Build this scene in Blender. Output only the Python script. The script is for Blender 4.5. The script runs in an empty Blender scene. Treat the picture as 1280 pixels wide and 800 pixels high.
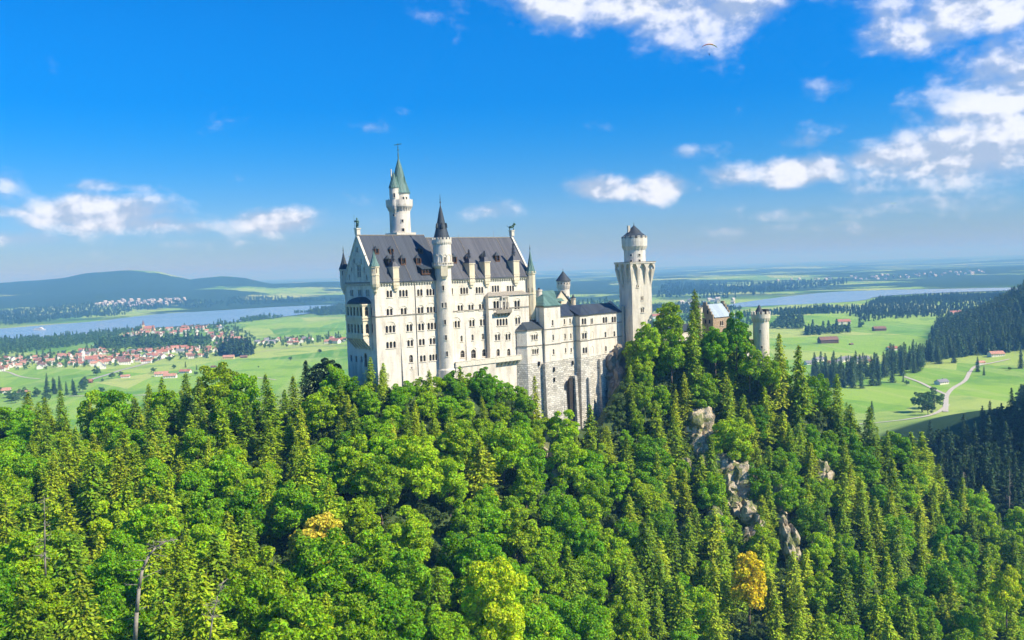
import bpy, bmesh, math, random
import numpy as np
from mathutils import Vector, Matrix, noise
from mathutils.geometry import tessellate_polygon, delaunay_2d_cdt

# ------------------------------------------------------------------ camera, sky, sun
SC = bpy.context.scene
COL = SC.collection
F = 1100.0                                    # focal length in pixels of a 1280 px wide picture
PITCH, ROLL = math.radians(3.3), math.radians(-2.0)
CAMR = (Matrix.Rotation(math.pi / 2 - PITCH, 3, 'X') @ Matrix.Rotation(ROLL, 3, 'Z'))
cd = bpy.data.cameras.new('camera')
cam = bpy.data.objects.new('camera', cd)
COL.objects.link(cam)
cam.matrix_world = CAMR.to_4x4()
cd.lens = 36 * F / 1280
cd.sensor_width = 36
cd.clip_start = 1
cd.clip_end = 120000
SC.camera = cam

SUN_EL = math.radians(43)
SUN_XY = Vector((0.92, -0.39)).normalized()
SUN = Vector((SUN_XY.x * math.cos(SUN_EL), SUN_XY.y * math.cos(SUN_EL), math.sin(SUN_EL)))
sd = bpy.data.lights.new('sun', 'SUN')
sd.energy = 5.0
sd.angle = math.radians(0.5)
sd.color = (1.0, 0.92, 0.76)
sun = bpy.data.objects.new('sun', sd)
COL.objects.link(sun)
sun.rotation_euler = SUN.to_track_quat('Z', 'Y').to_euler()

SC.view_settings.view_transform = 'Standard'
SC.view_settings.look = 'None'
SC.view_settings.gamma = 1
SC.view_settings.use_curve_mapping = False
SC.view_settings.exposure = 0.55
try:
    SC.cycles.use_denoising = True
    SC.cycles.max_bounces = 5
    SC.cycles.diffuse_bounces = 3
    SC.cycles.glossy_bounces = 2
    SC.cycles.transmission_bounces = 3
    SC.cycles.volume_bounces = 0
    SC.cycles.transparent_max_bounces = 8
    SC.cycles.use_adaptive_sampling = True
    SC.cycles.adaptive_threshold = 0.03
    SC.cycles.caustics_reflective = False
    SC.cycles.caustics_refractive = False
    SC.cycles.sample_clamp_indirect = 4
    SC.render.use_persistent_data = False
except Exception:
    pass


def ray(px, py):
    return CAMR @ Vector(((px - 640) / F, (400 - py) / F, -1))


def at(px, py, Y):
    d = ray(px, py)
    return d * (Y / d.y)


def atz(px, py, z):
    d = ray(px, py)
    return d * (z / d.z)


def proj(P):
    q = CAMR.transposed() @ Vector(P)
    return 640 - F * q.x / q.z, 400 + F * q.y / q.z


# ---- world: sky texture with soft cumulus by direction
W = bpy.data.worlds.new('World')
SC.world = W
W.use_nodes = True
wt = W.node_tree
wt.nodes.clear()


class G:
    """small helper to write node graphs"""
    def __init__(s, tree): s.t = tree
    def n(s, kind, **kw):
        nd = s.t.nodes.new(kind)
        for k, v in kw.items():
            setattr(nd, k, v)
        return nd
    def put(s, sock, v):
        if isinstance(v, bpy.types.NodeSocket): s.t.links.new(v, sock)
        else: sock.default_value = v
    def m(s, op, a, b=0.0, c=0.0, clamp=False):
        nd = s.n('ShaderNodeMath', operation=op, use_clamp=clamp)
        s.put(nd.inputs[0], a); s.put(nd.inputs[1], b)
        if op in ('MULTIPLY_ADD', 'SMOOTH_MIN', 'SMOOTH_MAX'): s.put(nd.inputs[2], c)
        return nd.outputs[0]
    def vm(s, op, a, b=(0, 0, 0), scale=None):
        nd = s.n('ShaderNodeVectorMath', operation=op)
        s.put(nd.inputs[0], a)
        if op == 'SCALE': s.put(nd.inputs['Scale'], scale)
        else: s.put(nd.inputs[1], b)
        return nd.outputs['Value'] if op in ('DOT_PRODUCT', 'LENGTH') else nd.outputs[0]
    def mix(s, f, a, b, mode='MIX'):
        nd = s.n('ShaderNodeMix', data_type='RGBA', blend_type=mode)
        s.put(nd.inputs[0], f)
        for i, v in ((6, a), (7, b)):
            if isinstance(v, tuple) and len(v) == 3: v = v + (1,)
            s.put(nd.inputs[i], v)
        return nd.outputs[2]
    def noise(s, vec, scale, detail=4, rough=0.5, dist=0.0):
        nd = s.n('ShaderNodeTexNoise')
        if vec is not None: s.put(nd.inputs['Vector'], vec)
        nd.inputs['Scale'].default_value = scale
        nd.inputs['Detail'].default_value = detail
        nd.inputs['Roughness'].default_value = rough
        nd.inputs['Distortion'].default_value = dist
        return nd.outputs[0]
    def ramp(s, v, stops, mode='LINEAR'):
        nd = s.n('ShaderNodeValToRGB')
        s.put(nd.inputs[0], v)
        e = nd.color_ramp.elements
        nd.color_ramp.interpolation = mode
        while len(e) < len(stops): e.new(0.5)
        for i, (p, c) in enumerate(stops):
            e[i].position = p
            e[i].color = c if len(c) == 4 else tuple(c) + (1,)
        return nd.outputs[0]
    def step(s, v, lo, hi):
        nd = s.n('ShaderNodeMapRange', interpolation_type='SMOOTHSTEP')
        s.put(nd.inputs[0], v)
        nd.inputs[1].default_value = lo; nd.inputs[2].default_value = hi
        return nd.outputs[0]
    def xyz(s, v):
        nd = s.n('ShaderNodeSeparateXYZ'); s.put(nd.inputs[0], v); return nd.outputs
    def vec(s, x, y, z):
        nd = s.n('ShaderNodeCombineXYZ')
        for i, v in enumerate((x, y, z)): s.put(nd.inputs[i], v)
        return nd.outputs[0]


g = G(wt)
sky = g.n('ShaderNodeTexSky', sky_type='NISHITA', sun_disc=False)
sky.sun_elevation = SUN_EL
sky.sun_rotation = math.atan2(SUN_XY.x, SUN_XY.y)
sky.altitude = 900
sky.air_density = 1.1
sky.dust_density = 0.6
sky.ozone_density = 2.5
hs = g.n('ShaderNodeHueSaturation')
hs.inputs['Saturation'].default_value = 1.75
g.put(hs.inputs['Color'], sky.outputs[0])
tc = g.n('ShaderNodeTexCoord')
d3 = tc.outputs['Generated']
dx, dy, dz = g.xyz(d3)[:3]
az = g.m('ARCTAN2', dx, dy)
el = g.m('ARCSINE', dz)
# the deep azure of a clear mountain sky: redder air only near the horizon
tint = g.mix(g.step(el, 0.02, 0.30), (0.44, 0.56, 0.95), (0.02, 1.0, 1.32))
blue = g.mix(1.0, hs.outputs[0], tint, 'MULTIPLY')
dirv = g.vec(az, g.m('MULTIPLY', el, 1.45), 0.0)
n1 = g.noise(dirv, 14.0, 9, 0.56, 0.12)
n2 = g.noise(g.vm('ADD', dirv, (0.007, 0.014, 0)), 14.0, 9, 0.56, 0.12)
nw = g.noise(dirv, 3.2, 3, 0.5)
# (px, py, rx, ry, strength)
CL = [(790, -12, 190, 40, 1.0), (880, 12, 90, 38, .95), (1150, 42, 75, 30, .75), (1235, 8, 110, 30, .95),
      (1262, 110, 85, 55, .95), (1180, 140, 110, 22, .45), (1070, 106, 70, 16, .42), (1215, 195, 100, 36, 1.1), (1290, 180, 60, 40, 1.0),
      (748, 237, 46, 16, 1.12), (826, 236, 40, 16, 1.15), (925, 220, 60, 15, .7), (998, 214, 62, 20, 1.12), (1092, 199, 42, 14, .9),
      (1130, 212, 80, 16, .62), (990, 181, 34, 14, .55), (850, 190, 60, 11, .48), (985, 268, 60, 9, .5),
      (122, 268, 68, 22, 1.2), (170, 280, 55, 14, 1.0), (232, 284, 34, 9, .62), (334, 277, 50, 16, 1.1), (15, 300, 70, 10, .7),
      (132, 233, 60, 10, .55), (20, 266, 80, 8, .55), (0, 228, 40, 18, .5), (606, 264, 46, 15, .58), (415, 278, 50, 12, .45),
      (1150, 252, 200, 14, .46), (720, 262, 130, 12, .30), (930, 290, 160, 10, .36), (260, 305, 90, 8, .3), (1080, 235, 120, 12, .4), (450, 160, 30, 14, .38), (690, 38, 30, 12, .36)]
tot = None
for (px, py, rx, ry, st) in CL:
    d = ray(px, py).normalized()
    a0, e0 = math.atan2(d.x, d.y), math.asin(d.z)
    u_ = g.m('MULTIPLY_ADD', az, F / rx, -a0 * F / rx)
    v_ = g.m('MULTIPLY_ADD', el, F / ry, -e0 * F / ry)
    r2 = g.m('MULTIPLY_ADD', u_, u_, g.m('MULTIPLY', v_, v_))
    b = g.m('MULTIPLY', g.m('EXPONENT', g.m('MULTIPLY', r2, -0.8)), st)
    tot = b if tot is None else g.m('MAXIMUM', tot, b)
wide = g.m('MULTIPLY', g.step(nw, 0.52, 0.8), 0.05)
dens = g.m('ADD', g.m('MULTIPLY_ADD', tot, 0.62, wide), g.m('MULTIPLY_ADD', n1, 1.15, -0.575))
cov = g.m('MULTIPLY', g.step(dens, 0.14, 0.58), 0.84)
lit = g.step(g.m('ADD', g.m('MULTIPLY_ADD', g.m('SUBTRACT', n1, n2), 4.6, 0.24), g.m('MULTIPLY', dens, 0.55)), 0.15, 0.95)
ccol = g.mix(lit, (3.6, 4.3, 5.6), (8.0, 8.1, 8.6))
skyc = g.mix(cov, blue, ccol)
bg = g.n('ShaderNodeBackground')
g.put(bg.inputs[0], skyc)
bg.inputs[1].default_value = 0.095
wo = g.n('ShaderNodeOutputWorld')
wt.links.new(bg.outputs[0], wo.inputs[0])
try:
    W.cycles.sampling_method = 'MANUAL'
    W.cycles.sample_map_resolution = 256
except Exception:
    pass


# ------------------------------------------------------------------ helpers
def tag(o, label=None, cat=None, group=None, kind=None):
    if label: o['label'] = label
    if cat: o['category'] = cat
    if group: o['group'] = group
    if kind: o['kind'] = kind
    return o


def root(name, loc, label, cat, group=None):
    o = bpy.data.objects.new(name, None)
    COL.objects.link(o)
    o.location = loc
    o.empty_display_size = 1
    return tag(o, label, cat, group)


def np_mesh(name, V, Q, mats, midx=None, smooth=False):
    V = np.asarray(V, np.float32); Q = np.asarray(Q, np.int32)
    me = bpy.data.meshes.new(name)
    k = Q.shape[1]
    me.vertices.add(len(V)); me.vertices.foreach_set('co', V.ravel())
    me.loops.add(len(Q) * k); me.loops.foreach_set('vertex_index', Q.ravel())
    me.polygons.add(len(Q))
    me.polygons.foreach_set('loop_start', np.arange(0, len(Q) * k, k, dtype=np.int32))
    me.polygons.foreach_set('loop_total', np.full(len(Q), k, np.int32))
    for m in (mats if isinstance(mats, (list, tuple)) else [mats]): me.materials.append(m)
    if midx is not None: me.polygons.foreach_set('material_index', np.asarray(midx, np.int32))
    me.polygons.foreach_set('use_smooth', np.full(len(Q), bool(smooth)))
    me.update(calc_edges=True)
    return me


def world_origin(parent):
    v = Vector((0, 0, 0))
    while parent is not None:
        v += parent.location
        parent = parent.parent
    return v


def fill_holes(loops):
    """triangles of a polygon with holes; returns (points, triangles)"""
    pts = [Vector(q) for lp in loops for q in lp]
    ed = []; b = 0
    for lp in loops:
        k = len(lp); ed += [(b + i, b + (i + 1) % k) for i in range(k)]; b += k
    vs, _, fs, *_r = delaunay_2d_cdt(pts, ed, [], 0, 1e-5)

    def ins(p, poly):
        c = False; j = len(poly) - 1
        for i in range(len(poly)):
            if (poly[i][1] > p[1]) != (poly[j][1] > p[1]) and p[0] < (poly[j][0] - poly[i][0]) * (p[1] - poly[i][1]) / (poly[j][1] - poly[i][1]) + poly[i][0]: c = not c
            j = i
        return c
    out = []
    for f in fs:
        m_ = (vs[f[0]] + vs[f[1]] + vs[f[2]]) / 3
        if ins(m_, loops[0]) and not any(ins(m_, h) for h in loops[1:]): out.append(tuple(f))
    return vs, out


class MB:
    """collects shapes in world coordinates and links them as one mesh object"""
    def __init__(s): s.v = []; s.f = []; s.m = []; s.cur = 0; s.sm = []; s.smooth = False
    def add(s, vs, fs):
        b = len(s.v)
        s.v += [tuple(v) for v in vs]
        for f in fs:
            s.f.append([b + i for i in f]); s.m.append(s.cur); s.sm.append(s.smooth)
    def hexa(s, p):      # 8 points: bottom 4 ccw, top 4
        s.add(p, [(3, 2, 1, 0), (4, 5, 6, 7), (0, 1, 5, 4), (1, 2, 6, 5), (2, 3, 7, 6), (3, 0, 4, 7)])
    def box(s, o, d, n, a0, a1, t0, t1, z0, z1):   # along d, out along n
        P = lambda a, t, z: (o[0] + d[0] * a + n[0] * t, o[1] + d[1] * a + n[1] * t, z)
        s.hexa([P(a0, t1, z0), P(a1, t1, z0), P(a1, t0, z0), P(a0, t0, z0),
                P(a0, t1, z1), P(a1, t1, z1), P(a1, t0, z1), P(a0, t0, z1)])
    def prism(s, pts, z0, z1, top=None):            # pts ccw xy; top: scale about the middle
        n = len(pts)
        cx = sum(p[0] for p in pts) / n; cy = sum(p[1] for p in pts) / n
        k = 1.0 if top is None else top
        tp = [(cx + (p[0] - cx) * k, cy + (p[1] - cy) * k, z1) for p in pts]
        s.add([(p[0], p[1], z0) for p in pts] + tp,
              [tuple(reversed(range(n))), tuple(range(n, 2 * n))] + [(i, (i + 1) % n, n + (i + 1) % n, n + i) for i in range(n)])
    def lathe(s, c, prof, seg=24, ph=0.0, a0=0, a1=2 * math.pi):
        full = abs(a1 - a0 - 2 * math.pi) < 1e-6
        cols = seg if full else seg + 1
        vs = []
        for r, z in prof:
            for i in range(cols):
                a = ph + a0 + (a1 - a0) * i / seg
                vs.append((c[0] + r * math.cos(a), c[1] + r * math.sin(a), z))
        fs = []
        for j in range(len(prof) - 1):
            for i in range(seg):
                i2 = (i + 1) % cols
                fs.append((j * cols + i, j * cols + i2, (j + 1) * cols + i2, (j + 1) * cols + i))
        s.add(vs, fs)
    def tube(s, p0, p1, r0, r1, seg=6):
        p0 = Vector(p0); p1 = Vector(p1)
        ax = (p1 - p0).normalized()
        u = ax.orthogonal().normalized(); w = ax.cross(u)
        vs = [p0 + (u * math.cos(2 * math.pi * i / seg) + w * math.sin(2 * math.pi * i / seg)) * r0 for i in range(seg)]
        vs += [p1 + (u * math.cos(2 * math.pi * i / seg) + w * math.sin(2 * math.pi * i / seg)) * r1 for i in range(seg)]
        s.add(vs, [(i, (i + 1) % seg, seg + (i + 1) % seg, seg + i) for i in range(seg)] + [tuple(range(seg - 1, -1, -1)), tuple(range(seg, 2 * seg))])
    def ball(s, c, r, seg=8, sz=1.0):
        prof = [(r * math.sin(math.pi * k / seg) + 1e-4, c[2] - r * sz * math.cos(math.pi * k / seg)) for k in range(seg + 1)]
        s.lathe(c, prof, seg)
    def link(s, name, mats, parent=None, local=True):
        o0 = world_origin(parent) if (parent is not None and local) else Vector((0, 0, 0))
        me = bpy.data.meshes.new(name)
        me.from_pydata([(v[0] - o0.x, v[1] - o0.y, v[2] - o0.z) for v in s.v], [], s.f)
        for m in (mats if isinstance(mats, (list, tuple)) else [mats]): me.materials.append(m)
        me.polygons.foreach_set('material_index', s.m)
        me.polygons.foreach_set('use_smooth', s.sm)
        me.update()
        o = bpy.data.objects.new(name, me)
        COL.objects.link(o)
        if parent is not None: o.parent = parent
        return o


# ------------------------------------------------------------------ materials
def new_mat(name):
    m = bpy.data.materials.new(name)
    m.use_nodes = True
    t = m.node_tree
    b = t.nodes['Principled BSDF']
    return m, G(t), b


def pos(g):
    return g.n('ShaderNodeNewGeometry').outputs['Position']


def bump(g, b, h, strength, dist=1.0):
    nd = g.n('ShaderNodeBump')
    nd.inputs['Strength'].default_value = strength
    nd.inputs['Distance'].default_value = dist
    g.put(nd.inputs['Height'], h)
    g.put(b.inputs['Normal'], nd.outputs[0])


UX = Vector((math.sin(math.radians(51)), math.cos(math.radians(51)), 0))     # along the palace front
NX = Vector((UX.y, -UX.x, 0))                                                  # out of the palace front


def wall_mat(name, c1, c2, line=0.12, course=0.55):
    m, g, b = new_mat(name)
    P = pos(g)
    s_ = g.m('ADD', g.vm('DOT_PRODUCT', P, tuple(UX)), g.vm('DOT_PRODUCT', P, tuple(NX)))
    z = g.xyz(P)[2]
    v = g.vec(s_, z, 0.0)
    br = g.n('ShaderNodeTexBrick')
    g.put(br.inputs['Vector'], v)
    br.inputs['Scale'].default_value = 1.0
    br.inputs['Brick Width'].default_value = course * 2.3
    br.inputs['Row Height'].default_value = course
    br.inputs['Mortar Size'].default_value = 0.02
    br.inputs['Color1'].default_value = (1, 1, 1, 1)
    br.inputs['Color2'].default_value = (0.88, 0.88, 0.88, 1)
    br.inputs['Mortar'].default_value = (1 - line * 2.5,) * 3 + (1,)
    dirt = g.noise(g.vec(g.m('MULTIPLY', s_, 1.0), g.m('MULTIPLY', z, 0.18), 0.0), 0.55, 6, 0.62)
    spot = g.noise(P, 0.9, 5, 0.6)
    base = g.mix(g.step(dirt, 0.40, 0.70), c1, c2)
    base = g.mix(g.m('MULTIPLY', g.step(spot, 0.5, 0.85), 0.35), base, (c2[0] * .8, c2[1] * .78, c2[2] * .72))
    col = g.mix(line * 2.0, base, g.mix(1.0, base, br.outputs[0], 'MULTIPLY'))
    g.put(b.inputs['Base Color'], col)
    b.inputs['Roughness'].default_value = 0.9
    b.inputs['Specular IOR Level'].default_value = 0.15
    bump(g, b, g.noise(P, 2.2, 5, 0.6), 0.12, 0.2)
    return m


def stone_mat(name, c1, c2, mortar, w=1.1, h=0.55):
    m, g, b = new_mat(name)
    P = pos(g)
    s_ = g.m('ADD', g.vm('DOT_PRODUCT', P, tuple(UX)), g.vm('DOT_PRODUCT', P, tuple(NX)))
    z = g.xyz(P)[2]
    j = g.noise(P, 0.8, 3, 0.5)
    v = g.vec(g.m('MULTIPLY_ADD', j, 0.5, s_), g.m('MULTIPLY_ADD', j, 0.22, z), 0.0)
    br = g.n('ShaderNodeTexBrick')
    g.put(br.inputs['Vector'], v)
    br.inputs['Scale'].default_value = 1.0
    br.inputs['Brick Width'].default_value = w
    br.inputs['Row Height'].default_value = h
    br.inputs['Mortar Size'].default_value = 0.05
    br.inputs['Mortar Smooth'].default_value = 0.3
    for k, c in (('Color1', c1), ('Color2', c2), ('Mortar', mortar)): br.inputs[k].default_value = c + (1,)
    sp = g.noise(P, 1.7, 5, 0.65)
    col = g.mix(g.step(sp, 0.45, 0.75), br.outputs[0], tuple(x * 0.6 for x in c2))
    big = g.noise(P, 0.12, 3, 0.5)
    col = g.mix(g.m('MULTIPLY', g.step(big, 0.45, 0.7), 0.35), col, c1)
    g.put(b.inputs['Base Color'], col)
    b.inputs['Roughness'].default_value = 0.95
    bump(g, b, g.m('ADD', br.outputs['Fac'], g.m('MULTIPLY', sp, -1.0)), 0.55, -0.15)
    return m


def roof_mat(name, c1, c2, seam=0.62, axis=UX):
    m, g, b = new_mat(name)
    P = pos(g)
    s_ = g.vm('DOT_PRODUCT', P, tuple(axis))
    fr = g.m('FRACT', g.m('DIVIDE', s_, seam))
    st = g.m('MINIMUM', g.m('DIVIDE', fr, 0.16), g.m('DIVIDE', g.m('SUBTRACT', 1.0, fr), 0.16), clamp=True)
    nz = g.noise(g.vec(s_, g.m('MULTIPLY', g.xyz(P)[2], 0.25), 0.0), 1.4, 5, 0.6)
    pan = g.n('ShaderNodeTexWhiteNoise', noise_dimensions='1D')
    g.put(pan.inputs['W'], g.m('FLOOR', g.m('DIVIDE', s_, seam)))
    f = g.m('MULTIPLY_ADD', pan.outputs[0], 0.5, g.m('MULTIPLY', nz, 0.7))
    col = g.mix(g.step(f, 0.25, 0.95), c1, c2)
    col = g.mix(g.m('MULTIPLY', g.m('SUBTRACT', 1.0, st), 0.42), col, tuple(min(1, x * 2.3 + 0.03) for x in c2))
    g.put(b.inputs['Base Color'], col)
    b.inputs['Roughness'].default_value = 0.55
    b.inputs['Specular IOR Level'].default_value = 0.35
    bump(g, b, st, 0.5, -0.08)
    return m


def plain(name, c, rough=0.7, var=0.25, scale=1.5, metal=0.0, spec=0.3):
    m, g, b = new_mat(name)
    nz = g.noise(pos(g), scale, 5, 0.6)
    k = 1 - var
    col = g.mix(g.step(nz, 0.3, 0.75), tuple(min(1, x * (1 + var)) for x in c), tuple(x * k for x in c))
    g.put(b.inputs['Base Color'], col)
    b.inputs['Roughness'].default_value = rough
    b.inputs['Metallic'].default_value = metal
    b.inputs['Specular IOR Level'].default_value = spec
    return m


def leaf_mat(name, stops, trans=0.32, rough=0.6):
    m, g, b = new_mat(name)
    t = m.node_tree
    oi = g.n('ShaderNodeObjectInfo').outputs['Random']
    geo = g.n('ShaderNodeNewGeometry')
    ri = geo.outputs['Random Per Island']
    tcn = g.n('ShaderNodeTexCoord').outputs['Object']
    cl = g.noise(tcn, 0.45, 2, 0.5)
    base = g.ramp(oi, stops)
    h = g.n('ShaderNodeHueSaturation')
    g.put(h.inputs['Hue'], g.m('MULTIPLY_ADD', ri, 0.05, g.m('MULTIPLY_ADD', cl, 0.05, 0.450)))
    g.put(h.inputs['Value'], g.m('MULTIPLY_ADD', g.m('FRACT', g.m('MULTIPLY', ri, 7.31)), 1.1, g.m('MULTIPLY_ADD', g.m('FRACT', g.m('MULTIPLY', oi, 13.7)), 0.32, g.m('MULTIPLY_ADD', g.noise(tcn, 0.07, 2, 0.5), 0.8, -0.08))))
    h.inputs['Saturation'].default_value = 1.0
    g.put(h.inputs['Color'], base)
    g.put(b.inputs['Base Color'], h.outputs[0])
    b.inputs['Roughness'].default_value = rough
    b.inputs['Specular IOR Level'].default_value = 0.25
    tr = g.n('ShaderNodeBsdfTranslucent')
    g.put(tr.inputs[0], g.mix(1.0, h.outputs[0], (1.25, 1.15, 0.45), 'MULTIPLY'))
    mx = g.n('ShaderNodeMixShader')
    mx.inputs[0].default_value = trans
    t.links.new(b.outputs[0], mx.inputs[1]); t.links.new(tr.outputs[0], mx.inputs[2])
    t.links.new(mx.outputs[0], t.nodes['Material Output'].inputs['Surface'])
    return m


M = {}
M['plaster'] = wall_mat('limestone_plaster', (0.81, 0.745, 0.625), (0.59, 0.53, 0.43), 0.26)
M['cream'] = wall_mat('yellow_limestone', (0.76, 0.67, 0.48), (0.62, 0.52, 0.35), 0.12)
M['grey_wall'] = wall_mat('tower_limestone', (0.78, 0.705, 0.57), (0.58, 0.51, 0.40), 0.24, 0.6)
M['trim'] = plain('carved_limestone', (0.66, 0.60, 0.48), 0.85, 0.2, 2)
M['string'] = plain('weathered_string_course', (0.28, 0.25, 0.20), 0.9, 0.25, 2)
M['stone'] = stone_mat('rough_ashlar', (0.78, 0.735, 0.63), (0.44, 0.41, 0.34), (0.09, 0.08, 0.065), 1.5, 0.75)
M['roof'] = roof_mat('slate_blue_metal_roof', (0.018, 0.027, 0.042), (0.038, 0.051, 0.070))
M['roof_grey'] = roof_mat('weathered_grey_metal_roof', (0.040, 0.043, 0.054), (0.080, 0.083, 0.095))
M['spire'] = plain('dark_slate_spire', (0.040, 0.052, 0.062), 0.6, 0.35, 2.5)
M['copper'] = roof_mat('green_copper', (0.045, 0.105, 0.09), (0.12, 0.22, 0.185), 0.5)
M['bronze'] = plain('green_bronze', (0.08, 0.16, 0.12), 0.5, 0.3, 3, 0.3)
M['brick'] = stone_mat('red_gatehouse_brick', (0.55, 0.40, 0.24), (0.45, 0.31, 0.18), (0.3, 0.24, 0.2), 0.6, 0.3)
M['brown_stone'] = stone_mat('brown_gable_stone', (0.54, 0.42, 0.25), (0.40, 0.31, 0.19), (0.12, 0.09, 0.07), 0.7, 0.4)
M['iron'] = plain('dark_iron', (0.05, 0.055, 0.05), 0.6, 0.2)
M['wood'] = plain('dark_brown_wood', (0.10, 0.05, 0.025), 0.7, 0.3)
M['bark'] = plain('grey_brown_bark', (0.13, 0.10, 0.075), 0.9, 0.35, 2)
M['dead'] = plain('bleached_dead_wood', (0.27, 0.235, 0.18), 0.9, 0.3, 2)
m, g, b = new_mat('window_glass')
b.inputs['Base Color'].default_value = (0.018, 0.016, 0.015, 1)
b.inputs['Roughness'].default_value = 0.12
b.inputs['Specular IOR Level'].default_value = 0.5
M['glass'] = m

# ------------------------------------------------------------------ ground of the valley: one sheet to the horizon
GZ = -150.0
rs = np.random.RandomState(7)


def sstep(x, a, b):
    t = np.clip((x - a) / (b - a), 0, 1)
    return t * t * (3 - 2 * t)


WAV = [(rs.uniform(0, 6.28), rs.uniform(0, 6.28), rs.uniform(0.7, 1.4)) for _ in range(14)]


def wavy(X, Y, L):
    z = 0
    for i, (a, ph, k) in enumerate(WAV):
        w = 6.28 / (L * (0.35 + 0.16 * i))
        z = z + np.sin(w * (X * math.cos(a) + Y * math.sin(a)) + ph) * (0.35 + 0.16 * i) * 0.22
    return z


def g1(x, c, s): return np.exp(-((x - c) / s) ** 2)


def ground_h(X, Y):
    X = np.asarray(X, float); Y = np.asarray(Y, float)
    D = np.maximum(Y, 1.0)
    p = 640 + F * X / D
    z = np.full(X.shape, GZ)
    shore = np.interp(p, [-400, 0, 118, 202, 336, 430, 600], [3100, 3300, 3640, 4300, 4700, 4850, 5200])
    prof = np.interp(p, [-500, -200, 0, 44, 111, 168, 201, 240, 279, 310, 343, 430, 600, 760, 1500],
                     [120, 140, 140, 150, 188, 196, 190, 132, 156, 146, 92, 74, 60, 40, 40])
    rise = sstep(D, shore * 1.02, 7200)
    z = z + (Y > 0) * prof * rise ** 1.25 * (1 - 0.65 * sstep(D, 7800, 11000)) * np.where(p < 700, 1, 0.3)
    z = z + (Y > 0) * (p < 700) * prof * rise * .10 * wavy(X, Y, 1100)
    z = z + (Y > 0) * sstep(D, 4500, 7000) * (np.maximum(wavy(X, Y, 2600), -1.0) + 1.0) * 13
    # low hill on the left shore where the far village lies
    z = z + (Y > 0) * 26 * g1(p, 250, 120) * g1(D, 5600, 500)
    # wooded ridge this side of the right-hand lake
    z = z + 12 * g1(X, 1500, 520) * g1(Y, 2600, 300)
    z = z + 14 * g1(X, 700, 260) * g1(Y, 2150, 160)
    # steep wooded hillside at the right
    z = z + 155 * sstep(X - 0.464 * (Y - 1300), 596, 1000) * g1(Y, 1560, 250)
    # shaded valley side at the right and an unseen mountain foot beyond the frame, put in to shade it
    z = z + 42 * sstep(X - 0.2 * (Y - 560), 170, 330) * g1(Y, 575, 150)
    z = z + 450 * sstep(X + 0.1 * (Y - 460), 365 + 45 * sstep(Y, 520, 700), 690) * g1(Y, 370, 180)
    return z + wavy(X, Y, 120) * 0.5


AZ = np.tan(np.radians(np.concatenate([np.linspace(-72, -36, 30)[:-1], np.linspace(-36, 36, 420), np.linspace(36, 72, 40)[1:]])))
DD = np.concatenate([np.linspace(40, 300, 14)[:-1], np.exp(np.linspace(math.log(300), math.log(38000), 330))])
gx = AZ[None, :] * DD[:, None]
gy = np.repeat(DD[:, None], len(AZ), 1)
gz = ground_h(gx, gy)


def grid_quads(nr, nc):
    i = np.arange(nr - 1)[:, None] * nc + np.arange(nc - 1)[None, :]
    return np.stack([i, i + 1, i + 1 + nc, i + nc], -1).reshape(-1, 4)


m, g, b = new_mat('valley_ground')
P = pos(g)
X_, Y_, Z_ = g.xyz(P)[:3]
flat = g.vec(X_, Y_, 0.0)
warp = g.vm('ADD', flat, g.vm('SCALE', g.n('ShaderNodeTexNoise').outputs[1], scale=60.0))
vo = g.n('ShaderNodeTexVoronoi')
g.put(vo.inputs['Vector'], g.vec(g.m('MULTIPLY_ADD', X_, 0.8, g.m('MULTIPLY', Y_, 0.30)), g.m('MULTIPLY_ADD', Y_, 0.55, g.m('MULTIPLY', X_, -0.35)), 0.0))
vo.inputs['Scale'].default_value = 1 / 210.0
cellv = g.xyz(vo.outputs['Color'])[0]
cell2 = g.xyz(vo.outputs['Color'])[1]
fields = g.ramp(cellv, [(0.0, (0.095, 0.26, 0.026)), (0.35, (0.235, 0.41, 0.050)), (0.62, (0.29, 0.44, 0.065)), (0.85, (0.42, 0.48, 0.13)), (1.0, (0.16, 0.35, 0.05))])
streak = g.noise(g.vec(g.m('MULTIPLY_ADD', X_, 0.4, g.m('MULTIPLY', Y_, 0.06)), g.m('MULTIPLY_ADD', Y_, 0.02, g.m('MULTIPLY', X_, -0.01)), 0.0), 0.16, 4, 0.6)
fields = g.mix(g.m('MULTIPLY', g.step(streak, 0.45, 0.65), 0.5), fields, (0.36, 0.46, 0.13))
patchn = g.noise(flat, 0.012, 6, 0.6)
fields = g.mix(g.m('MULTIPLY', g.step(patchn, 0.50, 0.66), 0.55), fields, (0.085, 0.235, 0.04))
fine = g.noise(flat, 0.35, 5, 0.65)
fields = g.mix(g.m('MULTIPLY', g.step(fine, 0.5, 0.75), 0.22), fields, (0.10, 0.24, 0.04))
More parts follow.
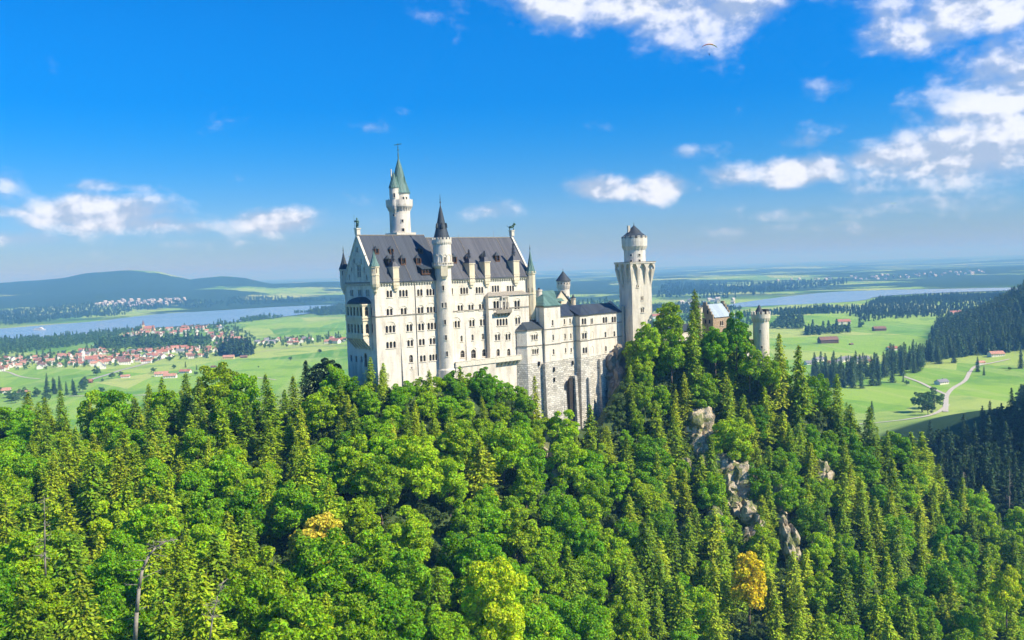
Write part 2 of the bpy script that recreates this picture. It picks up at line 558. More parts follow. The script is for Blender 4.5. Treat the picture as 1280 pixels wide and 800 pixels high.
# woodland cover of the far country
fn = g.noise(g.vec(g.m('MULTIPLY', X_, 0.75), g.m('MULTIPLY', Y_, 1.0), 0.0), 1 / 850.0, 8, 0.62, 0.3)
far = g.step(Y_, 3000.0, 4200.0)
up = g.step(Z_, -125.0, -20.0)
thr = g.m('MULTIPLY_ADD', up, -0.06, 0.450)
fm = g.m('MULTIPLY', g.step(g.m('SUBTRACT', fn, thr), 0.0, 0.015), far)
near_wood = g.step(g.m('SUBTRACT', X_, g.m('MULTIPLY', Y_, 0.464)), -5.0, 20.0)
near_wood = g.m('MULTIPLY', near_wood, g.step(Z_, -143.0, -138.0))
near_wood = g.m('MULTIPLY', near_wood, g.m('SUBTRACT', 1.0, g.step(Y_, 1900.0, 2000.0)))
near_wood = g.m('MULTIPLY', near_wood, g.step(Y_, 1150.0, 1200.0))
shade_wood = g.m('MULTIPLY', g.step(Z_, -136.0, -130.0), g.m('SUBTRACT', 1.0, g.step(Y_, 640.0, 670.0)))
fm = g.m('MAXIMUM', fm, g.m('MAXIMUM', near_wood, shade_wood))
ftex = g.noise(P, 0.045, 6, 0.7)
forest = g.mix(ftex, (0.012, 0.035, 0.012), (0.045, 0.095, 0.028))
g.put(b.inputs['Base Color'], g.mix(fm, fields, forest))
b.inputs['Roughness'].default_value = 0.95
b.inputs['Specular IOR Level'].default_value = 0.1
M['ground'] = m
V = np.stack([gx, gy, gz], -1).reshape(-1, 3)
me = np_mesh('ground', V, grid_quads(*gx.shape), M['ground'], smooth=True)
ground = bpy.data.objects.new('ground', me); COL.objects.link(ground)
tag(ground, kind='structure')


def gh(x, y): return float(ground_h(np.array([x]), np.array([y]))[0])


def hit(px, py, Y0=330.0):
    """where the line of sight meets the valley ground"""
    d = ray(px, py)
    ts = np.exp(np.linspace(math.log(Y0 / d.y), math.log(30000 / d.y), 500))
    h = ground_h(ts * d.x, ts * d.y) - ts * d.z
    k = np.argmax(h > 0)
    if not (h > 0).any(): k = len(ts) - 1
    return Vector((d.x * ts[k], d.y * ts[k], gh(d.x * ts[k], d.y * ts[k])))


def flat_sheet(name, pts, z, mat):
    tr = tessellate_polygon([[Vector((p[0], p[1], 0)) for p in pts]])
    s = MB(); s.add([(p[0], p[1], z) for p in pts], [tuple(t) for t in tr])
    o = s.link(name, mat); tag(o, kind='structure')
    # normals up
    bm = bmesh.new(); bm.from_mesh(o.data); bmesh.ops.recalc_face_normals(bm, faces=bm.faces)
    if bm.faces[:] and bm.faces[0].normal.z < 0: bmesh.ops.reverse_faces(bm, faces=bm.faces)
    bm.to_mesh(o.data); bm.free()
    return o


# ---- lakes
m, g, b = new_mat('lake_water')
P = pos(g)
wn = g.noise(g.vec(g.m('MULTIPLY', g.xyz(P)[0], 0.3), g.xyz(P)[1], 0.0), 0.004, 4, 0.6)
g.put(b.inputs['Base Color'], g.mix(wn, (0.20, 0.29, 0.38), (0.28, 0.37, 0.45)))
b.inputs['Roughness'].default_value = 0.22
bump(g, b, g.noise(P, 0.25, 3, 0.6), 0.25, 1.0)
M['water'] = m
LZ = GZ + 2.2


def smooth_pts(pts, it=2):
    for _ in range(it):
        q = []
        for i in range(len(pts)):
            a, c = pts[i], pts[(i + 1) % len(pts)]
            q += [(a[0] * .75 + c[0] * .25, a[1] * .75 + c[1] * .25), (a[0] * .25 + c[0] * .75, a[1] * .25 + c[1] * .75)]
        pts = q
    return pts


lake_l = [(-160, 417), (-60, 413), (0, 411), (60, 406), (118, 402), (165, 396), (202, 392), (260, 389), (336, 384), (430, 380), (520, 377), (640, 374),
          (640, 377), (520, 382), (430, 386), (370, 394), (279, 404), (255, 406), (181, 410), (111, 418), (60, 422), (0, 427), (-60, 432), (-160, 440)]
lake_r = [(900, 383.5), (924, 378), (980, 371), (1032, 365), (1100, 362.5), (1212, 360.5), (1275, 359), (1282, 362), (1230, 364), (1170, 366), (1096, 370),
          (1081, 376), (1025, 379.5), (960, 382), (924, 384)]
for nm, pp in (('lake_water', lake_l), ('lake_water', lake_r)):
    pts = smooth_pts([tuple(atz(x, y, LZ)[:2]) for x, y in pp])
    flat_sheet(nm, pts, LZ, M['water'])

# ---- roads and gravel paths
M['path'] = plain('pale_gravel', (0.50, 0.46, 0.38), 0.95, 0.12, 0.4)
M['asphalt'] = plain('country_road', (0.40, 0.38, 0.34), 0.95, 0.15, 0.4)


def strip(name, pix, w, mat, dz=1.35):
    pts = [hit(x, y) for x, y in pix]
    out = []
    for i in range(len(pts) - 1):
        p0 = pts[max(i - 1, 0)]; p1 = pts[i]; p2 = pts[i + 1]; p3 = pts[min(i + 2, len(pts) - 1)]
        for k in range(6):
            t = k / 6
            out.append(0.5 * ((2 * p1) + (p2 - p0) * t + (2 * p0 - 5 * p1 + 4 * p2 - p3) * t * t + (3 * p1 - p0 - 3 * p2 + p3) * t ** 3))
    out.append(pts[-1])
    vs = []
    for i, p in enumerate(out):
        d = (out[min(i + 1, len(out) - 1)] - out[max(i - 1, 0)]); d.z = 0; d.normalize()
        n = Vector((-d.y, d.x, 0))
        for s in (-1, 1):
            q = p + n * s * w / 2
            vs.append((q.x, q.y, max(gh(q.x, q.y), gh(p.x, p.y)) + dz * 0.35))
    s = MB(); s.add(vs, [(2 * i, 2 * i + 1, 2 * i + 3, 2 * i + 2) for i in range(len(out) - 1)])
    return tag(s.link(name, mat), kind='structure')


strip('gravel_path', [(1070, 531), (1110, 528), (1140, 524), (1166, 519), (1185, 507)], 4.2, M['path'])
strip('gravel_path', [(1182, 516), (1182.5, 504), (1184, 494), (1192, 486), (1206, 477), (1212, 466)], 4.6, M['path'])
strip('gravel_path', [(1130, 471), (1150, 479), (1168, 487), (1184, 494)], 4.0, M['path'])
strip('gravel_path', [(1212, 468), (1219, 460), (1240, 454), (1262, 449)], 4.0, M['path'])
strip('road', [(212, 446), (196, 451), (174, 458), (150, 464), (130, 470), (112, 476), (104, 480)], 7.5, M['asphalt'])
strip('road', [(86, 496), (130, 495.5), (180, 494.5), (230, 493)], 4, M['path'])
strip('road', [(262, 464), (290, 469), (320, 472), (345, 476)], 3.5, M['path'])
strip('road', [(-10, 463), (10, 466), (24, 471), (50, 474)], 4, M['path'])
strip('road', [(318, 441), (350, 437), (390, 433), (440, 432)], 4, M['path'])

# ------------------------------------------------------------------ the wooded castle hill
TREE_H = 12.0
HX = [-250, 0, 120, 220, 330, 430, 500, 600, 645, 690, 750, 792, 830, 900, 950, 1000, 1100, 1200, 1300, 1500, 1800]
HC = [
    [(505, 330), (560, 290), (620, 245), (700, 190), (800, 145)],
    [(502, 310), (560, 268), (620, 225), (700, 180), (800, 140)],
    [(518, 300), (560, 262), (620, 222), (700, 178), (800, 140)],
    [(482, 295), (540, 262), (610, 228), (700, 182), (800, 145)],
    [(478, 292), (540, 262), (610, 230), (700, 190), (800, 150)],
    [(478, 288), (540, 262), (610, 232), (700, 195), (800, 158)],
    [(476, 282), (540, 262), (610, 238), (700, 205), (800, 170)],
    [(470, 302), (540, 280), (620, 250), (700, 218), (800, 182)],
    [(486, 308), (555, 288), (625, 260), (705, 228), (800, 190)],
    [(530, 312), (570, 295), (630, 268), (710, 236), (800, 200)],
    [(528, 324), (580, 308), (640, 280), (715, 248), (800, 212)],
    [(420, 350), (515, 328), (600, 300), (700, 262), (800, 222)],
    [(400, 356), (498, 338), (590, 312), (690, 278), (800, 238)],
    [(388, 362), (500, 342), (600, 316), (700, 282), (800, 242)],
    [(422, 362), (520, 342), (610, 316), (700, 284), (800, 244)],
    [(462, 364), (540, 345), (620, 318), (710, 284), (800, 246)],
    [(528, 370), (590, 348), (650, 320), (720, 288), (800, 250)],
    [(605, 372), (650, 352), (700, 325), (750, 294), (800, 264)],
    [(660, 372), (690, 352), (725, 328), (760, 304), (800, 276)],
    [(720, 372), (740, 355), (760, 335), (780, 312), (800, 290)],
    [(800, 372), (810, 355), (820, 335), (830, 312), (840, 290)]]
hcols = np.linspace(-250, 1800, 190)


def hill_surface(dh):
    """rows of points, from behind the ridge to the ravine below the viewpoint"""
    P5 = np.zeros((5, len(HX), 2))
    for i, c in enumerate(HC):
        for k in range(5): P5[k, i] = c[k]
    rows = []
    for k in range(5):
        py = np.interp(hcols, HX, P5[k, :, 0]); D = np.interp(hcols, HX, P5[k, :, 1])
        # soften the kinks
        for _ in range(2):
            py[1:-1] = (py[:-2] + 2 * py[1:-1] + py[2:]) / 4
            D[1:-1] = (D[:-2] + 2 * D[1:-1] + D[2:]) / 4
        rows.append([at(x, y, d) for x, y, d in zip(hcols, py, D)])
    R = np.array([[tuple(p) for p in r] for r in rows])          # 5 x n x 3
    off = np.full(len(hcols), dh) - 7.0 * sstep(hcols, 400, 450) * (1 - sstep(hcols, 770, 800))
    for k in range(5): R[k, :, 2] -= dh - (dh - off) * (1, .75, .3, 0, 0)[k]
    out = []
    for k in range(4):
        for t in np.linspace(0, 1, 13)[:-1]:
            p0 = R[max(k - 1, 0)]; p1 = R[k]; p2 = R[k + 1]; p3 = R[min(k + 2, 4)]
            out.append(0.5 * (2 * p1 + (p2 - p0) * t + (2 * p0 - 5 * p1 + 4 * p2 - p3) * t * t + (3 * p1 - p0 - 3 * p2 + p3) * t ** 3))
    out.append(R[4])
    return np.array(out)


S = hill_surface(TREE_H)
crest = S[0]
back = []
for dY, dz, mixf in ((330, -130, 1), (220, -115, .9), (130, -70, .7), (75, -24, .4), (40, -4, .1), (14, 0.5, 0)):
    q = crest.copy()
    k = 1 + dY / crest[:, 1]
    q[:, 0] = crest[:, 0] * (k if False else 1) + crest[:, 0] * (dY / crest[:, 1]) * 0.7
    q[:, 1] = crest[:, 1] + dY
    q[:, 2] = crest[:, 2] + dz
    if dY > 100: q[:, 2] = np.maximum(np.minimum(q[:, 2], -154 if dY > 300 else 0), -156)
    back.append(q)
low = S[-1]
front = []
for k, dz in ((0.8, -8), (0.6, -14), (0.4, -22), (0.15, -30), (-0.4, -30)):
    q = low.copy(); q[:, 0] *= max(k, 0.25); q[:, 1] = low[:, 1] * k; q[:, 2] = low[:, 2] + dz
    front.append(q)
HG = np.concatenate([np.array(back), S, np.array(front)])
nzv = wavy(HG[:, :, 0], HG[:, :, 1], 30)
HG[:, :, 2] += nzv * 0.7
NB = len(back)
m, g, b = new_mat('forest_floor_and_rock')
P = pos(g)
nrm = g.n('ShaderNodeNewGeometry').outputs['Normal']
sl = g.xyz(nrm)[2]
r1 = g.noise(P, 0.5, 7, 0.65)
floor_c = g.ramp(r1, [(0.2, (0.03, 0.065, 0.012)), (0.55, (0.06, 0.10, 0.022)), (0.8, (0.13, 0.13, 0.05))])
g.put(b.inputs['Base Color'], floor_c)
b.inputs['Roughness'].default_value = 0.95
bump(g, b, r1, 0.8, 1.0)
M['floor'] = m
me = np_mesh('castle_hill', HG.reshape(-1, 3), grid_quads(*HG.shape[:2])[:, ::-1], M['floor'], smooth=True)
hill = bpy.data.objects.new('hill', me); COL.objects.link(hill)
tag(hill, kind='structure')

# ---- rock faces that show between the trees
m, g, b = new_mat('pale_limestone_rock')
P = pos(g)
PZ = g.vec(g.xyz(P)[0], g.xyz(P)[1], g.m('MULTIPLY', g.xyz(P)[2], 0.45))
r1 = g.noise(PZ, 0.35, 8, 0.68, 0.6)
r2 = g.noise(P, 1.6, 6, 0.7)
c = g.ramp(r1, [(0.30, (0.16, 0.13, 0.08)), (0.42, (0.44, 0.35, 0.22)), (0.6, (0.68, 0.58, 0.41)), (0.8, (0.46, 0.36, 0.21))])
c = g.mix(g.m('MULTIPLY', g.step(r2, 0.5, 0.7), 0.5), c, (0.14, 0.115, 0.085))
moss = g.noise(P, 0.22, 4, 0.6)
c = g.mix(g.m('MULTIPLY', g.step(moss, 0.46, 0.56), 0.9), c, (0.16, 0.19, 0.04))
g.put(b.inputs['Base Color'], c)
b.inputs['Roughness'].default_value = 0.95
bump(g, b, g.m('ADD', r1, g.m('MULTIPLY', r2, 0.4)), 0.9, 1.2)
M['rock'] = m


def rock(px, py, D, w, h, dep, seed, mat='rock'):
    rnd = random.Random(seed)
    c0 = at(px, py, D)
    bm = bmesh.new()
    n = int(14 + w * h * .16)
    for i in range(n):                                # angular blocks wedged into one another
        a = rnd.uniform(0, 6.28); rr_ = rnd.random() ** .6
        zc = rnd.uniform(-.5, .5) * h * .92
        taper = 1 - .55 * max(0, zc / h + .1)
        cx = math.cos(a) * rr_ * w * .42 * taper; cy = math.sin(a) * rr_ * dep * .42 * taper + zc * .25
        sx = rnd.uniform(.14, .26) * w + .8; sy = rnd.uniform(.2, .3) * dep + .8; sz = rnd.uniform(.12, .24) * h + 1.2
        vs = []
        for k in range(16):
            d = Vector((rnd.gauss(0, 1), rnd.gauss(0, 1), rnd.gauss(0, 1))).normalized()
            j = rnd.uniform(.75, 1.1)
            vs.append(bm.verts.new((cx + d.x * sx * j, cy + d.y * sy * j, zc + d.z * sz * j + d.x * sx * .3)))
        res = bmesh.ops.convex_hull(bm, input=vs)
        junk = [e for e in res['geom_interior'] if isinstance(e, bmesh.types.BMVert)]
        if junk: bmesh.ops.delete(bm, geom=junk, context='VERTS')
    # small chips and cracks
    bmesh.ops.subdivide_edges(bm, edges=bm.edges[:], cuts=2, use_grid_fill=True)
    off = Vector((seed * 13.1, seed * 7.7, seed * 3.3))
    for v in bm.verts:
        q = Vector((v.co.x * .5, v.co.y * .5, v.co.z * .3)) + off
        v.co += Vector((noise.noise(q), noise.noise(q + Vector((9, 0, 0))), noise.noise(q + Vector((0, 9, 0))) * .5)) * .45
    me = bpy.data.meshes.new('rock_outcrop')
    bm.to_mesh(me); bm.free()
    me.materials.append(M[mat])
    o = bpy.data.objects.new('rock_outcrop', me)
    COL.objects.link(o)
    o.location = c0
    return tag(o, kind='structure')


ROCKS = [(877, 547, 338, 14, 17, 10), (926, 612, 320, 14, 13, 10), (940, 664, 302, 7, 15, 8), (988, 690, 298, 6, 17, 7),
         (973, 628, 317, 4.5, 17, 6), (905, 586, 326, 9, 8, 7), (688, 575, 300, 11, 16, 8), (672, 600, 292, 9, 16, 8), 
         (1028, 598, 336, 7, 12, 6), (916, 630, 312, 6, 6, 6), (858, 590, 322, 6, 6, 6), (895, 650, 300, 5, 7, 5), (880, 575, 330, 6, 7, 6), (938, 590, 326, 5, 6, 5), (700, 610, 288, 5, 14, 6)]
for i, (px, py, D, w, h, dp) in enumerate(ROCKS): rock(px, py, D, w, h, dp, i + 1)
# the brown crag the bower stands against
m, g, b = new_mat('brown_crag_rock')
P = pos(g)
r1 = g.noise(P, 0.45, 8, 0.7, 0.8)
c = g.ramp(r1, [(0.30, (0.12, 0.095, 0.07)), (0.5, (0.34, 0.28, 0.21)), (0.68, (0.48, 0.41, 0.32)), (0.85, (0.30, 0.24, 0.16))])
c = g.mix(g.m('MULTIPLY', g.step(g.noise(P, 0.3, 3, 0.5), 0.58, 0.66), 0.7), c, (0.20, 0.21, 0.04))
g.put(b.inputs['Base Color'], c)
b.inputs['Roughness'].default_value = 0.95
bump(g, b, r1, 1.0, 1.6)
M['crag'] = m

# ------------------------------------------------------------------ the castle
O = at(467.5, 352, 290)
WX = -NX                                          # into the hill, along the gable wall


def V2(v): return (v[0], v[1])


class Plane:
    """an upright wall plane: a runs along d, n points out of the wall"""
    def __init__(s, o, d, n):
        s.o = Vector((o[0], o[1], 0)); s.d = Vector((d[0], d[1], 0)).normalized(); s.n = Vector((n[0], n[1], 0)).normalized()
    def hit(s, px, py):
        r = ray(px, py)
        k = s.o.dot(s.n) / r.dot(s.n)
        p = r * k
        return (p - s.o).dot(s.d), p.z
    def P(s, a, z, t=0.0):
        q = s.o + s.d * a + s.n * t
        return Vector((q.x, q.y, z))
    def out(s, t): return Plane(s.o + s.n * t, s.d, s.n)


class Wall:
    """front sheet with real window openings; each window is an object with its own pane"""
    def __init__(s, plane, outline, mbuild):
        s.p = plane; s.outline = outline; s.mb = mbuild; s.holes = []; s.wins = []
    def win(s, px, py, n=2, w=0.85, h=2.3, gap=0.55, hood=False, arch=True, name='window', sill=True, abs_az=None, trim='trim'):
        a, z = abs_az if abs_az else s.p.hit(px, py)
        w, gap = w * 1.14, gap * .8
        tot = n * w + (n - 1) * gap
        z0 = z - h / 2
        lights = []
        for i in range(n):
            a0 = a - tot / 2 + i * (w + gap)
            if arch:
                r = w / 2
                pts = [(a0, z0), (a0 + w, z0)] + [(a0 + r + r * math.cos(t), z0 + h - r + r * math.sin(t)) for t in [math.pi * k / 6 for k in range(7)]]
            else:
                pts = [(a0, z0), (a0 + w, z0), (a0 + w, z0 + h), (a0, z0 + h)]
            s.holes.append(pts); lights.append((a0, z0, w, h))
        s.wins.append((a, z, tot, h, hood, name, lights, sill, trim))
    def build(s, parent, depth=0.55):
        loops = [s.outline] + s.holes
        flat, tr = fill_holes(loops)
        vs = [s.p.P(a, z) for a, z in flat]
        tris = []
        for t in tr:
            n_ = (vs[t[1]] - vs[t[0]]).cross(vs[t[2]] - vs[t[0]])
            tris.append(tuple(t) if n_.dot(s.p.n) > 0 else tuple(reversed(t)))
        s.mb.add(vs, tris)
        for lp in s.holes:                         # reveals
            k = len(lp)
            s.mb.add([s.p.P(a, z) for a, z in lp] + [s.p.P(a, z, -depth) for a, z in lp],
                     [(i, (i + 1) % k, k + (i + 1) % k, k + i) for i in range(k)])
        for (a, z, tot, h, hood, name, lights, sill, trim) in s.wins:
            fr = MB(); P = s.p
            if sill: fr.box(P.o, P.d, P.n, a - tot / 2 - .22, a + tot / 2 + .22, -.1, .22, z - h / 2 - .24, z - h / 2 - .01)
            for i in range(len(lights) - 1):       # slim columns between the lights
                x = lights[i][0] + lights[i][2] + (lights[i + 1][0] - lights[i][0] - lights[i][2]) / 2
                fr.box(P.o, P.d, P.n, x - .09, x + .09, -.3, .05, z - h / 2, z + h / 2 - .3)
                fr.box(P.o, P.d, P.n, x - .16, x + .16, -.3, .07, z + h / 2 - .52, z + h / 2 - .3)
            for (a0, z0, w, hh) in (lights if len(lights) == 1 else []):         # glazing bars
                fr.box(P.o, P.d, P.n, a0 + w / 2 - .035, a0 + w / 2 + .035, -.44, -.38, z0, z0 + hh - .05)
                fr.box(P.o, P.d, P.n, a0 + .02, a0 + w - .02, -.45, -.39, z0 + hh * .55, z0 + hh * .55 + .07)
            if hood:
                r0, r1 = tot / 2 + .18, tot / 2 + .42
                zc = z + h / 2 - .45
                q = 12
                vs = []
                for i in range(q + 1):
                    t = math.pi * i / q
                    for r, o_ in ((r0, .0), (r1, .0), (r1, .14), (r0, .14)):
                        vs.append(P.P(a + r * math.cos(t), zc + r * .85 * math.sin(t), o_ + .003))
                fs = []
                for i in range(q):
                    b_ = i * 4
                    for j in range(4): fs.append((b_ + j, b_ + (j + 1) % 4, b_ + 4 + (j + 1) % 4, b_ + 4 + j))
                fr.add(vs, fs)
            wo_ = fr.link(name, M[trim], parent)
            pn = MB()
            pn.box(P.o, P.d, P.n, a - tot / 2 - .1, a + tot / 2 + .1, -depth, -depth + .06, z - h / 2 - .08, z + h / 2 + .08)
            pn.link('pane', M['glass'], wo_)


def box_pts(pl, a0, a1, t0, t1):
    return [V2(pl.P(a0, 0, t1)), V2(pl.P(a1, 0, t1)), V2(pl.P(a1, 0, t0)), V2(pl.P(a0, 0, t0))]


def dentils(mb, pl, a0, a1, z, step=0.85, w=.42, h=.55, dep=.42, arch=True):
    n = max(1, int((a1 - a0) / step))
    for i in range(n):
        a = a0 + (i + .5) * (a1 - a0) / n
        mb.box(pl.o, pl.d, pl.n, a - w / 2, a + w / 2, -.05, dep, z - h, z)
        mb.box(pl.o, pl.d, pl.n, a - w / 3, a + w / 3, -.05, dep * .5, z - h * 1.5, z - h)


def ring(mb, c, r, n, w, z0, z1, dep, ph=0.0, taper=False):
    """blocks standing round a circle (merlons or corbels)"""
    for i in range(n):
        a = ph + 2 * math.pi * i / n
        d = Vector((-math.sin(a), math.cos(a), 0)); nn = Vector((math.cos(a), math.sin(a), 0))
        if not taper:
            mb.box(c, d, nn, -w / 2, w / 2, r - dep, r, z0, z1)
        else:
            P = lambda q, t, z: (c[0] + d[0] * q + nn[0] * t, c[1] + d[1] * q + nn[1] * t, z)
            mb.hexa([P(-w / 2, r - dep + .12, z0), P(w / 2, r - dep + .12, z0), P(w / 2, r - dep - .3, z0), P(-w / 2, r - dep - .3, z0),
                     P(-w / 2, r, z1), P(w / 2, r, z1), P(w / 2, r - dep - .3, z1), P(-w / 2, r - dep - .3, z1)])


def slot(parent, c, r, ang, z, w=.7, h=1.6, n=1, gap=.45):
    """window on a round tower: stone surround and dark pane"""
    nn = Vector((math.cos(ang), math.sin(ang), 0)); d = Vector((-nn.y, nn.x, 0))
    fr = MB(); pn = MB()
    for i in range(n):
        a = (i - (n - 1) / 2) * (w + gap)
        rr = math.sqrt(max(r * r - a * a, .1))
        fr.box(c, d, nn, a - w / 2 - .14, a - w / 2, rr - .6, rr + .10, z - h / 2, z + h / 2)
        fr.box(c, d, nn, a + w / 2, a + w / 2 + .14, rr - .6, rr + .10, z - h / 2, z + h / 2)
        fr.box(c, d, nn, a - w / 2 - .14, a + w / 2 + .14, rr - .6, rr + .12, z + h / 2, z + h / 2 + .16)
        fr.box(c, d, nn, a - w / 2 - .2, a + w / 2 + .2, rr - .6, rr + .18, z - h / 2 - .18, z - h / 2)
        pn.box(c, d, nn, a - w / 2, a + w / 2, rr - .6, rr + .015, z - h / 2, z + h / 2)
    f = fr.link('window', M['trim'], parent)
    pn.link('pane', M['glass'], f)


def toward(c, off=0.0):
    """angle from a tower's middle towards the viewer"""
    return math.atan2(-c[1], -c[0]) + off


def finial(mb, c, z0, z1, vane=None, r=.09):
    mb.tube((c[0], c[1], z0), (c[0], c[1], z1), r * 1.5, r * .6, 6)
    h = z1 - z0
    mb.ball((c[0], c[1], z0 + h * .30), .30 * min(1, h / 3), 8)
    mb.ball((c[0], c[1], z0 + h * .55), .20 * min(1, h / 3), 8)


FRONT = Plane(O, UX, NX)
# ================= the palace
pal = root('palace_building', (O.x, O.y, O.z - 40), 'tall white limestone palace with steep slate roof, knight statue gable and rows of arched windows', 'palace')
sE, _ = FRONT.hit(665.5, 400)                     # east end of the front
WID = 20.3
z_eave = O.z + 0.0
zb = O.z - 52
wall = MB()
fw = Wall(FRONT, [(0, zb), (sE, zb), (sE, z_eave), (0, z_eave)], wall)
for px, n, hd in ((486.8, 2, 0), (504.3, 3, 0), (524.8, 2, 0), (538.2, 3, 0), (565, 1, 0), (580.3, 3, 0), (599.4, 3, 0)):
    fw.win(px, 367.3 - (px - 486) * .042, n, .80, 2.3, .42)
for px, n in ((487, 2), (504.6, 2), (525.7, 2), (539, 3), (575.4, 2), (588.7, 2), (602, 2)):
    fw.win(px, 390.0 - (px - 486) * .054, n, .82, 2.2, .5, hood=True)
for px, n in ((488, 3), (511.8, 2), (526.5, 2), (540, 3), (569.7, 3), (590, 2), (603.3, 2)):
    fw.win(px, 411.5 - (px - 486) * .073, n, .85, 2.4, .5, hood=True)
for px, n, hd in ((488.8, 3, 0), (512.8, 2, 1), (527.4, 2, 0), (540.6, 2, 1), (577, 1, 0), (590.7, 1, 0), (603.7, 1, 0)):
    fw.win(px, 431.3 - (px - 486) * .090, n, .85, 2.2, .5, hood=bool(hd))
fw.win(514, 448.3, 1, 1.3, 2.6)
fw.win(528.6, 448, 2, .85, 2.2, .5); fw.win(541.8, 446.7, 3, .8, 2.2, .4)
fw.win(578.2, 442.4, 1, 1.6, 2.6); fw.win(592, 442.2, 1, 1.9, 3.2, hood=True); fw.win(605.3, 440.8, 1, 1.6, 2.6)
fw.win(514.5, 460, 1, .7, .5, arch=False)
fw.build(pal)
# gable wall to the west
GAB = Plane(O, WX, -UX)
zr = FRONT.out(-WID / 2).hit(455, 294.2)[1]
gp = zr - O.z
gw = Wall(GAB, [(0, zb), (WID, zb), (WID, z_eave), (WID / 2 + .1, zr + .8), (WID / 2 - .1, zr + .8), (0, z_eave)], wall)
for px in (439.6, 449.6, 459.6): gw.win(px, 366.2, 2, .8, 2.2, .5)
for px, py in ((446, 312), (442.5, 326), (451.3, 326), (439.5, 337), (455, 337), (437, 346.5), (458.5, 346.5)):
    gw.win(px, py, 1 if px != 446 else 2, .7 if px != 446 else .55, 1.7, .3)
gw.win(448.6, 338.5, 2, .95, 4.2, .4, hood=True)
gw.win(463.7, 389, 1, 1.1, 3); gw.win(464.8, 410, 1, 1.1, 3.2); gw.win(465.4, 432, 1, .9, 2.4)
for px, py in ((439, 447.5), (445.2, 448.5), (451.8, 449)): gw.win(px, py, 1, 1.2, 2.2)
gw.win(457, 450, 1, 1.9, 4.8)
gw.build(pal)
# back and east gable, plain
EAST = Plane(FRONT.P(sE, 0), WX, UX)
ew = Wall(EAST, [(0, zb), (WID, zb), (WID, z_eave), (WID / 2, zr + .2), (0, z_eave)], wall); ew.build(pal)
BACK = Plane(FRONT.P(0, 0, -WID), UX, -NX)
bw = Wall(BACK, [(0, zb), (sE, zb), (sE, z_eave), (0, z_eave)], wall)
for i in range(12): bw.win(0, 0, 2, .85, 2.3, .5, abs_az=(3 + i * 5.3, O.z - 4.5))
bw.build(pal)
# bay at the east end, two units proud
a0b, _ = FRONT.out(2.0).hit(611.3, 400)
a1b = sE - 3.2
BAY = FRONT.out(2.0)
zbt = BAY.hit(632, 369.5)[1]
by = Wall(Plane(BAY.o, UX, NX), [(a0b, zb), (a1b, zb), (a1b, zbt), (a0b, zbt)], wall)
by.win(620.3, 381.7, 2, 1.0, 3.2, .35, hood=True); by.win(646.4, 381, 2, 1.0, 3.2, .35, hood=True)
by.win(630, 382.6, 1, 1.0, 3.3); by.win(634.8, 382.4, 1, 1.0, 3.3)
by.win(627.7, 402.6, 4, .85, 2.5, .5); by.win(647.2, 400.8, 2, .85, 2.5, .5, hood=True)
by.win(622, 421.6, 2, .85, 2.3, .5, hood=True); by.win(635, 421, 2, .85, 2.3, .5, hood=True); by.win(647.8, 420, 2, .85, 2.3, .5, hood=True)
by.win(622.8, 440.6, 1, 1.3, 2.6); by.win(636, 440.2, 1, 1.3, 2.6); by.win(649.4, 439.6, 1, 1.5, 3)
by.build(pal)
for a, sg in ((a0b, -1), (a1b, 1)):
    q = [FRONT.P(a, zb, 0), FRONT.P(a, zb, 2), FRONT.P(a, zbt, 2), FRONT.P(a, zbt + .2, 0)]
    wall.add(q, [(0, 1, 2, 3)])
# upper windows of the front above the bay
W0 = fw.p
wall.link('wall', M['plaster'], pal)
up = MB()
for px in (619, 637.8):
    a, z = FRONT.hit(px, 361)
    f_ = MB(); p_ = MB()
    for k in (-1, 0, 1):
        p_.box(FRONT.o, UX, NX, a + k * 1.2 - .4, a + k * 1.2 + .4, -.02, .03, z - 1.15, z + 1.15)
    for k in (-1.5, -.5, .5, 1.5):
        f_.box(FRONT.o, UX, NX, a + k * 1.2 - .17, a + k * 1.2 + .17, -.02, .16, z - 1.15, z + 1.15)
    f_.box(FRONT.o, UX, NX, a - 2.0, a + 2.0, -.02, .24, z - 1.4, z - 1.15)
    f_.box(FRONT.o, UX, NX, a - 2.0, a + 2.0, -.02, .18, z + 1.15, z + 1.35)
    w_ = f_.link('window', M['plaster'], pal); p_.link('pane', M['glass'], w_)
# bay roof
br_ = MB()
z1 = zbt + 1.5
q = [FRONT.P(a0b - .4, zbt, 2.5), FRONT.P(a1b + .4, zbt, 2.5), FRONT.P(a1b + .4, zbt, 0), FRONT.P(a0b - .4, zbt, 0),
     FRONT.P(a0b + 1.5, z1, .02), FRONT.P(a1b - 1.5, z1, .02)]
br_.add(q, [(0, 1, 5, 4), (1, 2, 5), (3, 0, 4), (0, 3, 2, 1)])
br_.link('bay_roof', M['string'], pal)
# balcony on the bay
bal = MB()
ab, zb_ = BAY.hit(627, 390)
bal.box(BAY.o, UX, NX, ab - 3.6, ab + 3.6, 0, 1.7, zb_ - .35, zb_ + .05)
bal.box(BAY.o, UX, NX, ab - 3.6, ab + 3.6, 1.5, 1.68, zb_ + .05, zb_ + 1.0)
for k in (-3.2, -1.6, 0, 1.6, 3.2):
    P = BAY.P(ab + k, 0)
    bal.hexa([BAY.P(ab + k - .2, zb_ - 1.5, .3), BAY.P(ab + k + .2, zb_ - 1.5, .3), BAY.P(ab + k + .2, zb_ - 1.5, 0), BAY.P(ab + k - .2, zb_ - 1.5, 0),
              BAY.P(ab + k - .2, zb_ - .35, 1.4), BAY.P(ab + k + .2, zb_ - .35, 1.4), BAY.P(ab + k + .2, zb_ - .35, 0), BAY.P(ab + k - .2, zb_ - .35, 0)])
bal.link('balcony', M['string'], pal)
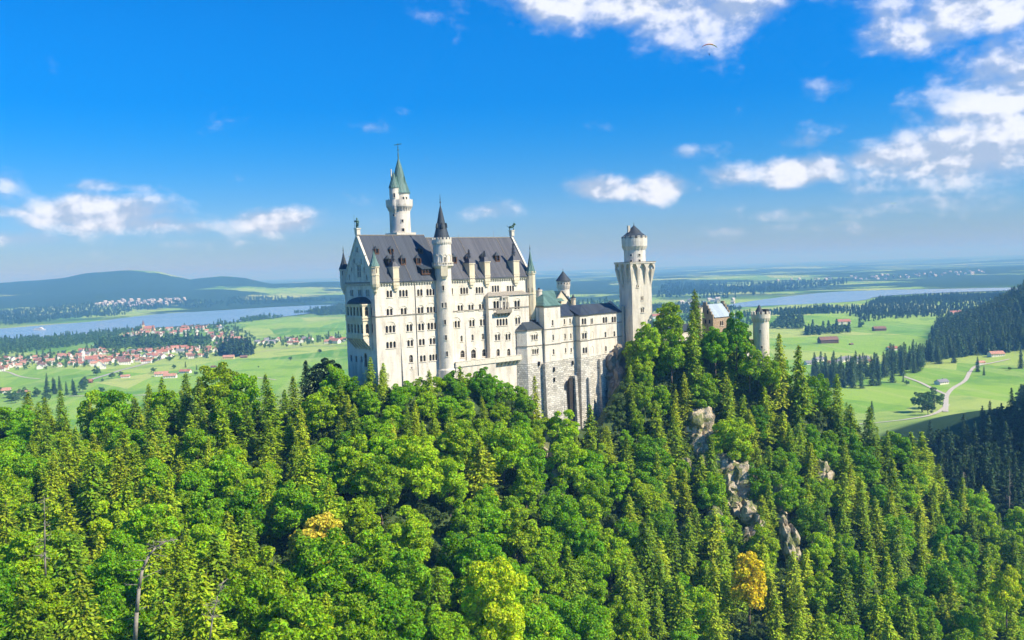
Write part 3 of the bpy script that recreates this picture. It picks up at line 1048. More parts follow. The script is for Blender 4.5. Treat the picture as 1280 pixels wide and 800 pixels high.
can = MB()                                          # little oriel columns and canopy above the balcony
for k in (-1.3, 0.0, 1.3): can.box(BAY.o, UX, NX, ab + 1.2 + k - .14, ab + 1.2 + k + .14, .6, .9, zb_ + .05, zbt - .6)
can.box(BAY.o, UX, NX, ab - .4, ab + 2.8, 0, 1.1, zbt - .6, zbt - .25)
can.link('balcony_canopy', M['plaster'], pal)

# string course and cornice
st = MB()
zs = FRONT.hit(468.7, 396)[1]
st.box(FRONT.o, UX, NX, 0, a0b, 0, .22, zs - .18, zs + .18)
st.box(BAY.o, UX, NX, a0b - .2, a1b + .2, 0, .22, zs - .18, zs + .18)
st.box(GAB.o, WX, -UX, 0, WID, 0, .22, zs - .18, zs + .18)
st.box(GAB.o, WX, -UX, 0, WID, 0, .35, O.z - .5, O.z - .1)
st.link('string_course', M['string'], pal)
co = MB()
co.box(FRONT.o, UX, NX, 0, sE, 0, .8, O.z - .75, O.z - .25)
dentils(co, FRONT, .3, sE - .3, O.z - .75, 1.05, .5, .6, .5)
dentils(co, GAB, .3, WID - .3, O.z - .6, 1.05, .5, .6, .4)
co.link('cornice', M['trim'], pal)
# roof
a_step = FRONT.out(-WID / 2).hit(530, 294)[0]
rf = MB()
ov = .95
def roof_part(mb, a0, a1, zt, ze, pl, wid, ov):
    m_ = -wid / 2
    q = [pl.P(a0, ze, ov), pl.P(a1, ze, ov), pl.P(a1, zt, m_), pl.P(a0, zt, m_), pl.P(a0, ze, -wid - ov), pl.P(a1, ze, -wid - ov)]
    lo = [v - Vector((0, 0, .3)) for v in q]
    mb.add(q + lo, [(0, 1, 2, 3), (3, 2, 5, 4), (0, 6, 7, 1), (4, 5, 11, 10), (1, 7, 8, 2), (2, 8, 11, 5), (0, 3, 9, 6), (3, 4, 10, 9), (7, 6, 9, 8), (8, 9, 10, 11)])
roof_part(rf, .75, a_step, zr, O.z - .25, FRONT, WID, ov)
rf.link('roof', M['roof'], pal)
rf2 = MB()
roof_part(rf2, a_step + .01, sE - .6, zr - 1.0, O.z - .25, FRONT, WID, ov)
rfo = rf2.link('roof', M['roof_grey'], pal)
rfo['label'] = 'weathered lighter grey roof half beyond the stair turret'
rc = MB()
rc.box(FRONT.o, UX, NX, .8, a_step, -WID / 2 - .15, -WID / 2 + .15, zr - .05, zr + .22)
rc.box(FRONT.o, UX, NX, a_step, sE - .6, -WID / 2 - .15, -WID / 2 + .15, zr - 1.05, zr - .78)
for k, px in enumerate((490, 533, 573, 620)):
    a = FRONT.out(-WID / 2).hit(px, 294)[0]
    zt = (zr if a < a_step else zr - 1.0)
    p0 = FRONT.P(a, zt + .12, -WID / 2); p1 = FRONT.P(a + .2, O.z - .05, ov)
    rc.tube(p0, p1, .13, .13, 4)
for px in (573, 617):
    a = FRONT.out(-WID / 2).hit(px, 294)[0]
    rc.tube(FRONT.P(a, zr - 1, -WID / 2), FRONT.P(a, zr + 1.6, -WID / 2), .06, .03, 4)
rc.link('ridge_cap', M['string'], pal)
# gable copings
for nm, a_, zt in (('gable_coping', 0, zr), ('gable_coping', sE - .7, zr - .6)):
    cp = MB()
    ze = O.z - .2
    for sg in (0, 1):
        t0 = .9 if sg == 0 else -WID - .9
        q = [FRONT.P(a_ - .25, ze, t0), FRONT.P(a_ + .55, ze, t0), FRONT.P(a_ + .55, zt + .55, -WID / 2), FRONT.P(a_ - .25, zt + .55, -WID / 2)]
        lo = [v - Vector((0, 0, 1.0)) for v in q]
        fs = [(0, 1, 2, 3), (7, 6, 5, 4), (0, 4, 5, 1), (1, 5, 6, 2), (2, 6, 7, 3), (3, 7, 4, 0)]
        if sg: fs = [tuple(reversed(f)) for f in fs]
        cp.add(q + lo, fs)
    cp.box(FRONT.o, UX, NX, a_ - .3, a_ + 1.0, -WID / 2 - .8, -WID / 2 + .8, zt + .2, zt + 2.1)
    cp.box(FRONT.o, UX, NX, a_ - .5, a_ + 1.2, -WID / 2 - 1.0, -WID / 2 + 1.0, zt + 2.1, zt + 2.4)
    cp.link(nm, M['trim'], pal)
# string ledges on the gable field
lg = MB()
lg.box(GAB.o, WX, -UX, 1.2, WID - 1.2, 0, .12, O.z + 3.5, O.z + 3.7)
lg.box(GAB.o, WX, -UX, 4, WID - 4, 0, .12, O.z + 8.6, O.z + 8.8)
lg.link('gable_ledge', M['trim'], pal)

SL = (zr - O.z + .25) / (WID / 2 + ov)             # roof slope: rise over run
def roof_z(t, right=False): return O.z - .25 + (ov - t) * SL * ((zr - 1 - O.z + .25) / (zr - O.z + .25) if right else 1)


class RP:
    """a point of the south roof slope under a pixel"""
    def __new__(s, px, py, right=False):
        r = ray(px, py)
        best = None
        for t in np.linspace(ov, -WID / 2, 240):
            pl = FRONT.out(t); a, z = pl.hit(px, py)
            e = abs(z - roof_z(t, right))
            if best is None or e < best[0]: best = (e, a, t, z)
        return best[1:]


for px, py, big in ((469.5, 312.6, 0), (488.2, 312.6, 0), (524.8, 312.2, 0), (484.5, 326, 1), (502.8, 325.3, 1), (521.7, 325, 1),
                    (566.5, 323.4, 1), (584, 323.4, 1), (603.2, 322.4, 1), (620.4, 321.4, 1)):
    rt = px > 531
    a, t, z = RP(px, py + (2 if big else 1), rt)
    w, h = (1.0, 2.1) if big else (.8, 1.1)
    dm = MB()
    p = FRONT.P(a, 0, t + .9)
    dm.box(FRONT.o, UX, NX, a - w, a - w + .3, t - 1.6, t + .9, z - .9, z + h * .55)
    dm.box(FRONT.o, UX, NX, a + w - .3, a + w, t - 1.6, t + .9, z - .9, z + h * .55)
    dm.box(FRONT.o, UX, NX, a - w, a + w, t - 1.6, t + .92, z - 1.2, z - .7)
    d_ = dm.link('dormer', M['wood'], pal)
    rfm = MB()
    zt = z + h * .55
    apex = FRONT.P(a, zt + w * 1.5, t + .2); k = 8
    vs = [FRONT.P(a + (w + .25) * math.cos(q_), zt, t - .3 + 1.4 * math.sin(q_)) for q_ in [math.pi * 2 * i / k for i in range(k)]]
    rfm.add(vs + [apex, FRONT.P(a, zt + w * .9, t - 2.2)], [(i, (i + 1) % k, k) for i in range(k)])
    rfm.link('dormer_roof', M['spire'], d_)
    pn = MB(); pn.box(FRONT.o, UX, NX, a - w + .3, a + w - .3, t - .5, t + .55, z - .7, zt)
    pn.link('pane', M['glass'], d_)
# wide shed dormer
a, t, z = RP(531, 340)
dm = MB()
dm.box(FRONT.o, UX, NX, a - 1.9, a + 1.9, t - 2, t + 1.1, z - .9, z - .5)
for k in (-1.8, -.6, .6, 1.8): dm.box(FRONT.o, UX, NX, a + k - .15, a + k + .15, t - 2, t + 1.1, z - .5, z + 1.0)
d_ = dm.link('dormer', M['wood'], pal)
x = MB(); x.hexa([FRONT.P(a - 2.3, z + 1.0, t + 1.5), FRONT.P(a + 2.3, z + 1.0, t + 1.5), FRONT.P(a + 2.3, z + 2.6, t - 2.5), FRONT.P(a - 2.3, z + 2.6, t - 2.5),
                  FRONT.P(a - 2.3, z + 1.25, t + 1.5), FRONT.P(a + 2.3, z + 1.25, t + 1.5), FRONT.P(a + 2.3, z + 2.85, t - 2.5), FRONT.P(a - 2.3, z + 2.85, t - 2.5)])
x.link('dormer_roof', M['spire'], d_)
x = MB(); x.box(FRONT.o, UX, NX, a - 1.8, a + 1.8, t - 1, t + .8, z - .5, z + 1.0); x.link('pane', M['glass'], d_)

# wall chimneys with slender caps
for px, w, ztop, zcap in ((494.9, 1.15, 334.5, 316), (590, 1.15, 330.0, 313), (609.3, 1.2, 328, 314.5), (645.6, 1.35, 326.5, 305)):
    pl = FRONT.out(.75)
    a, _ = pl.hit(px, 345)
    zt = pl.hit(px, ztop)[1]; zc = pl.hit(px, zcap)[1]
    ch = MB()
    ch.box(FRONT.o, UX, NX, a - w, a + w, -2.6, .95, O.z - 1.6, zt)
    ch.box(FRONT.o, UX, NX, a - w - .2, a + w + .2, -2.8, 1.15, zt, zt + .3)
    ch.box(FRONT.o, UX, NX, a - w - .12, a + w + .12, -.5, 1.07, O.z + .6, O.z + .85)
    for i, k in enumerate((.8, .5)): ch.box(FRONT.o, UX, NX, a - w * k, a + w * k, -.4, .85 - i * .3, O.z - 2.6 - i * .9, O.z - 1.6 - i * .9)
    c_ = ch.link('chimney', M['cream'], pal)
    cp = MB()
    cc = FRONT.P(a, 0, -.6)
    cp.prism([V2(FRONT.P(a - w - .1, 0, 1.0)), V2(FRONT.P(a + w + .1, 0, 1.0)), V2(FRONT.P(a + w + .1, 0, -2.5)), V2(FRONT.P(a - w - .1, 0, -2.5))], zt + .3, zt + 2.2, .35)
    cp.link('chimney_roof', M['roof_grey'], c_)
    sp = MB()
    for i in range(3):
        z0_ = zt + 1.9 + (zc - zt - 1.9) * i / 3; z1_ = zt + 1.9 + (zc - zt - 1.9) * (i + 1) / 3
        r_ = .75 - .17 * i
        sp.prism([(cc.x + r_ * math.cos(k * math.pi / 3), cc.y + r_ * math.sin(k * math.pi / 3)) for k in range(6)], z0_, z1_ - .12, .9)
        sp.prism([(cc.x + (r_ + .14) * math.cos(k * math.pi / 3), cc.y + (r_ + .14) * math.sin(k * math.pi / 3)) for k in range(6)], z1_ - .12, z1_, 1)
    sp.ball((cc.x, cc.y, zc + .2), .3, 6)
    sp.link('chimney_stack', M['roof_grey'], c_)

# corner turrets
def corner_turret(c, r, z0, z1, ztip, body, capm, seg=8, crown=False, label=None):
    tb = MB()
    tb.lathe(c, [(.15, z0 - 3.4), (r * .45, z0 - 2.6), (r * .5, z0 - 1.9), (r * .85, z0 - 1.0), (r, z0), (r, (z0 + z1) / 2 - .15), (r + .15, (z0 + z1) / 2 - .1), (r + .15, (z0 + z1) / 2 + .1), (r, (z0 + z1) / 2 + .15),
                 (r, z1 - .5), (r + .22, z1 - .4), (r + .22, z1), (.1, z1)], seg, math.pi / 8)
    if crown: ring(tb, c, r + .2, 8, .8, z1, z1 + .7, .3, math.pi / 8)
    t_ = tb.link('corner_turret', M[body], pal)
    rb = MB()
    rb.lathe(c, [(r + .3, z1 + .02), (r * .62, z1 + (ztip - z1) * .35), (r * .28, z1 + (ztip - z1) * .7), (.05, ztip)], seg, math.pi / 8)
    rb.link('turret_roof', M[capm], t_)
    fb = MB(); finial(fb, c, ztip - .3, ztip + 1.8)
    fb.link('finial', M['iron'], t_)
    for k in (-.5, .35):
        nn = toward(c, k)
        pb = MB(); d_ = Vector((-math.sin(nn), math.cos(nn), 0)); n_ = Vector((math.cos(nn), math.sin(nn), 0))
        pb.box(c, d_, n_, -.3, .3, r * .5, r * .93 + .04, (z0 + z1) / 2 + .7, (z0 + z1) / 2 + 2.2)
        pb.link('pane', M['glass'], t_)


c = FRONT.P(.2, 0, .2)
zz = lambda px, py, t=0.0: FRONT.out(t).hit(px, py)[1]
corner_turret(V2(c), 1.6, zz(468, 355), zz(468, 333), zz(468, 312.5), 'cream', 'copper')
c = FRONT.P(.2, 0, -WID - .1)
dY = c.y
corner_turret(V2(c), 1.55, at(430, 357, dY).z, at(430.5, 336.5, dY).z, at(431.8, 314, dY).z, 'grey_wall', 'spire')
c = FRONT.P(sE - .6, 0, .6)
corner_turret(V2(c), 1.75, zz(660, 393), zz(660, 341.5), zz(657.5, 312), 'cream', 'copper', crown=True)

# stair turret on the front
a, _ = FRONT.out(.9).hit(556, 400)
TC = V2(FRONT.P(a, 0, .9)); TR = 2.85
zt = lambda py: FRONT.out(.9).hit(555 + (py - 400) * .035, py)[1]
tb = MB(); tb.smooth = False
tb.lathe(TC, [(TR + .5, zb), (TR + .35, zt(462)), (TR, zt(460)), (TR, zt(336)), (TR + .9, zt(332.5)), (TR + .9, zt(331)), (TR + .35, zt(331)), (TR + .3, zt(306)),
              (TR + .55, zt(303)), (TR + .6, zt(299.6)), (.1, zt(299.6))], 32)
ring(tb, TC, TR + .6, 16, .72, zt(299.6), zt(297.2), .35)
ring(tb, TC, TR + .62, 28, .3, zt(305), zt(302.5), .4)
ring(tb, TC, TR + .88, 24, .28, zt(331), zt(328.3), .12)
tb.lathe(TC, [(TR + .92, zt(328.6)), (TR + .92, zt(327.9)), (TR + .72, zt(327.9)), (TR + .72, zt(328.6)), (TR + .92, zt(328.6))], 32)
for i in range(12):                                  # blind arcade under the crown
    an = 2 * math.pi * i / 12 + .1
    nn = Vector((math.cos(an), math.sin(an), 0)); d_ = Vector((-nn.y, nn.x, 0))
    tb.box(TC, d_, nn, -.13, .13, TR, TR + .5, zt(330.9), zt(320))
t_ = tb.link('stair_turret', M['plaster'], pal)
cb = MB()
cb.lathe(TC, [(TR + .1, zt(299.5)), (TR * .55, zt(281)), (TR * .22, zt(264)), (.06, zt(256))], 24)
for k in (-.9, .2, 1.2):
    an = toward(TC, k); nn = Vector((math.cos(an), math.sin(an), 0)); d_ = Vector((-nn.y, nn.x, 0))
    rr = TR * .62
    cb.hexa([tuple(Vector((TC[0], TC[1], 0)) + d_ * x_ + nn * y_ + Vector((0, 0, z_))) for x_, y_, z_ in
             ((-.4, rr + .5, zt(285)), (.4, rr + .5, zt(285)), (.4, 0, zt(285)), (-.4, 0, zt(285)), (-.1, rr + .3, zt(279)), (.1, rr + .3, zt(279)), (.1, 0, zt(279)), (-.1, 0, zt(279)))])
cb.link('turret_roof', M['spire'], t_)
fb = MB(); finial(fb, TC, zt(257), zt(243)); fb.link('finial', M['iron'], t_)
for i in range(12):
    an = 2 * math.pi * (i + .5) / 12 + .1
    nn = Vector((math.cos(an), math.sin(an), 0))
    if (nn.x * -TC[0] + nn.y * -TC[1]) < 0: continue
    if i % 3 == 0:
        slot(pal, TC, TR + .32, an, zt(325), .5, 1.8)
    arc = MB(); d_ = Vector((-nn.y, nn.x, 0))
    for j in range(6):
        t0, t1 = math.pi * j / 6, math.pi * (j + 1) / 6
        P = lambda tt, r_, o_: tuple(Vector((TC[0], TC[1], 0)) + d_ * (math.cos(tt) * r_) + nn * (TR + .30 + o_) + Vector((0, 0, zt(320.5) + math.sin(tt) * r_)))
        arc.add([P(t0, .55, 0), P(t0, .78, 0), P(t1, .78, 0), P(t1, .55, 0), P(t0, .55, .15), P(t0, .78, .15), P(t1, .78, .15), P(t1, .55, .15)],
                [(4, 5, 6, 7), (1, 2, 6, 5), (0, 4, 7, 3)])
    arc.link('blind_arch', M['trim'], t_)
for px, py, n in ((556, 360, 1), (557.3, 402.7, 1), (558, 422, 1), (559, 442.5, 1), (556.4, 381.5, 2)):
    slot(pal, TC, TR, toward(TC, -.04 + (px - 556) * .05), FRONT.out(3.7).hit(px, py)[1], .62, 1.7, n)
slot(pal, TC, TR + .5, toward(TC, .1), zt(343.5), 1.2, 1.2)
eb = MB()
ann = toward(TC, .15); nn = Vector((math.cos(ann), math.sin(ann), 0)); d_ = Vector((-nn.y, nn.x, 0))
eb.box(TC, d_, nn, -1.2, 1.2, TR - .5, TR + .75, zt(345), zt(331.5)); eb.box(TC, d_, nn, -.8, .8, TR - .5, TR + .45, zt(348), zt(345))
eb.link('turret_oriel', M['cream'], t_)
# string course over the turret foot, downpipes
dp = MB()
for px, py0, py1 in ((518.2, 354, 470), (606, 392, 455)):
    a, z0_ = FRONT.hit(px, py0); a1_, z1_ = FRONT.hit(px + .2, py1)
    dp.tube(FRONT.P(a, z0_, .15), FRONT.P(a, z1_, .15), .1, .1, 5)
dp.link('downpipe', M['iron'], pal)
bt = MB()                                            # tapering buttress
a, z0_ = FRONT.hit(500.8, 416); _, z1_ = FRONT.hit(503, 482)
bt.hexa([FRONT.P(a, z1_ - 8, 1.0), FRONT.P(a + 1.4, z1_ - 8, 1.0), FRONT.P(a + 1.4, z1_ - 8, -.2), FRONT.P(a, z1_ - 8, -.2),
         FRONT.P(a - .1, z0_, .03), FRONT.P(a + .2, z0_, .03), FRONT.P(a + .2, z0_, -.2), FRONT.P(a - .1, z0_, -.2)])
a, z0_ = FRONT.hit(582, 408); _, z1_ = FRONT.hit(583, 452)
bt.hexa([FRONT.P(a - .3, z1_, .6), FRONT.P(a + .6, z1_, .6), FRONT.P(a + .6, z1_, -.2), FRONT.P(a - .3, z1_, -.2),
         FRONT.P(a - .05, z0_, .03), FRONT.P(a + .1, z0_, .03), FRONT.P(a + .1, z0_, -.2), FRONT.P(a - .05, z0_, -.2)])
bt.link('buttress', M['plaster'], pal)

# golden two-storey oriel on the west gable
ol = MB()
OT = 3.2
GO = Plane(O + (-UX) * OT, WX, -UX)
g0 = GO.hit(453.5, 400)[0]; g1_ = GO.hit(433.2, 400)[0]
zo1 = GO.hit(443, 381)[1]; zo0 = GO.hit(443, 422)[1]
ow = Wall(GO, [(g0, zo0), (g1_, zo0), (g1_, zo1), (g0, zo1)], ol)
for i in range(5):
    ow.win(0, 0, 1, 1.25, 3.1, abs_az=(g0 + (g1_ - g0) * (i + .5) / 5, GO.hit(443, 389)[1]), trim='cream', sill=False)
    ow.win(0, 0, 1, 1.25, 3.0, abs_az=(g0 + (g1_ - g0) * (i + .5) / 5, GO.hit(443, 410.5)[1]), trim='cream', sill=False)
ow.build(pal)
OS = Plane(O + WX * g0, UX * -1, NX)
os_ = Wall(OS, [(0, zo0), (OT, zo0), (OT, zo1), (0, zo1)], ol)
for py in (389, 410.5): os_.win(0, 0, 1, 1.2, 3.1, abs_az=(OT / 2, GO.hit(443, py)[1]), trim='cream', sill=False)
os_.build(pal)
q = [O + WX * g1_, O + WX * g1_ - UX * OT]
ol.add([(q[0].x, q[0].y, zo0), (q[0].x, q[0].y, zo1), (q[1].x, q[1].y, zo1), (q[1].x, q[1].y, zo0)], [(0, 1, 2, 3)])
for py in (381, 397, 400, 418, 422):
    zc = GO.hit(443, py)[1]
    ol.box(O, WX, -UX, g0 - .3, g1_ + .3, 0, OT + .3, zc - .22, zc + .22)
e_ = ol.link('oriel', M['cream'], pal)
cb = MB()
n_ = 7
for i in range(n_):                                 # long raking corbels
    a = g0 + (g1_ - g0) * i / (n_ - 1)
    P = lambda a_, t_, z_: tuple(O + WX * a_ - UX * t_ + Vector((0, 0, z_ - O.z)))
    zb0 = GO.hit(443, 438)[1]
    cb.add([P(a - .3, 0, zo0 - .2), P(a - .3, OT, zo0 - .2), P(a - .3, OT, zo0 - .7), P(a - .3, 0, zb0), P(a + .3, 0, zo0 - .2), P(a + .3, OT, zo0 - .2), P(a + .3, OT, zo0 - .7), P(a + .3, 0, zb0)],
           [(0, 1, 2, 3), (7, 6, 5, 4), (1, 5, 6, 2), (2, 6, 7, 3), (0, 4, 5, 1)])
cb.link('corbel', M['trim'], e_)
dr = MB()
cx = (g0 + g1_) / 2; hw = (g1_ - g0) / 2 + .5
prof = []
for j in range(6):
    t = j / 5 * math.pi / 2
    prof.append((math.cos(t), math.sin(t)))
vs = []; fs = []
for j, (r_, h_) in enumerate(prof):
    for i in range(9):
        q_ = math.pi * i / 8
        vs.append(tuple(O + WX * (cx + hw * r_ * math.cos(q_) * (1 if True else 0)) - UX * ((OT + .5) * min(1, 1.35 * math.sin(q_)) * r_) + Vector((0, 0, zo1 + .22 + 2.3 * h_ - O.z))))
for j in range(5):
    for i in range(8): fs.append((j * 9 + i, j * 9 + i + 1, (j + 1) * 9 + i + 1, (j + 1) * 9 + i))
dr.add(vs, fs)
dr.link('oriel_roof', M['spire'], e_)

# terrace in front of the palace's east end
te = MB()
ta0 = FRONT.out(4.2).hit(570, 452)[0]; ta1 = FRONT.out(4.2).hit(652, 446)[0]
TZ = FRONT.out(4.2).hit(610, 452.5)[1]
te.box(FRONT.o, UX, NX, ta0, ta1, 0, 4.2, TZ - .6, TZ)
te.box(FRONT.o, UX, NX, ta0, ta1, 3.9, 4.2, TZ, TZ + 1.15)
te.box(FRONT.o, UX, NX, ta0 - .1, ta1 + .1, 3.8, 4.3, TZ + 1.15, TZ + 1.35)
te.box(FRONT.o, UX, NX, ta0, ta0 + .3, 0, 3.9, TZ, TZ + 1.15)
ncb = 7
a_c = FRONT.out(4.2).hit(622, 455)[0]
for i in range(ncb):
    a = a_c + (ta1 - .6 - a_c) * i / (ncb - 1)
    te.hexa([FRONT.P(a - .35, TZ - 2.6, 2.2), FRONT.P(a + .35, TZ - 2.6, 2.2), FRONT.P(a + .35, TZ - 2.6, 1.5), FRONT.P(a - .35, TZ - 2.6, 1.5),
             FRONT.P(a - .35, TZ - .6, 4.0), FRONT.P(a + .35, TZ - .6, 4.0), FRONT.P(a + .35, TZ - .6, 1.5), FRONT.P(a - .35, TZ - .6, 1.5)])
te.link('terrace', M['trim'], pal)
tw = MB()
tw.box(FRONT.o, UX, NX, ta0 + .2, a_c - .6, -.2, 3.85, TZ - 14, TZ - .6)
tw.box(FRONT.o, UX, NX, a_c - .6, ta1 - .2, -.2, 2.25, TZ - 22, TZ - .6)
tw.link('terrace_wall', M['plaster'], pal)

# ================= statues on the gables
def statue_base(a_, zt): return FRONT.P(a_ + .35, zt + 2.4, -WID / 2)
b0 = statue_base(0, zr)
sm = MB(); sm.smooth = True
x_, y_, z_ = b0
L_ = lambda dx, dz, dn=0.0: tuple(Vector((x_, y_, z_)) + UX * dx * .6 + NX * dx * .8 + Vector((0, 0, dz)) + (-UX) * dn)
sm.tube(L_(-.3, 0), L_(-.25, .9), .2, .24); sm.tube(L_(.3, 0), L_(.22, .9), .2, .24)
sm.tube(L_(-.25, .85), L_(-.1, 1.6), .27, .3); sm.tube(L_(.22, .85), L_(.1, 1.6), .27, .3)
sm.tube(L_(0, 1.45), L_(0, 2.1), .36, .46, 8); sm.tube(L_(0, 2.1), L_(0, 2.75), .48, .42, 8); sm.tube(L_(0, 2.7), L_(0, 2.95), .2, .17)
sm.ball(L_(0, 3.15), .29, 8, 1.15)
sm.tube(L_(0, 3.35), L_(0, 3.6), .2, .05)
sm.tube(L_(-.45, 2.6), L_(-.85, 2.05), .17, .14); sm.tube(L_(-.85, 2.05), L_(-.95, 2.75), .14, .1)
sm.tube(L_(.45, 2.6), L_(.7, 1.95), .17, .14); sm.tube(L_(.7, 1.95), L_(.55, 1.5, .3), .14, .1)
sm.tube(L_(-.95, 0), L_(-1.0, 4.6), .06, .04)
sm.add([L_(.3, .7, .4), L_(.95, .9, .4), L_(.95, 1.8, .4), L_(.3, 1.8, .4), L_(.62, .4, .45)], [(0, 1, 2, 3), (0, 4, 1)])
o = sm.link('statue', M['bronze'])
tag(o, "green bronze knight statue with lance on the palace's left gable", 'statue')
b1 = statue_base(sE - .7, zr - .6)
x_, y_, z_ = b1
sm = MB(); sm.smooth = True
sm.tube(L_(-1.0, 1.1), L_(.6, 1.35), .42, .5, 8); sm.tube(L_(.5, 1.4), L_(1.0, 2.1), .45, .42, 8); sm.ball(L_(1.15, 2.35), .46, 8)
sm.tube(L_(1.3, 2.3), L_(1.65, 2.2), .25, .18)
for dx in (-.95, -.7, .55, .85): sm.tube(L_(dx, 1.1, .2 if dx in (-.7, .85) else -.2), L_(dx + .08, 0, .2 if dx in (-.7, .85) else -.2), .2, .12)
sm.tube(L_(-1.2, 1.1), L_(-1.7, 1.6), .1, .07); sm.ball(L_(-1.75, 1.75), .15, 6)
o = sm.link('statue', M['bronze'])
tag(o, "green bronze lion statue standing on the palace's right gable", 'statue')

# ================= round main tower behind the palace roof
mt_a, _ = FRONT.out(-WID - 3.0).hit(500.2, 280)
MC = V2(FRONT.P(mt_a, 0, -WID - 3.0)); MD = MC[1]
mz = lambda py: at(500.2 - (285 - py) * .037, py, MD).z
mr = lambda w: w / 2 * MD / F
mt = root('main_tower', (MC[0], MC[1], O.z - 40), 'slender round white tower with gallery and green copper spire, rising behind the palace roof', 'tower')
tb = MB()
R1 = mr(26.2)
tb.lathe(MC, [(R1 * 1.05, O.z - 42), (R1 * 1.05, mz(293)), (R1, mz(292)), (R1 * .97, mz(268)), (R1 * 1.0, mz(262.5)), (R1 * 1.22, mz(259)), (R1 * 1.25, mz(257.2)), (R1 * 1.25, mz(256.5)), (.1, mz(256.5))], 40)
tb.lathe(MC, [(R1 * 1.25, mz(256.5)), (R1 * 1.25, mz(250.5)), (R1 * 1.18, mz(250.5)), (R1 * 1.18, mz(256.5))], 40)
ring(tb, MC, R1 * 1.2, 26, .42, mz(264), mz(259), .75, 0, True)
ring(tb, MC, R1 * 1.27, 13, .5, mz(256.5), mz(249.5), .3)
# upper drum
UC = (MC[0] + .35, MC[1]); R2 = mr(25)
tb.lathe(UC, [(R2 * .92, mz(256.6)), (R2 * .92, mz(244)), (R2 * .98, mz(242.6)), (R2 * .98, mz(242)), (.1, mz(242))], 32)
w_ = tb.link('tower_wall', M['plaster'], mt)
pf = MB()
pw = mr(38) / .97
pf.prism([V2(Vector((MC[0], MC[1], 0)) + UX * (pw * math.cos(k)) + NX * (pw * math.sin(k))) for k in [math.pi / 4 + math.pi / 2 * i for i in range(4)]][::1], mz(294), mz(291.3))
pf.link('parapet', M['trim'], mt)
cb = MB()
cb.lathe(UC, [(R2 * 1.05, mz(242)), (R2 * .68, mz(228)), (R2 * .34, mz(210)), (.08, mz(197))], 20)
cb.lathe(UC, [(.22, mz(199)), (.26, mz(193)), (.1, mz(190))], 8)
for k in (.9, -.5):
    an = toward(UC, k); nn = Vector((math.cos(an), math.sin(an), 0)); d_ = Vector((-nn.y, nn.x, 0)); rr = R2 * .62
    cb.hexa([tuple(Vector((UC[0], UC[1], 0)) + d_ * x + nn * y + Vector((0, 0, z))) for x, y, z in
             ((-.5, rr + .45, mz(230)), (.5, rr + .45, mz(230)), (.5, 0, mz(230)), (-.5, 0, mz(230)), (-.1, rr + .2, mz(221.5)), (.1, rr + .2, mz(221.5)), (.1, 0, mz(221.5)), (-.1, 0, mz(221.5)))])
cb.link('spire', M['copper'], mt)
SCt = V2(at(493.0, 250, MD - 3.2)); RS = mr(12) * .97
tb = MB()
tb.lathe(SCt, [(RS * .3, mz(268)), (RS * .8, mz(262)), (RS, mz(258)), (RS, mz(237)), (RS * 1.08, mz(235.7)), (.1, mz(235.7))], 20)
s_ = tb.link('side_turret', M['plaster'], mt)
cb = MB(); cb.lathe(SCt, [(RS * 1.15, mz(235.8)), (RS * .6, mz(226)), (.06, mz(215))], 16); cb.link('turret_roof', M['copper'], s_)
fb = MB()
fb.tube((SCt[0] - .9, SCt[1] + 1, mz(232)), (SCt[0] - .9, SCt[1] + 1, mz(212)), .28, .24)
fb.link('chimney', M['trim'], mt)
slot(mt, SCt, RS, toward(SCt, .0), mz(245.5), .6, 1.5)
slot(mt, MC, R1 * .98, toward(MC, .22), mz(276.8), .8, .9); slot(mt, MC, R1, toward(MC, .25), mz(288), .9, 1.1)
slot(mt, MC, R1 * .98, toward(MC, -.6), mz(269.5), .7, .7)
slot(mt, UC, R2 * .93, toward(UC, .35), mz(249.5), .6, 1.4); slot(mt, UC, R2 * .93, toward(UC, .75), mz(249.5), .6, 1.4)
fb = MB()
finial(fb, UC, mz(191), mz(178.5))
zc = mz(180.6)
fb.tube((UC[0] - 1.15, UC[1], zc - .15), (UC[0] + 1.15, UC[1], zc + .15), .1, .1); fb.tube((UC[0], UC[1] - .8, zc), (UC[0], UC[1] + .8, zc), .1, .1)
fb.ball((UC[0] - 1.15, UC[1], zc - .15), .2, 6); fb.ball((UC[0] + 1.15, UC[1], zc + .15), .2, 6)
fb.link('finial', M['bronze'], mt)

# ================= bower wing on its ashlar substructure
bo0 = FRONT.out(4.0)
bow = root('bower_wing', tuple(bo0.P(bo0.hit(700, 440)[0], O.z - 45)), 'lower white wing with bay towers on a rough grey ashlar base, right of the palace', 'castle wing')
pl_ = lambda t: FRONT.out(t)
wz = lambda px, py, t: FRONT.out(t).hit(px, py)[1]
wa = lambda px, t: FRONT.out(t).hit(px, 420)[0]
ST_Z = wz(700, 449, 4.0)                             # where plaster meets stone
BOT = O.z - 78
wall = MB(); stone = MB(); sc_ = MB()
tiers = [wz(690, 410.3, 4.0), wz(690, 429.2, 4.0)]


def face(p0, p1, ztop, wins=(), bottom=None, mb=None, batter=1.2):
    """plaster face between two xy points (left to right as seen), stone face below it"""
    p0 = Vector((p0[0], p0[1], 0)); p1 = Vector((p1[0], p1[1], 0))
    d = (p1 - p0).normalized(); n = Vector((d.y, -d.x, 0))
    L = (p1 - p0).length
    pl = Plane(p0, d, n)
    w_ = Wall(pl, [(0, ST_Z), (L, ST_Z), (L, ztop), (0, ztop)], wall)
    for w in wins: w_.win(*w[:2], *w[2:3], **(w[3] if len(w) > 3 else {}))
    w_.build(bow)
    for z in tiers: sc_.box(pl.o, d, n, -.05, L + .05, -.05, .2, z - .16, z + .16)
    sc_.box(pl.o, d, n, -.05, L + .05, -.05, .28, ztop - .35, ztop - .02)
    return pl


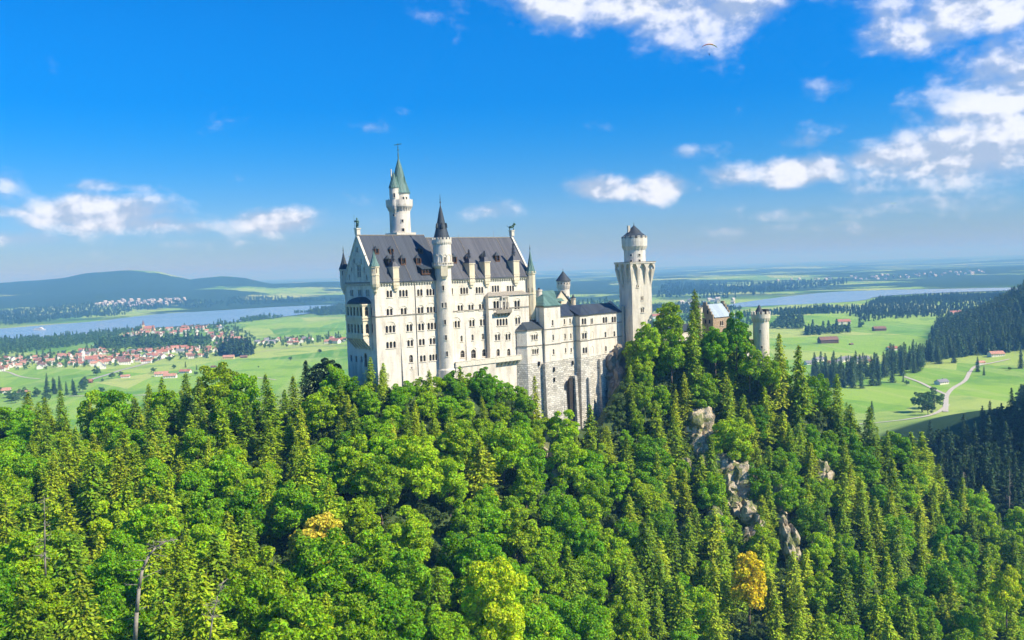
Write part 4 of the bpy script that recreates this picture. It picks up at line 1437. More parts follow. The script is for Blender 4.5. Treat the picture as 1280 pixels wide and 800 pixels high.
FP = lambda a, t: V2(FRONT.P(a, 0, t))
def base_block(pts, grow=1.5):
    cx = sum(p[0] for p in pts) / len(pts); cy = sum(p[1] for p in pts) / len(pts)
    rm = sum(math.hypot(p[0] - cx, p[1] - cy) for p in pts) / len(pts)
    k1 = 1 + .22 / rm; k0 = 1 + grow / rm
    stone.prism([(cx + (p[0] - cx) * k0, cy + (p[1] - cy) * k0) for p in pts], BOT, ST_Z, k1 / k0)


# small polygonal annex in the corner
a0 = wa(658.5, 5.2); a1 = wa(676.8, 5.2)
zA = wz(668, 411.3, 5.2)
face(FP(a0 - 2.6, 2.4), FP(a0, 5.2), zA)
face(FP(a0, 5.2), FP(a1 + .4, 5.2), zA, [(668.2, 421.4, 3, dict(w=.7, h=2.0, gap=.4, hood=True)), (669.2, 439.3, 3, dict(w=.7, h=2.0, gap=.4, hood=True))])
rb = MB()
vs = [FRONT.P(a0 - 3.0, zA, 1.8), FRONT.P(a0 - .1, zA, 5.7), FRONT.P(a1 + .6, zA, 5.7), FRONT.P(a1 + .6, zA + 3.2, 1.2), FRONT.P(a0 + .8, zA + 3.2, 1.2), FRONT.P(a0 - 3, zA, -2), FRONT.P(a1 + .6, zA + 3.2, -4), FRONT.P(a0 + .8, zA + 3.2, -4)]
rb.add(vs, [(0, 1, 4), (1, 2, 3, 4), (5, 0, 4, 7), (4, 3, 6, 7)])
rb.link('annex_roof', M['spire'], bow)
# tower block
tA = 6.2
b0 = wa(680.8, tA); b1 = wa(701.3, tA)
zB = wz(691, 382.3, tA)
face(FP(b0, 3.0 - 6), FP(b0, tA), zB)
face(FP(b0, tA), FP(b1, tA), zB, [(690.7, 403.4, 1, dict(w=.8, h=2.1)), (691.5, 421.8, 1, dict(w=.8, h=2.1)), (692, 439.8, 1, dict(w=.8, h=2.1))])
face(FP(b1, tA), FP(b1, -2), zB)
face(FP(b1, -3), FP(b0, -3), zB)
rb = MB()
rb.prism([FP(b0 - .5, tA + .5), FP(b1 + .5, tA + .5), FP(b1 + .5, -3.5), FP(b0 - .5, -3.5)], zB, zB + .3)
rb.prism([FP(b0 - .5, tA + .5), FP(b1 + .5, tA + .5), FP(b1 + .5, -3.5), FP(b0 - .5, -3.5)], zB + .3, zB + 4.3, .12)
rb.link('roof', M['copper'], bow)
# recessed link
tR = 4.0
c1 = wa(719.3, tR) - .2
zC = wz(710, 394.6, tR)
face(FP(b1, tR), FP(c1 + 1, tR), zC, [(705.5, 402, 1, dict(w=.75, h=2.1)), (712.6, 401.3, 1, dict(w=.75, h=2.1)), (706.4, 420.4, 1, dict(w=.7, h=2.0)), (713.5, 419.8, 1, dict(w=.7, h=2.0)),
                                      (707, 438, 1, dict(w=.7, h=1.9)), (714, 437.6, 1, dict(w=.7, h=1.9))])
# bay tower with the canted corner, then the flat east part
tB = 6.6
d0 = wa(725.4, tB); d1 = wa(735.4, tB)
zD = wz(730, 394, tB)
face(FP(d0, -4), FP(d0, tB), zD)
face(FP(d0, tB), FP(d1, tB), zD, [(730, 401.6, 2, dict(w=.95, h=2.4, gap=.4)), (730.6, 419.7, 2, dict(w=.95, h=2.4, gap=.4, hood=True)), (731.2, 437.8, 2, dict(w=.95, h=2.3, gap=.4))])
tF = 4.6
e0 = wa(743, tF); e1 = wa(777.5, tF)
face(FP(d1, tB), FP(e0, tF), zD, [(739.8, 401.3, 2, dict(w=.9, h=2.3, gap=.4))])
zE = wz(760, 392.8, tF)
fl = face(FP(e0, tF), FP(e1, tF), zD, [(756.2, 399.9, 2, dict(w=1.0, h=2.4, gap=.4)), (767.2, 399.3, 2, dict(w=1.0, h=2.4, gap=.4)),
                                       (756.8, 418.2, 1, dict(w=.9, h=2.3)), (767.9, 417.4, 1, dict(w=.9, h=2.3)), (757.4, 435.8, 1, dict(w=.9, h=2.1)), (768.5, 435, 1, dict(w=.9, h=2.1))])
face(FP(e1, tF), FP(e1, -8), zD)
for py in (419.3, 438):                              # blind arches on the canted face
    arc = MB()
    P0 = Plane(Vector((*FP(d1, tB), 0)), Vector((*FP(e0, tF), 0)) - Vector((*FP(d1, tB), 0)), (1, 0, 0))
    P0.n = Vector((P0.d.y, -P0.d.x, 0))
    a_, z_ = P0.hit(740.2, py)
    for j in range(10):
        t0, t1 = math.pi * j / 10, math.pi * (j + 1) / 10
        Q = lambda tt, r_, o_: P0.P(a_ + math.cos(tt) * r_, z_ + .6 + math.sin(tt) * r_, o_)
        arc.add([Q(t0, 1.15, 0), Q(t0, 1.4, 0), Q(t1, 1.4, 0), Q(t1, 1.15, 0), Q(t0, 1.15, .15), Q(t0, 1.4, .15), Q(t1, 1.4, .15), Q(t1, 1.15, .15)], [(4, 5, 6, 7), (1, 2, 6, 5), (0, 4, 7, 3)])
    arc.box(P0.o, P0.d, P0.n, a_ - 1.4, a_ - 1.15, 0, .15, z_ - 1.4, z_ + .6); arc.box(P0.o, P0.d, P0.n, a_ + 1.15, a_ + 1.4, 0, .15, z_ - 1.4, z_ + .6)
    arc.link('blind_arch', M['trim'], bow)
# pinnacled end wall
ew_ = MB()
zt_ = wz(778, 383.5, tF)
ew_.box(FRONT.o, UX, NX, e1, e1 + .9, tF - .6, tF + .5, ST_Z, zt_)
ew_.box(FRONT.o, UX, NX, e1 - .15, e1 + 1.05, tF - .8, tF + .7, zt_, zt_ + .35)
P = lambda t, z: FRONT.P(e1, z, t)
zr2 = wz(768, 378, tF - 7)
ew_.add([FRONT.P(e1 + .05, zD, tF), FRONT.P(e1 + .05, zr2 + .9, tF - 6.5), FRONT.P(e1 + .05, zD, tF - 13), FRONT.P(e1 + .75, zD, tF), FRONT.P(e1 + .75, zr2 + .9, tF - 6.5), FRONT.P(e1 + .75, zD, tF - 13)],
        [(0, 2, 1), (3, 4, 5), (0, 1, 4, 3), (1, 2, 5, 4)])
ew_.link('end_wall', M['grey_wall'], bow)
ew_ = MB()
ew_.box(FRONT.o, UX, NX, e1 + .9, e1 + 4.6, -6, tF - .3, ST_Z - 1, wz(786, 398, tF))
ew_.link('end_block', M['plaster'], bow)
rb = MB()
zq = wz(786, 398, tF)
rb.hexa([FRONT.P(e1 + .9, zq, tF), FRONT.P(e1 + 4.9, zq, tF), FRONT.P(e1 + 4.9, zq, -6), FRONT.P(e1 + .9, zq, -6), FRONT.P(e1 + .9, zq + 3.1, 0), FRONT.P(e1 + 1.6, zq + 3.1, 0), FRONT.P(e1 + 1.6, zq + 3.1, -6), FRONT.P(e1 + .9, zq + 3.1, -6)])
rb.link('end_roof', M['spire'], bow)
# main roofs of the wing
rb = MB()
zRr = wz(712, 379.5, tR - 6)
q = [FRONT.P(b1 + .1, zC, tR + .5), FRONT.P(d0, zC, tR + .5), FRONT.P(d0 + 1, zRr, tR - 6), FRONT.P(b1 + .1, zRr, tR - 6), FRONT.P(b1 + .1, zC, tR - 13), FRONT.P(d0 + 1, zC, tR - 13)]
rb.add(q, [(0, 1, 2, 3), (3, 2, 5, 4)])
q = [FRONT.P(d0 - .5, zD, tB + .5), FRONT.P(d1 + .3, zD, tB + .5), FRONT.P(e0 + .3, zD, tF + .5), FRONT.P(e1, zD, tF + .5), FRONT.P(e1, zr2, tF - 6.5), FRONT.P(d0 - .5, zr2, tF - 6.5), FRONT.P(e1, zD, tF - 13.5), FRONT.P(d0 - .5, zD, tF - 13.5),
     FRONT.P(d1 + 1.5, wz(733.5, 380, 1.5), 1.5)]
rb.add(q, [(0, 1, 8), (1, 2, 8), (2, 3, 4, 8), (8, 4, 5), (0, 8, 5), (5, 4, 6, 7), (0, 5, 7)])
r_ = rb.link('roof', M['roof'], bow)
wall.link('wall', M['plaster'], bow)
base_block([FP(a0 - 2.6, 2.4), FP(a0, 5.2), FP(a1 + .6, 5.2), FP(a1 + .6, -1), FP(a0 - 2.6, -1)])
base_block([FP(b0, tA), FP(b1, tA), FP(b1, -3), FP(b0, -3)])
base_block([FP(b1 - 1, tR), FP(d0 + 1, tR), FP(d0 + 1, -6), FP(b1 - 1, -6)], .9)
base_block([FP(d0, tB), FP(d1, tB), FP(e0, tF), FP(e1, tF), FP(e1, -8), FP(d0, -8)])
stone.link('stone_base', M['stone'], bow)
sc_.link('string_course', M['string'], bow)
# buttresses and the tall base arch, its inner shade painted as a dark panel
bt = MB()
for px, w, t, zt2 in ((681.6, 1.1, tA + .9, 455), (704, 1.1, tA + .4, 489), (718.6, .9, tB + .6, 470), (735.5, .9, tB + 1.2, 472), (750.5, 1.0, tF + 1.2, 449)):
    a_ = wa(px, t); zt3 = wz(px, zt2, t)
    bt.hexa([FRONT.P(a_ - w * .8, BOT, t + 1.6), FRONT.P(a_ + w * .8, BOT, t + 1.6), FRONT.P(a_ + w * .8, BOT, t - 3), FRONT.P(a_ - w * .8, BOT, t - 3),
             FRONT.P(a_ - w * .6, zt3, t), FRONT.P(a_ + w * .6, zt3, t), FRONT.P(a_ + w * .6, zt3, t - 3), FRONT.P(a_ - w * .6, zt3, t - 3)])
bt.link('buttress', M['stone'], bow)
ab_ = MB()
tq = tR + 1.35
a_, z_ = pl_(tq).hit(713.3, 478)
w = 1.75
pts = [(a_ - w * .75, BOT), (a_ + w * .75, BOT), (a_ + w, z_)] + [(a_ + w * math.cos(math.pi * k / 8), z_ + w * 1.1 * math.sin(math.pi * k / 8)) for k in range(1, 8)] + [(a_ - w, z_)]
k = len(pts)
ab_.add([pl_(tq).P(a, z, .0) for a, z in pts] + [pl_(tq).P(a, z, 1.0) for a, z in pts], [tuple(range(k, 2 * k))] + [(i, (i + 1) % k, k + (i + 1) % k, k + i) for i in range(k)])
ab_.link('arch_shade_panel', plain('painted_recess_shade', (0.045, 0.038, 0.03), .95, .4, 1.5), bow)
sb = MB()
for px, py, t in ((692.5, 461.6, tA), (692.8, 474.5, tA), (674, 454.5, 5.2), (716, 453.5, tR)):
    a_, z_ = pl_(t + .45).hit(px, py); sb.box(FRONT.o, UX, NX, a_ - .3, a_ + .3, t, t + .75, z_ - .8, z_ + .8)
sb.link('arrow_slit', M['glass'], bow)

# ================= building behind with green copper roof, gable, round turret
kb = root('courtyard_house', tuple(FRONT.P(wa(700, -14), O.z - 40, -14)), 'cream gabled house with green copper roof and capped round turret, behind the bower', 'house')
pt = -14.0
kw = MB()
k0 = wa(693.5, pt); k1 = wa(714.5, pt)
zke = wz(712, 379, pt); zkr = wz(700.7, 364, pt)
mid = (k0 + k1) / 2 - .3
kp = pl_(pt)
kwl = Wall(kp, [(k0, O.z - 40), (k1, O.z - 40), (k1, zke), (mid, zkr), (k0, zke - .0)], kw)
kwl.win(701, 377.3, 1, .6, 1.5)
kwl.build(kb)
kw.add([kp.P(k1, O.z - 40), kp.P(k1, O.z - 40, -18), kp.P(k1, zke, -18), kp.P(k1, zke)], [(0, 1, 2, 3)])
kw.link('wall', M['cream'], kb)
rb = MB()
q = [kp.P(k0 - .5, zke - .3, .3), kp.P(mid, zkr + .1, .3), kp.P(k1 + .5, zke - .3, .3), kp.P(k0 - .5, zke - .3, -18), kp.P(mid, zkr + .1, -18), kp.P(k1 + .5, zke - .3, -18)]
rb.add(q, [(0, 1, 4, 3), (1, 2, 5, 4)])
# long teal slope running left behind the tower block
lz0 = wz(672, 377, pt + 2); l0 = wa(668, pt + 2)
zL = wz(680, 363.4, pt - 5)
rb.add([kp.P(l0, lz0 - .5, 2), kp.P(mid, lz0 - .5, 2), kp.P(mid, zL, -5), kp.P(l0 + 2.5, zL, -5)], [(0, 1, 2, 3)])
rb.add([kp.P(mid, zL, -5), kp.P(l0 + 2.5, zL, -5), kp.P(l0 + 2.5, lz0, -12), kp.P(mid, lz0, -12), kp.P(l0, lz0 - .5, 2)], [(0, 1, 2, 3), (1, 4, 2)])
rb.link('roof', M['copper'], kb)
gc = MB()
gc.tube(kp.P(mid, zkr + .35, .25), kp.P(k1 + .3, zke + .1, .25), .22, .22, 4); gc.tube(kp.P(mid, zkr + .35, .25), kp.P(k0 - .3, zke + .1, .25), .22, .22, 4)
gc.link('gable_coping', M['string'], kb)
# chimneys
for px, y0, y1 in ((673.7, 384, 362),):
    cc = kp.P(wa(px, pt), 0, 1.0)
    cm = MB(); cm.lathe(V2(cc), [(1.15, wz(px, y0, pt)), (1.15, wz(px, y1 + 2, pt)), (1.35, wz(px, y1 + 1.6, pt)), (1.35, wz(px, y1, pt)), (.1, wz(px, y1, pt))], 12)
    c_ = cm.link('chimney', M['grey_wall'], kb)
    cm = MB(); cm.lathe(V2(cc), [(.6, wz(px, y1, pt)), (.5, wz(px, y1 - 1.6, pt)), (.1, wz(px, y1 - 2.4, pt))], 8); cm.link('chimney_cap', M['spire'], c_)
cc = V2(pl_(2.5).P(wa(673.5, 2.5), 0)); cm = MB()
cm.lathe(cc, [(1.0, wz(674, 402, 2.5)), (1.0, wz(674, 384.5, 2.5)), (.1, wz(674, 383.5, 2.5))], 10); cm.link('chimney', M['plaster'], kb)
# round turret
rp = pt - 9
RC = V2(pl_(rp).P(wa(706.3, rp), 0)); RD = RC[1]
rz = lambda py: at(706.3 - (360 - py) * .035, py, RD).z
RR = 16 / 2 * RD / F
tb = MB()
tb.lathe(RC, [(RR * .92, O.z - 40), (RR * .92, rz(361)), (RR * 1.06, rz(357.5)), (RR * 1.06, rz(351.2)), (.1, rz(351.2))], 24)
ring(tb, RC, RR * 1.08, 18, .45, rz(361), rz(357), .4, 0, True)
t_ = tb.link('turret', M['plaster'], kb)
cb = MB(); cb.lathe(RC, [(RR * 1.22, rz(351.2)), (RR * 1.2, rz(350.7)), (RR * .55, rz(344)), (.08, rz(338.7))], 24); cb.link('turret_roof', M['spire'], t_)
fb = MB(); finial(fb, RC, rz(339.3), rz(335.5)); fb.link('finial', M['iron'], t_)
for k in (-.75, -.3, .15, .6, 1.05): slot(kb, RC, RR * 1.06, toward(RC, k), rz(354), .45, .7)
slot(kb, RC, RR * .92, toward(RC, .25), rz(368.5), .5, 1.0)
PC = V2(pl_(pt + 2).P(wa(718, pt + 2), 0)); pz_ = lambda py: wz(718, py, pt + 2)
pb = MB(); pb.lathe(PC, [(.95, pz_(386)), (.95, pz_(374.5)), (1.15, pz_(374)), (1.15, pz_(372.8)), (.1, pz_(372.8))], 10); p_ = pb.link('pepper_turret', M['cream'], kb)
pb = MB(); pb.lathe(PC, [(1.2, pz_(372.9)), (.5, pz_(370.5)), (.05, pz_(367.5))], 10); pb.link('turret_roof', M['spire'], p_)

# ================= tall square tower
BET = math.radians(25)
TQ = at(790.6, 390, 352)
td = Vector((math.cos(BET), math.sin(BET), 0)); tn = Vector((math.sin(BET), -math.cos(BET), 0))
TA = 9.4
sq = root('square_tower', (TQ.x, TQ.y, O.z - 40), 'tall square white tower with arched overhanging top and a capped round turret on it', 'tower')
sz = lambda py: at(790.6, py, TQ.y).z
tc = Vector((TQ.x, TQ.y, 0)) + td * TA / 2 - tn * TA / 2
def sqp(h): return [V2(tc + td * (h * sx) - tn * (h * sy)) for sx, sy in ((-1, -1), (1, -1), (1, 1), (-1, 1))]
body = MB()
H0 = TA / 2
fA = Plane(V2(tc - td * H0 + tn * H0), td, tn); fL = Plane(V2(tc - td * H0 - tn * H0), tn, -td)
zbm = O.z - 50
zs1 = sz(353)
w1 = Wall(fA, [(0, zbm), (TA, zbm), (TA, zs1), (0, zs1)], body)
w1.win(797, 357.5, 2, .45, 1.0, .25, arch=False); w1.win(802.6, 372.7, 2, .45, 1.5, .3); w1.win(803, 387.6, 2, .55, 1.9, .3, hood=True)
w1.build(sq)
w2 = Wall(fL, [(0, zbm), (TA, zbm), (TA, zs1), (0, zs1)], body)
w2.win(778.5, 357.5, 1, .5, .9, arch=False); w2.build(sq)
for o_, d_, n_ in ((tc + td * H0 + tn * H0, -tn, td), (tc + td * H0 - tn * H0, -td, -tn)):
    Wall(Plane(V2(o_), d_, n_), [(0, zbm), (TA, zbm), (TA, zs1), (0, zs1)], body).build(sq)
# flared head with pointed machicolation arches: piers between recesses
H1 = H0 + 1.15
zh0, zh1, zh2, ztop = sz(354), sz(344), sz(337), sz(329.6)
for (o2, d2, n2) in ((tc - td * H0 + tn * H0, td, tn), (tc - td * H0 - tn * H0, tn, -td), (tc + td * H0 + tn * H0, -tn, td), (tc + td * H0 - tn * H0, -td, -tn)):
    p2 = Plane(V2(o2), d2, n2)
    nb = 3
    for i in range(nb + 1):
        f0 = i / nb; a_in = TA * f0; a_out = -1.15 + (TA + 2.3) * f0
        wi, wo = (.72, .92)
        if i == 0: li, ri, lo_, ro = 0, wi, -1.15, -1.15 + wo * 1.2
        elif i == nb: li, ri, lo_, ro = TA - wi, TA, TA + 1.15 - wo * 1.2, TA + 1.15
        else: li, ri, lo_, ro = a_in - wi / 2, a_in + wi / 2, a_out - wo / 2, a_out + wo / 2
        zz0 = zh0 - 1.0
        body.hexa([p2.P(li, zz0, .02), p2.P(ri, zz0, .02), p2.P(ri, zz0, -.4), p2.P(li, zz0, -.4), p2.P(lo_, zh2, 1.15), p2.P(ro, zh2, 1.15), p2.P(ro, zh2, -.4), p2.P(lo_, zh2, -.4)])
    # pointed arch heads
    outl = [(-1.15, zh2 - .05), (TA + 1.15, zh2 - .05), (TA + 1.15, ztop), (-1.15, ztop)]
    hp = Plane(V2(Vector((*V2(o2), 0)) + n2 * 1.15), d2, n2)
    seg = (TA + 2.3) / nb
    holes = []
    base = [(-1.15, zh2 - .05)]
    for i in range(nb):
        cx = -1.15 + seg * (i + .5); hw = seg / 2 - .5
        base += [(cx - hw, zh2 - .05), (cx - hw, zh2 + .6), (cx - hw * .55, zh2 + 1.9), (cx, zh2 + 2.6), (cx + hw * .55, zh2 + 1.9), (cx + hw, zh2 + .6), (cx + hw, zh2 - .05)]
    base += [(TA + 1.15, zh2 - .05), (TA + 1.15, ztop), (-1.15, ztop)]
    Wall(hp, base, body).build(sq)
    body.add([hp.P(a, z) for a, z in base[:-3]] + [hp.P(a, z, -1.4) for a, z in base[:-3]], [(i, i + 1, len(base) - 3 + i + 1, len(base) - 3 + i) for i in range(len(base) - 4)])
body.prism(sqp(H1 + .22), ztop, ztop + .5)
body.prism(sqp(H0 - .02), zs1 - .1, ztop - .1)
b_ = body.link('wall', M['grey_wall'], sq)
cr = MB(); cr.prism(sqp(H1 + .30), ztop + .5, ztop + .75); cr.link('parapet', M['string'], sq)
RT = V2(tc + Vector((0.1, 0, 0))); r1_ = 26.5 / 2 * RT[1] / F
qz = lambda py: at(793, py, RT[1]).z
tb = MB()
tb.lathe(RT, [(r1_, ztop), (r1_, qz(313)), (r1_ * 1.17, qz(308)), (r1_ * 1.2, qz(302)), (r1_ * 1.2, qz(298)), (r1_ * 1.08, qz(298)), (.1, qz(298))], 32)
ring(tb, RT, r1_ * 1.2, 20, .55, qz(312.5), qz(307.5), .75, 0, True)
ring(tb, RT, r1_ * 1.2, 14, 1.25, qz(298), qz(295.2), .45)
tb.lathe(RT, [(r1_ * 1.0, qz(298)), (r1_ * 1.0, qz(295))], 24)
t_ = tb.link('round_turret', M['plaster'], sq)
cb = MB(); cb.lathe(RT, [(r1_ * 1.22, qz(296.6)), (r1_ * 1.2, qz(296)), (r1_ * .75, qz(291.5)), (r1_ * .4, qz(286.5)), (.1, qz(281.6))], 32); cb.link('turret_roof', M['spire'], t_)
fb = MB(); finial(fb, RT, qz(282), qz(277.5)); fb.link('finial', M['iron'], t_)
cm = MB(); cm.box(RT, td, tn, -3.0, -2.1, -.5, .4, qz(293), qz(282)); cm.link('chimney', M['grey_wall'], t_)
for k, z in ((-.35, 319), (.45, 319), (-.35, 327.2), (.45, 327)): slot(sq, RT, r1_, toward(RT, k), qz(z), .8, .7 if z < 320 else 1.5)

# ================= low link building and gatehouse beyond the trees
lw = root('connecting_wing', tuple(at(835, 470, 362)), 'low white connecting building with dark roof, half hidden by trees right of the square tower', 'castle wing')
lp = pl_(-4.0)
l0 = wa(812, -4) ; l1 = wa(880, -4)
wl = MB(); W_ = Wall(lp, [(l0, O.z - 50), (l1, O.z - 50), (l1, wz(840, 415, -4)), (l0, wz(840, 415, -4))], wl)
for i, px in enumerate((820, 828, 836, 844, 852, 860)): W_.win(px, 424, 2, .7, 2.0, .35)
W_.build(lw); wl.link('wall', M['plaster'], lw)
rb = MB(); zq = wz(840, 415, -4)
rb.add([lp.P(l0, zq, .4), lp.P(l1, zq, .4), lp.P(l1, zq + 2.6, -5), lp.P(l0, zq + 2.6, -5), lp.P(l0, zq, -10), lp.P(l1, zq, -10)], [(0, 1, 2, 3), (3, 2, 5, 4)])
rb.link('roof', M['spire'], lw)

gt = root('gatehouse', tuple(at(900, 470, 372)), 'red and cream gatehouse with stepped brown gables and pale blue roof, among the treetops', 'gatehouse')
GD = 372
gpl = Plane(V2(at(893, 420, GD)), UX, NX)            # long side right of the front gable
gz_ = lambda px, py: gpl.hit(px, py)[1]
glen = gpl.hit(914.5, 400)[0]
gwid = 8.5
ggp = Plane(gpl.o, WX, -UX)
wl = MB()
zge = gz_(893, 397); zgr = Plane(gpl.o - NX * gwid / 2, UX, NX).hit(885, 380.5)[1]
W_ = Wall(gpl, [(0, O.z - 50), (glen, O.z - 50), (glen, zge), (0, zge)], wl)
W_.win(902, 404, 2, .8, 2, .4); W_.win(910, 403, 2, .8, 2, .4)
W_.build(gt); wl.link('wall', M['brick'], gt)
wl = MB()
def stepped(off):
    o_ = [(0, O.z - 50), (gwid, O.z - 50), (gwid, zge)]
    n = 5
    pts = []
    for i in range(n):
        x = gwid / 2 * i / n; z = zge + (zgr + .6 - zge) * (i + 1) / n
        pts.append((x, z))
    left = [(0, zge)]
    for i in range(n):
        x = gwid / 2 * i / n; z = zge + (zgr + 1.0 - zge) * (i + 1) / n
        left += [(x, z), (gwid / 2 * (i + 1) / n if i < n - 1 else gwid / 2 - .3, z)]
    right = [(gwid - x, z) for x, z in reversed(left[1:])]
    return o_ + right[:0] + [(gwid - x, z) for x, z in left[1:]] + list(reversed(left[1:])) + [(0, zge)]
for off in (0, glen):
    o2 = gpl.o + UX * off
    pp = Plane(V2(o2), WX, -UX)
    st_ = stepped(off)
    k = len(st_)
    a = [pp.P(x, z, .0) for x, z in st_]; b2 = [pp.P(x, z, .7) for x, z in st_]
    tr = tessellate_polygon([[Vector((x, z, 0)) for x, z in st_]])
    wl.add(a + b2, [tuple(t) for t in tr] + [tuple(k + i for i in reversed(t)) for t in tr] + [(i, (i + 1) % k, k + (i + 1) % k, k + i) for i in range(k)])
g_ = wl.link('stepped_gable', M['brown_stone'], gt)
wn_ = MB()
for px, py in ((884.5, 390), (882, 402), (887, 402)):
    a_, z_ = ggp.out(.7).hit(px, py); wn_.box(ggp.o, ggp.d, ggp.n, a_ - .35, a_ + .35, .5, .75, z_ - .8, z_ + .8)
wn_.link('window', M['glass'], gt)
rb = MB()
q = [gpl.P(.1, zge, .4), gpl.P(glen, zge, .4), gpl.P(glen, zgr, -gwid / 2), gpl.P(.1, zgr, -gwid / 2), gpl.P(.1, zge, -gwid - .4), gpl.P(glen, zge, -gwid - .4)]
rb.add(q, [(0, 1, 2, 3), (3, 2, 5, 4)])
rb.link('roof', roof_mat('pale_blue_metal_roof', (.26, .32, .36), (.36, .43, .47), .9), gt)
for px, sgn in ((873, 0),):
    cc = V2(at(px, 390, GD - 2)); r_ = 9.8 / 2 * GD / F
    z = lambda py: at(px, py, GD - 2).z
    tb = MB(); tb.lathe(cc, [(r_ * .9, O.z - 45), (r_ * .9, z(392)), (r_ * 1.05, z(390)), (r_ * 1.05, z(385.5)), (.1, z(385.5))], 16); ring(tb, cc, r_ * 1.07, 9, .5, z(385.5), z(384), .3)
    t_ = tb.link('gate_turret', M['cream'], gt)
    cb = MB(); cb.lathe(cc, [(r_ * 1.0, z(385.3)), (.05, z(377.5))], 16); cb.link('turret_roof', M['spire'], t_)
    slot(gt, cc, r_, toward(cc, .2), z(388), .4, .8)
# lower front range with white and red walls that peep out of the trees
lf = MB(); lf.box(gpl.o, UX, NX, -2, glen + 12, -3, 3.5, O.z - 62, gz_(900, 428)); lf.link('front_range', M['brick'], gt)
lf = MB(); lf.box(gpl.o, UX, NX, glen + 4.5, glen + 7.5, 2, 4.4, O.z - 62, gz_(930, 440)); lf.link('corner_pier', M['plaster'], gt)

rt = root('gate_tower', tuple(at(952, 475, 360)), 'round pale tower with battlements and small dark cone at the castle right end', 'tower')
RD = 360
cc = V2(at(951.2, 410, RD)); r_ = 20.2 / 2 * RD / F
z = lambda py: at(951 - (410 - py) * .035, py, RD).z
tb = MB()
tb.lathe(cc, [(r_ * 1.12, O.z - 60), (r_ * .98, z(440)), (r_ * .95, z(402)), (r_ * 1.14, z(397.5)), (r_ * 1.16, z(392.5)), (r_ * .98, z(392.5)), (.1, z(393.5))], 32)
ring(tb, cc, r_ * 1.16, 18, .5, z(401.5), z(397), .5, 0, True)
ring(tb, cc, r_ * 1.16, 12, 1.05, z(392.5), z(389.2), .4)
tb.link('tower_wall', M['grey_wall'], rt)
cb = MB(); c2 = (cc[0] - .6, cc[1])
cb.lathe(c2, [(r_ * .45, z(393)), (r_ * .45, z(389.5)), (r_ * .5, z(389.5)), (.05, z(380.5))], 16); cb.link('cone_roof', M['spire'], rt)
cb = MB(); cb.box((cc[0] + 2, cc[1], 0), UX, NX, -1, 1, -1, 1, z(393), z(386.5)); cb.link('chimney', M['iron'], rt)
slot(rt, cc, r_ * .95, toward(cc, -.1), z(414), .8, 1.5); slot(rt, cc, r_ * .97, toward(cc, .05), z(433), .6, 1.0)

# the crag beside the bower's base
pc = wa(770, 6.5)
cpt = FRONT.P(pc, 0, 6.5)
def crag(px, py, D, w, h, dep, seed):
    o = rock(px, py, D, w, h, dep, seed, 'crag'); o.rotation_euler = (0, 0, math.radians(39)); return o
DC = cpt.y
crag(769, 466, DC, 9, 16, 9, 41); crag(767, 492, DC, 8.5, 16, 9, 43); crag(775, 478, DC + 2, 8, 22, 9, 45)
crag(770, 518, DC, 6, 11, 7, 47)

# ------------------------------------------------------------------ foliage
M['spruce'] = leaf_mat('spruce_needles', [(0.0, (0.17, 0.29, 0.010)), (0.3, (0.25, 0.38, 0.011)), (0.6, (0.33, 0.44, 0.012)), (0.85, (0.40, 0.48, 0.018)), (1.0, (0.18, 0.32, 0.014))], .24)
M['beech'] = leaf_mat('broad_leaves', [(0.0, (0.16, 0.38, 0.006)), (0.3, (0.22, 0.44, 0.006)), (0.55, (0.29, 0.49, 0.008)), (0.8, (0.38, 0.53, 0.010)), (1.0, (0.15, 0.36, 0.010))], .36)
M['yellow'] = leaf_mat('yellow_leaves', [(0.0, (0.66, 0.60, 0.05)), (1.0, (0.70, 0.60, 0.06))], .3)
M['orange'] = leaf_mat('golden_leaves', [(0.0, (0.72, 0.62, 0.02)), (1.0, (0.74, 0.62, 0.02))], .3)
M['lime'] = leaf_mat('lime_leaves', [(0.0, (0.46, 0.58, 0.012)), (1.0, (0.50, 0.60, 0.012))], .34)
M['bright'] = leaf_mat('bright_leaves', [(0.0, (0.34, 0.52, 0.012)), (1.0, (0.36, 0.54, 0.012))], .3)
M['dark'] = leaf_mat('shade_painted_leaves', [(0.0, (0.018, 0.06, 0.018)), (1.0, (0.022, 0.065, 0.02))], .2)  # shade on the two trees left of the palace, put into the leaf colour
M['far_leaf'] = leaf_mat('valley_leaves', [(0.0, (0.06, 0.14, 0.03)), (0.5, (0.085, 0.18, 0.035)), (1.0, (0.11, 0.20, 0.04))], .15)
M['far_needle'] = leaf_mat('valley_needles', [(0.0, (0.035, 0.095, 0.022)), (0.5, (0.055, 0.12, 0.028)), (1.0, (0.08, 0.145, 0.03))], .1)


def quads_from(C, N, T, w, l):
    """one small leaf spray per row: centre, normal-ish, long direction"""
    N = N / np.maximum(np.linalg.norm(N, axis=1, keepdims=True), 1e-6)
    T = T - N * (T * N).sum(1, keepdims=True)
    T = T / np.maximum(np.linalg.norm(T, axis=1, keepdims=True), 1e-6)
    B = np.cross(N, T)
    w = np.asarray(w)[:, None]; l = np.asarray(l)[:, None]
    V = np.stack([C - T * l * .5 - B * w * .22, C - T * l * .05 - B * w * .5 + N * w * .1, C + T * l * .5 + B * w * .05, C + T * l * .0 + B * w * .5 + N * w * .1], 1)
    V = np.stack([V[:, 0], V[:, 1], V[:, 2], V[:, 3]], 1).reshape(-1, 3)
    Q = np.arange(len(V)).reshape(-1, 4)
    return V, Q


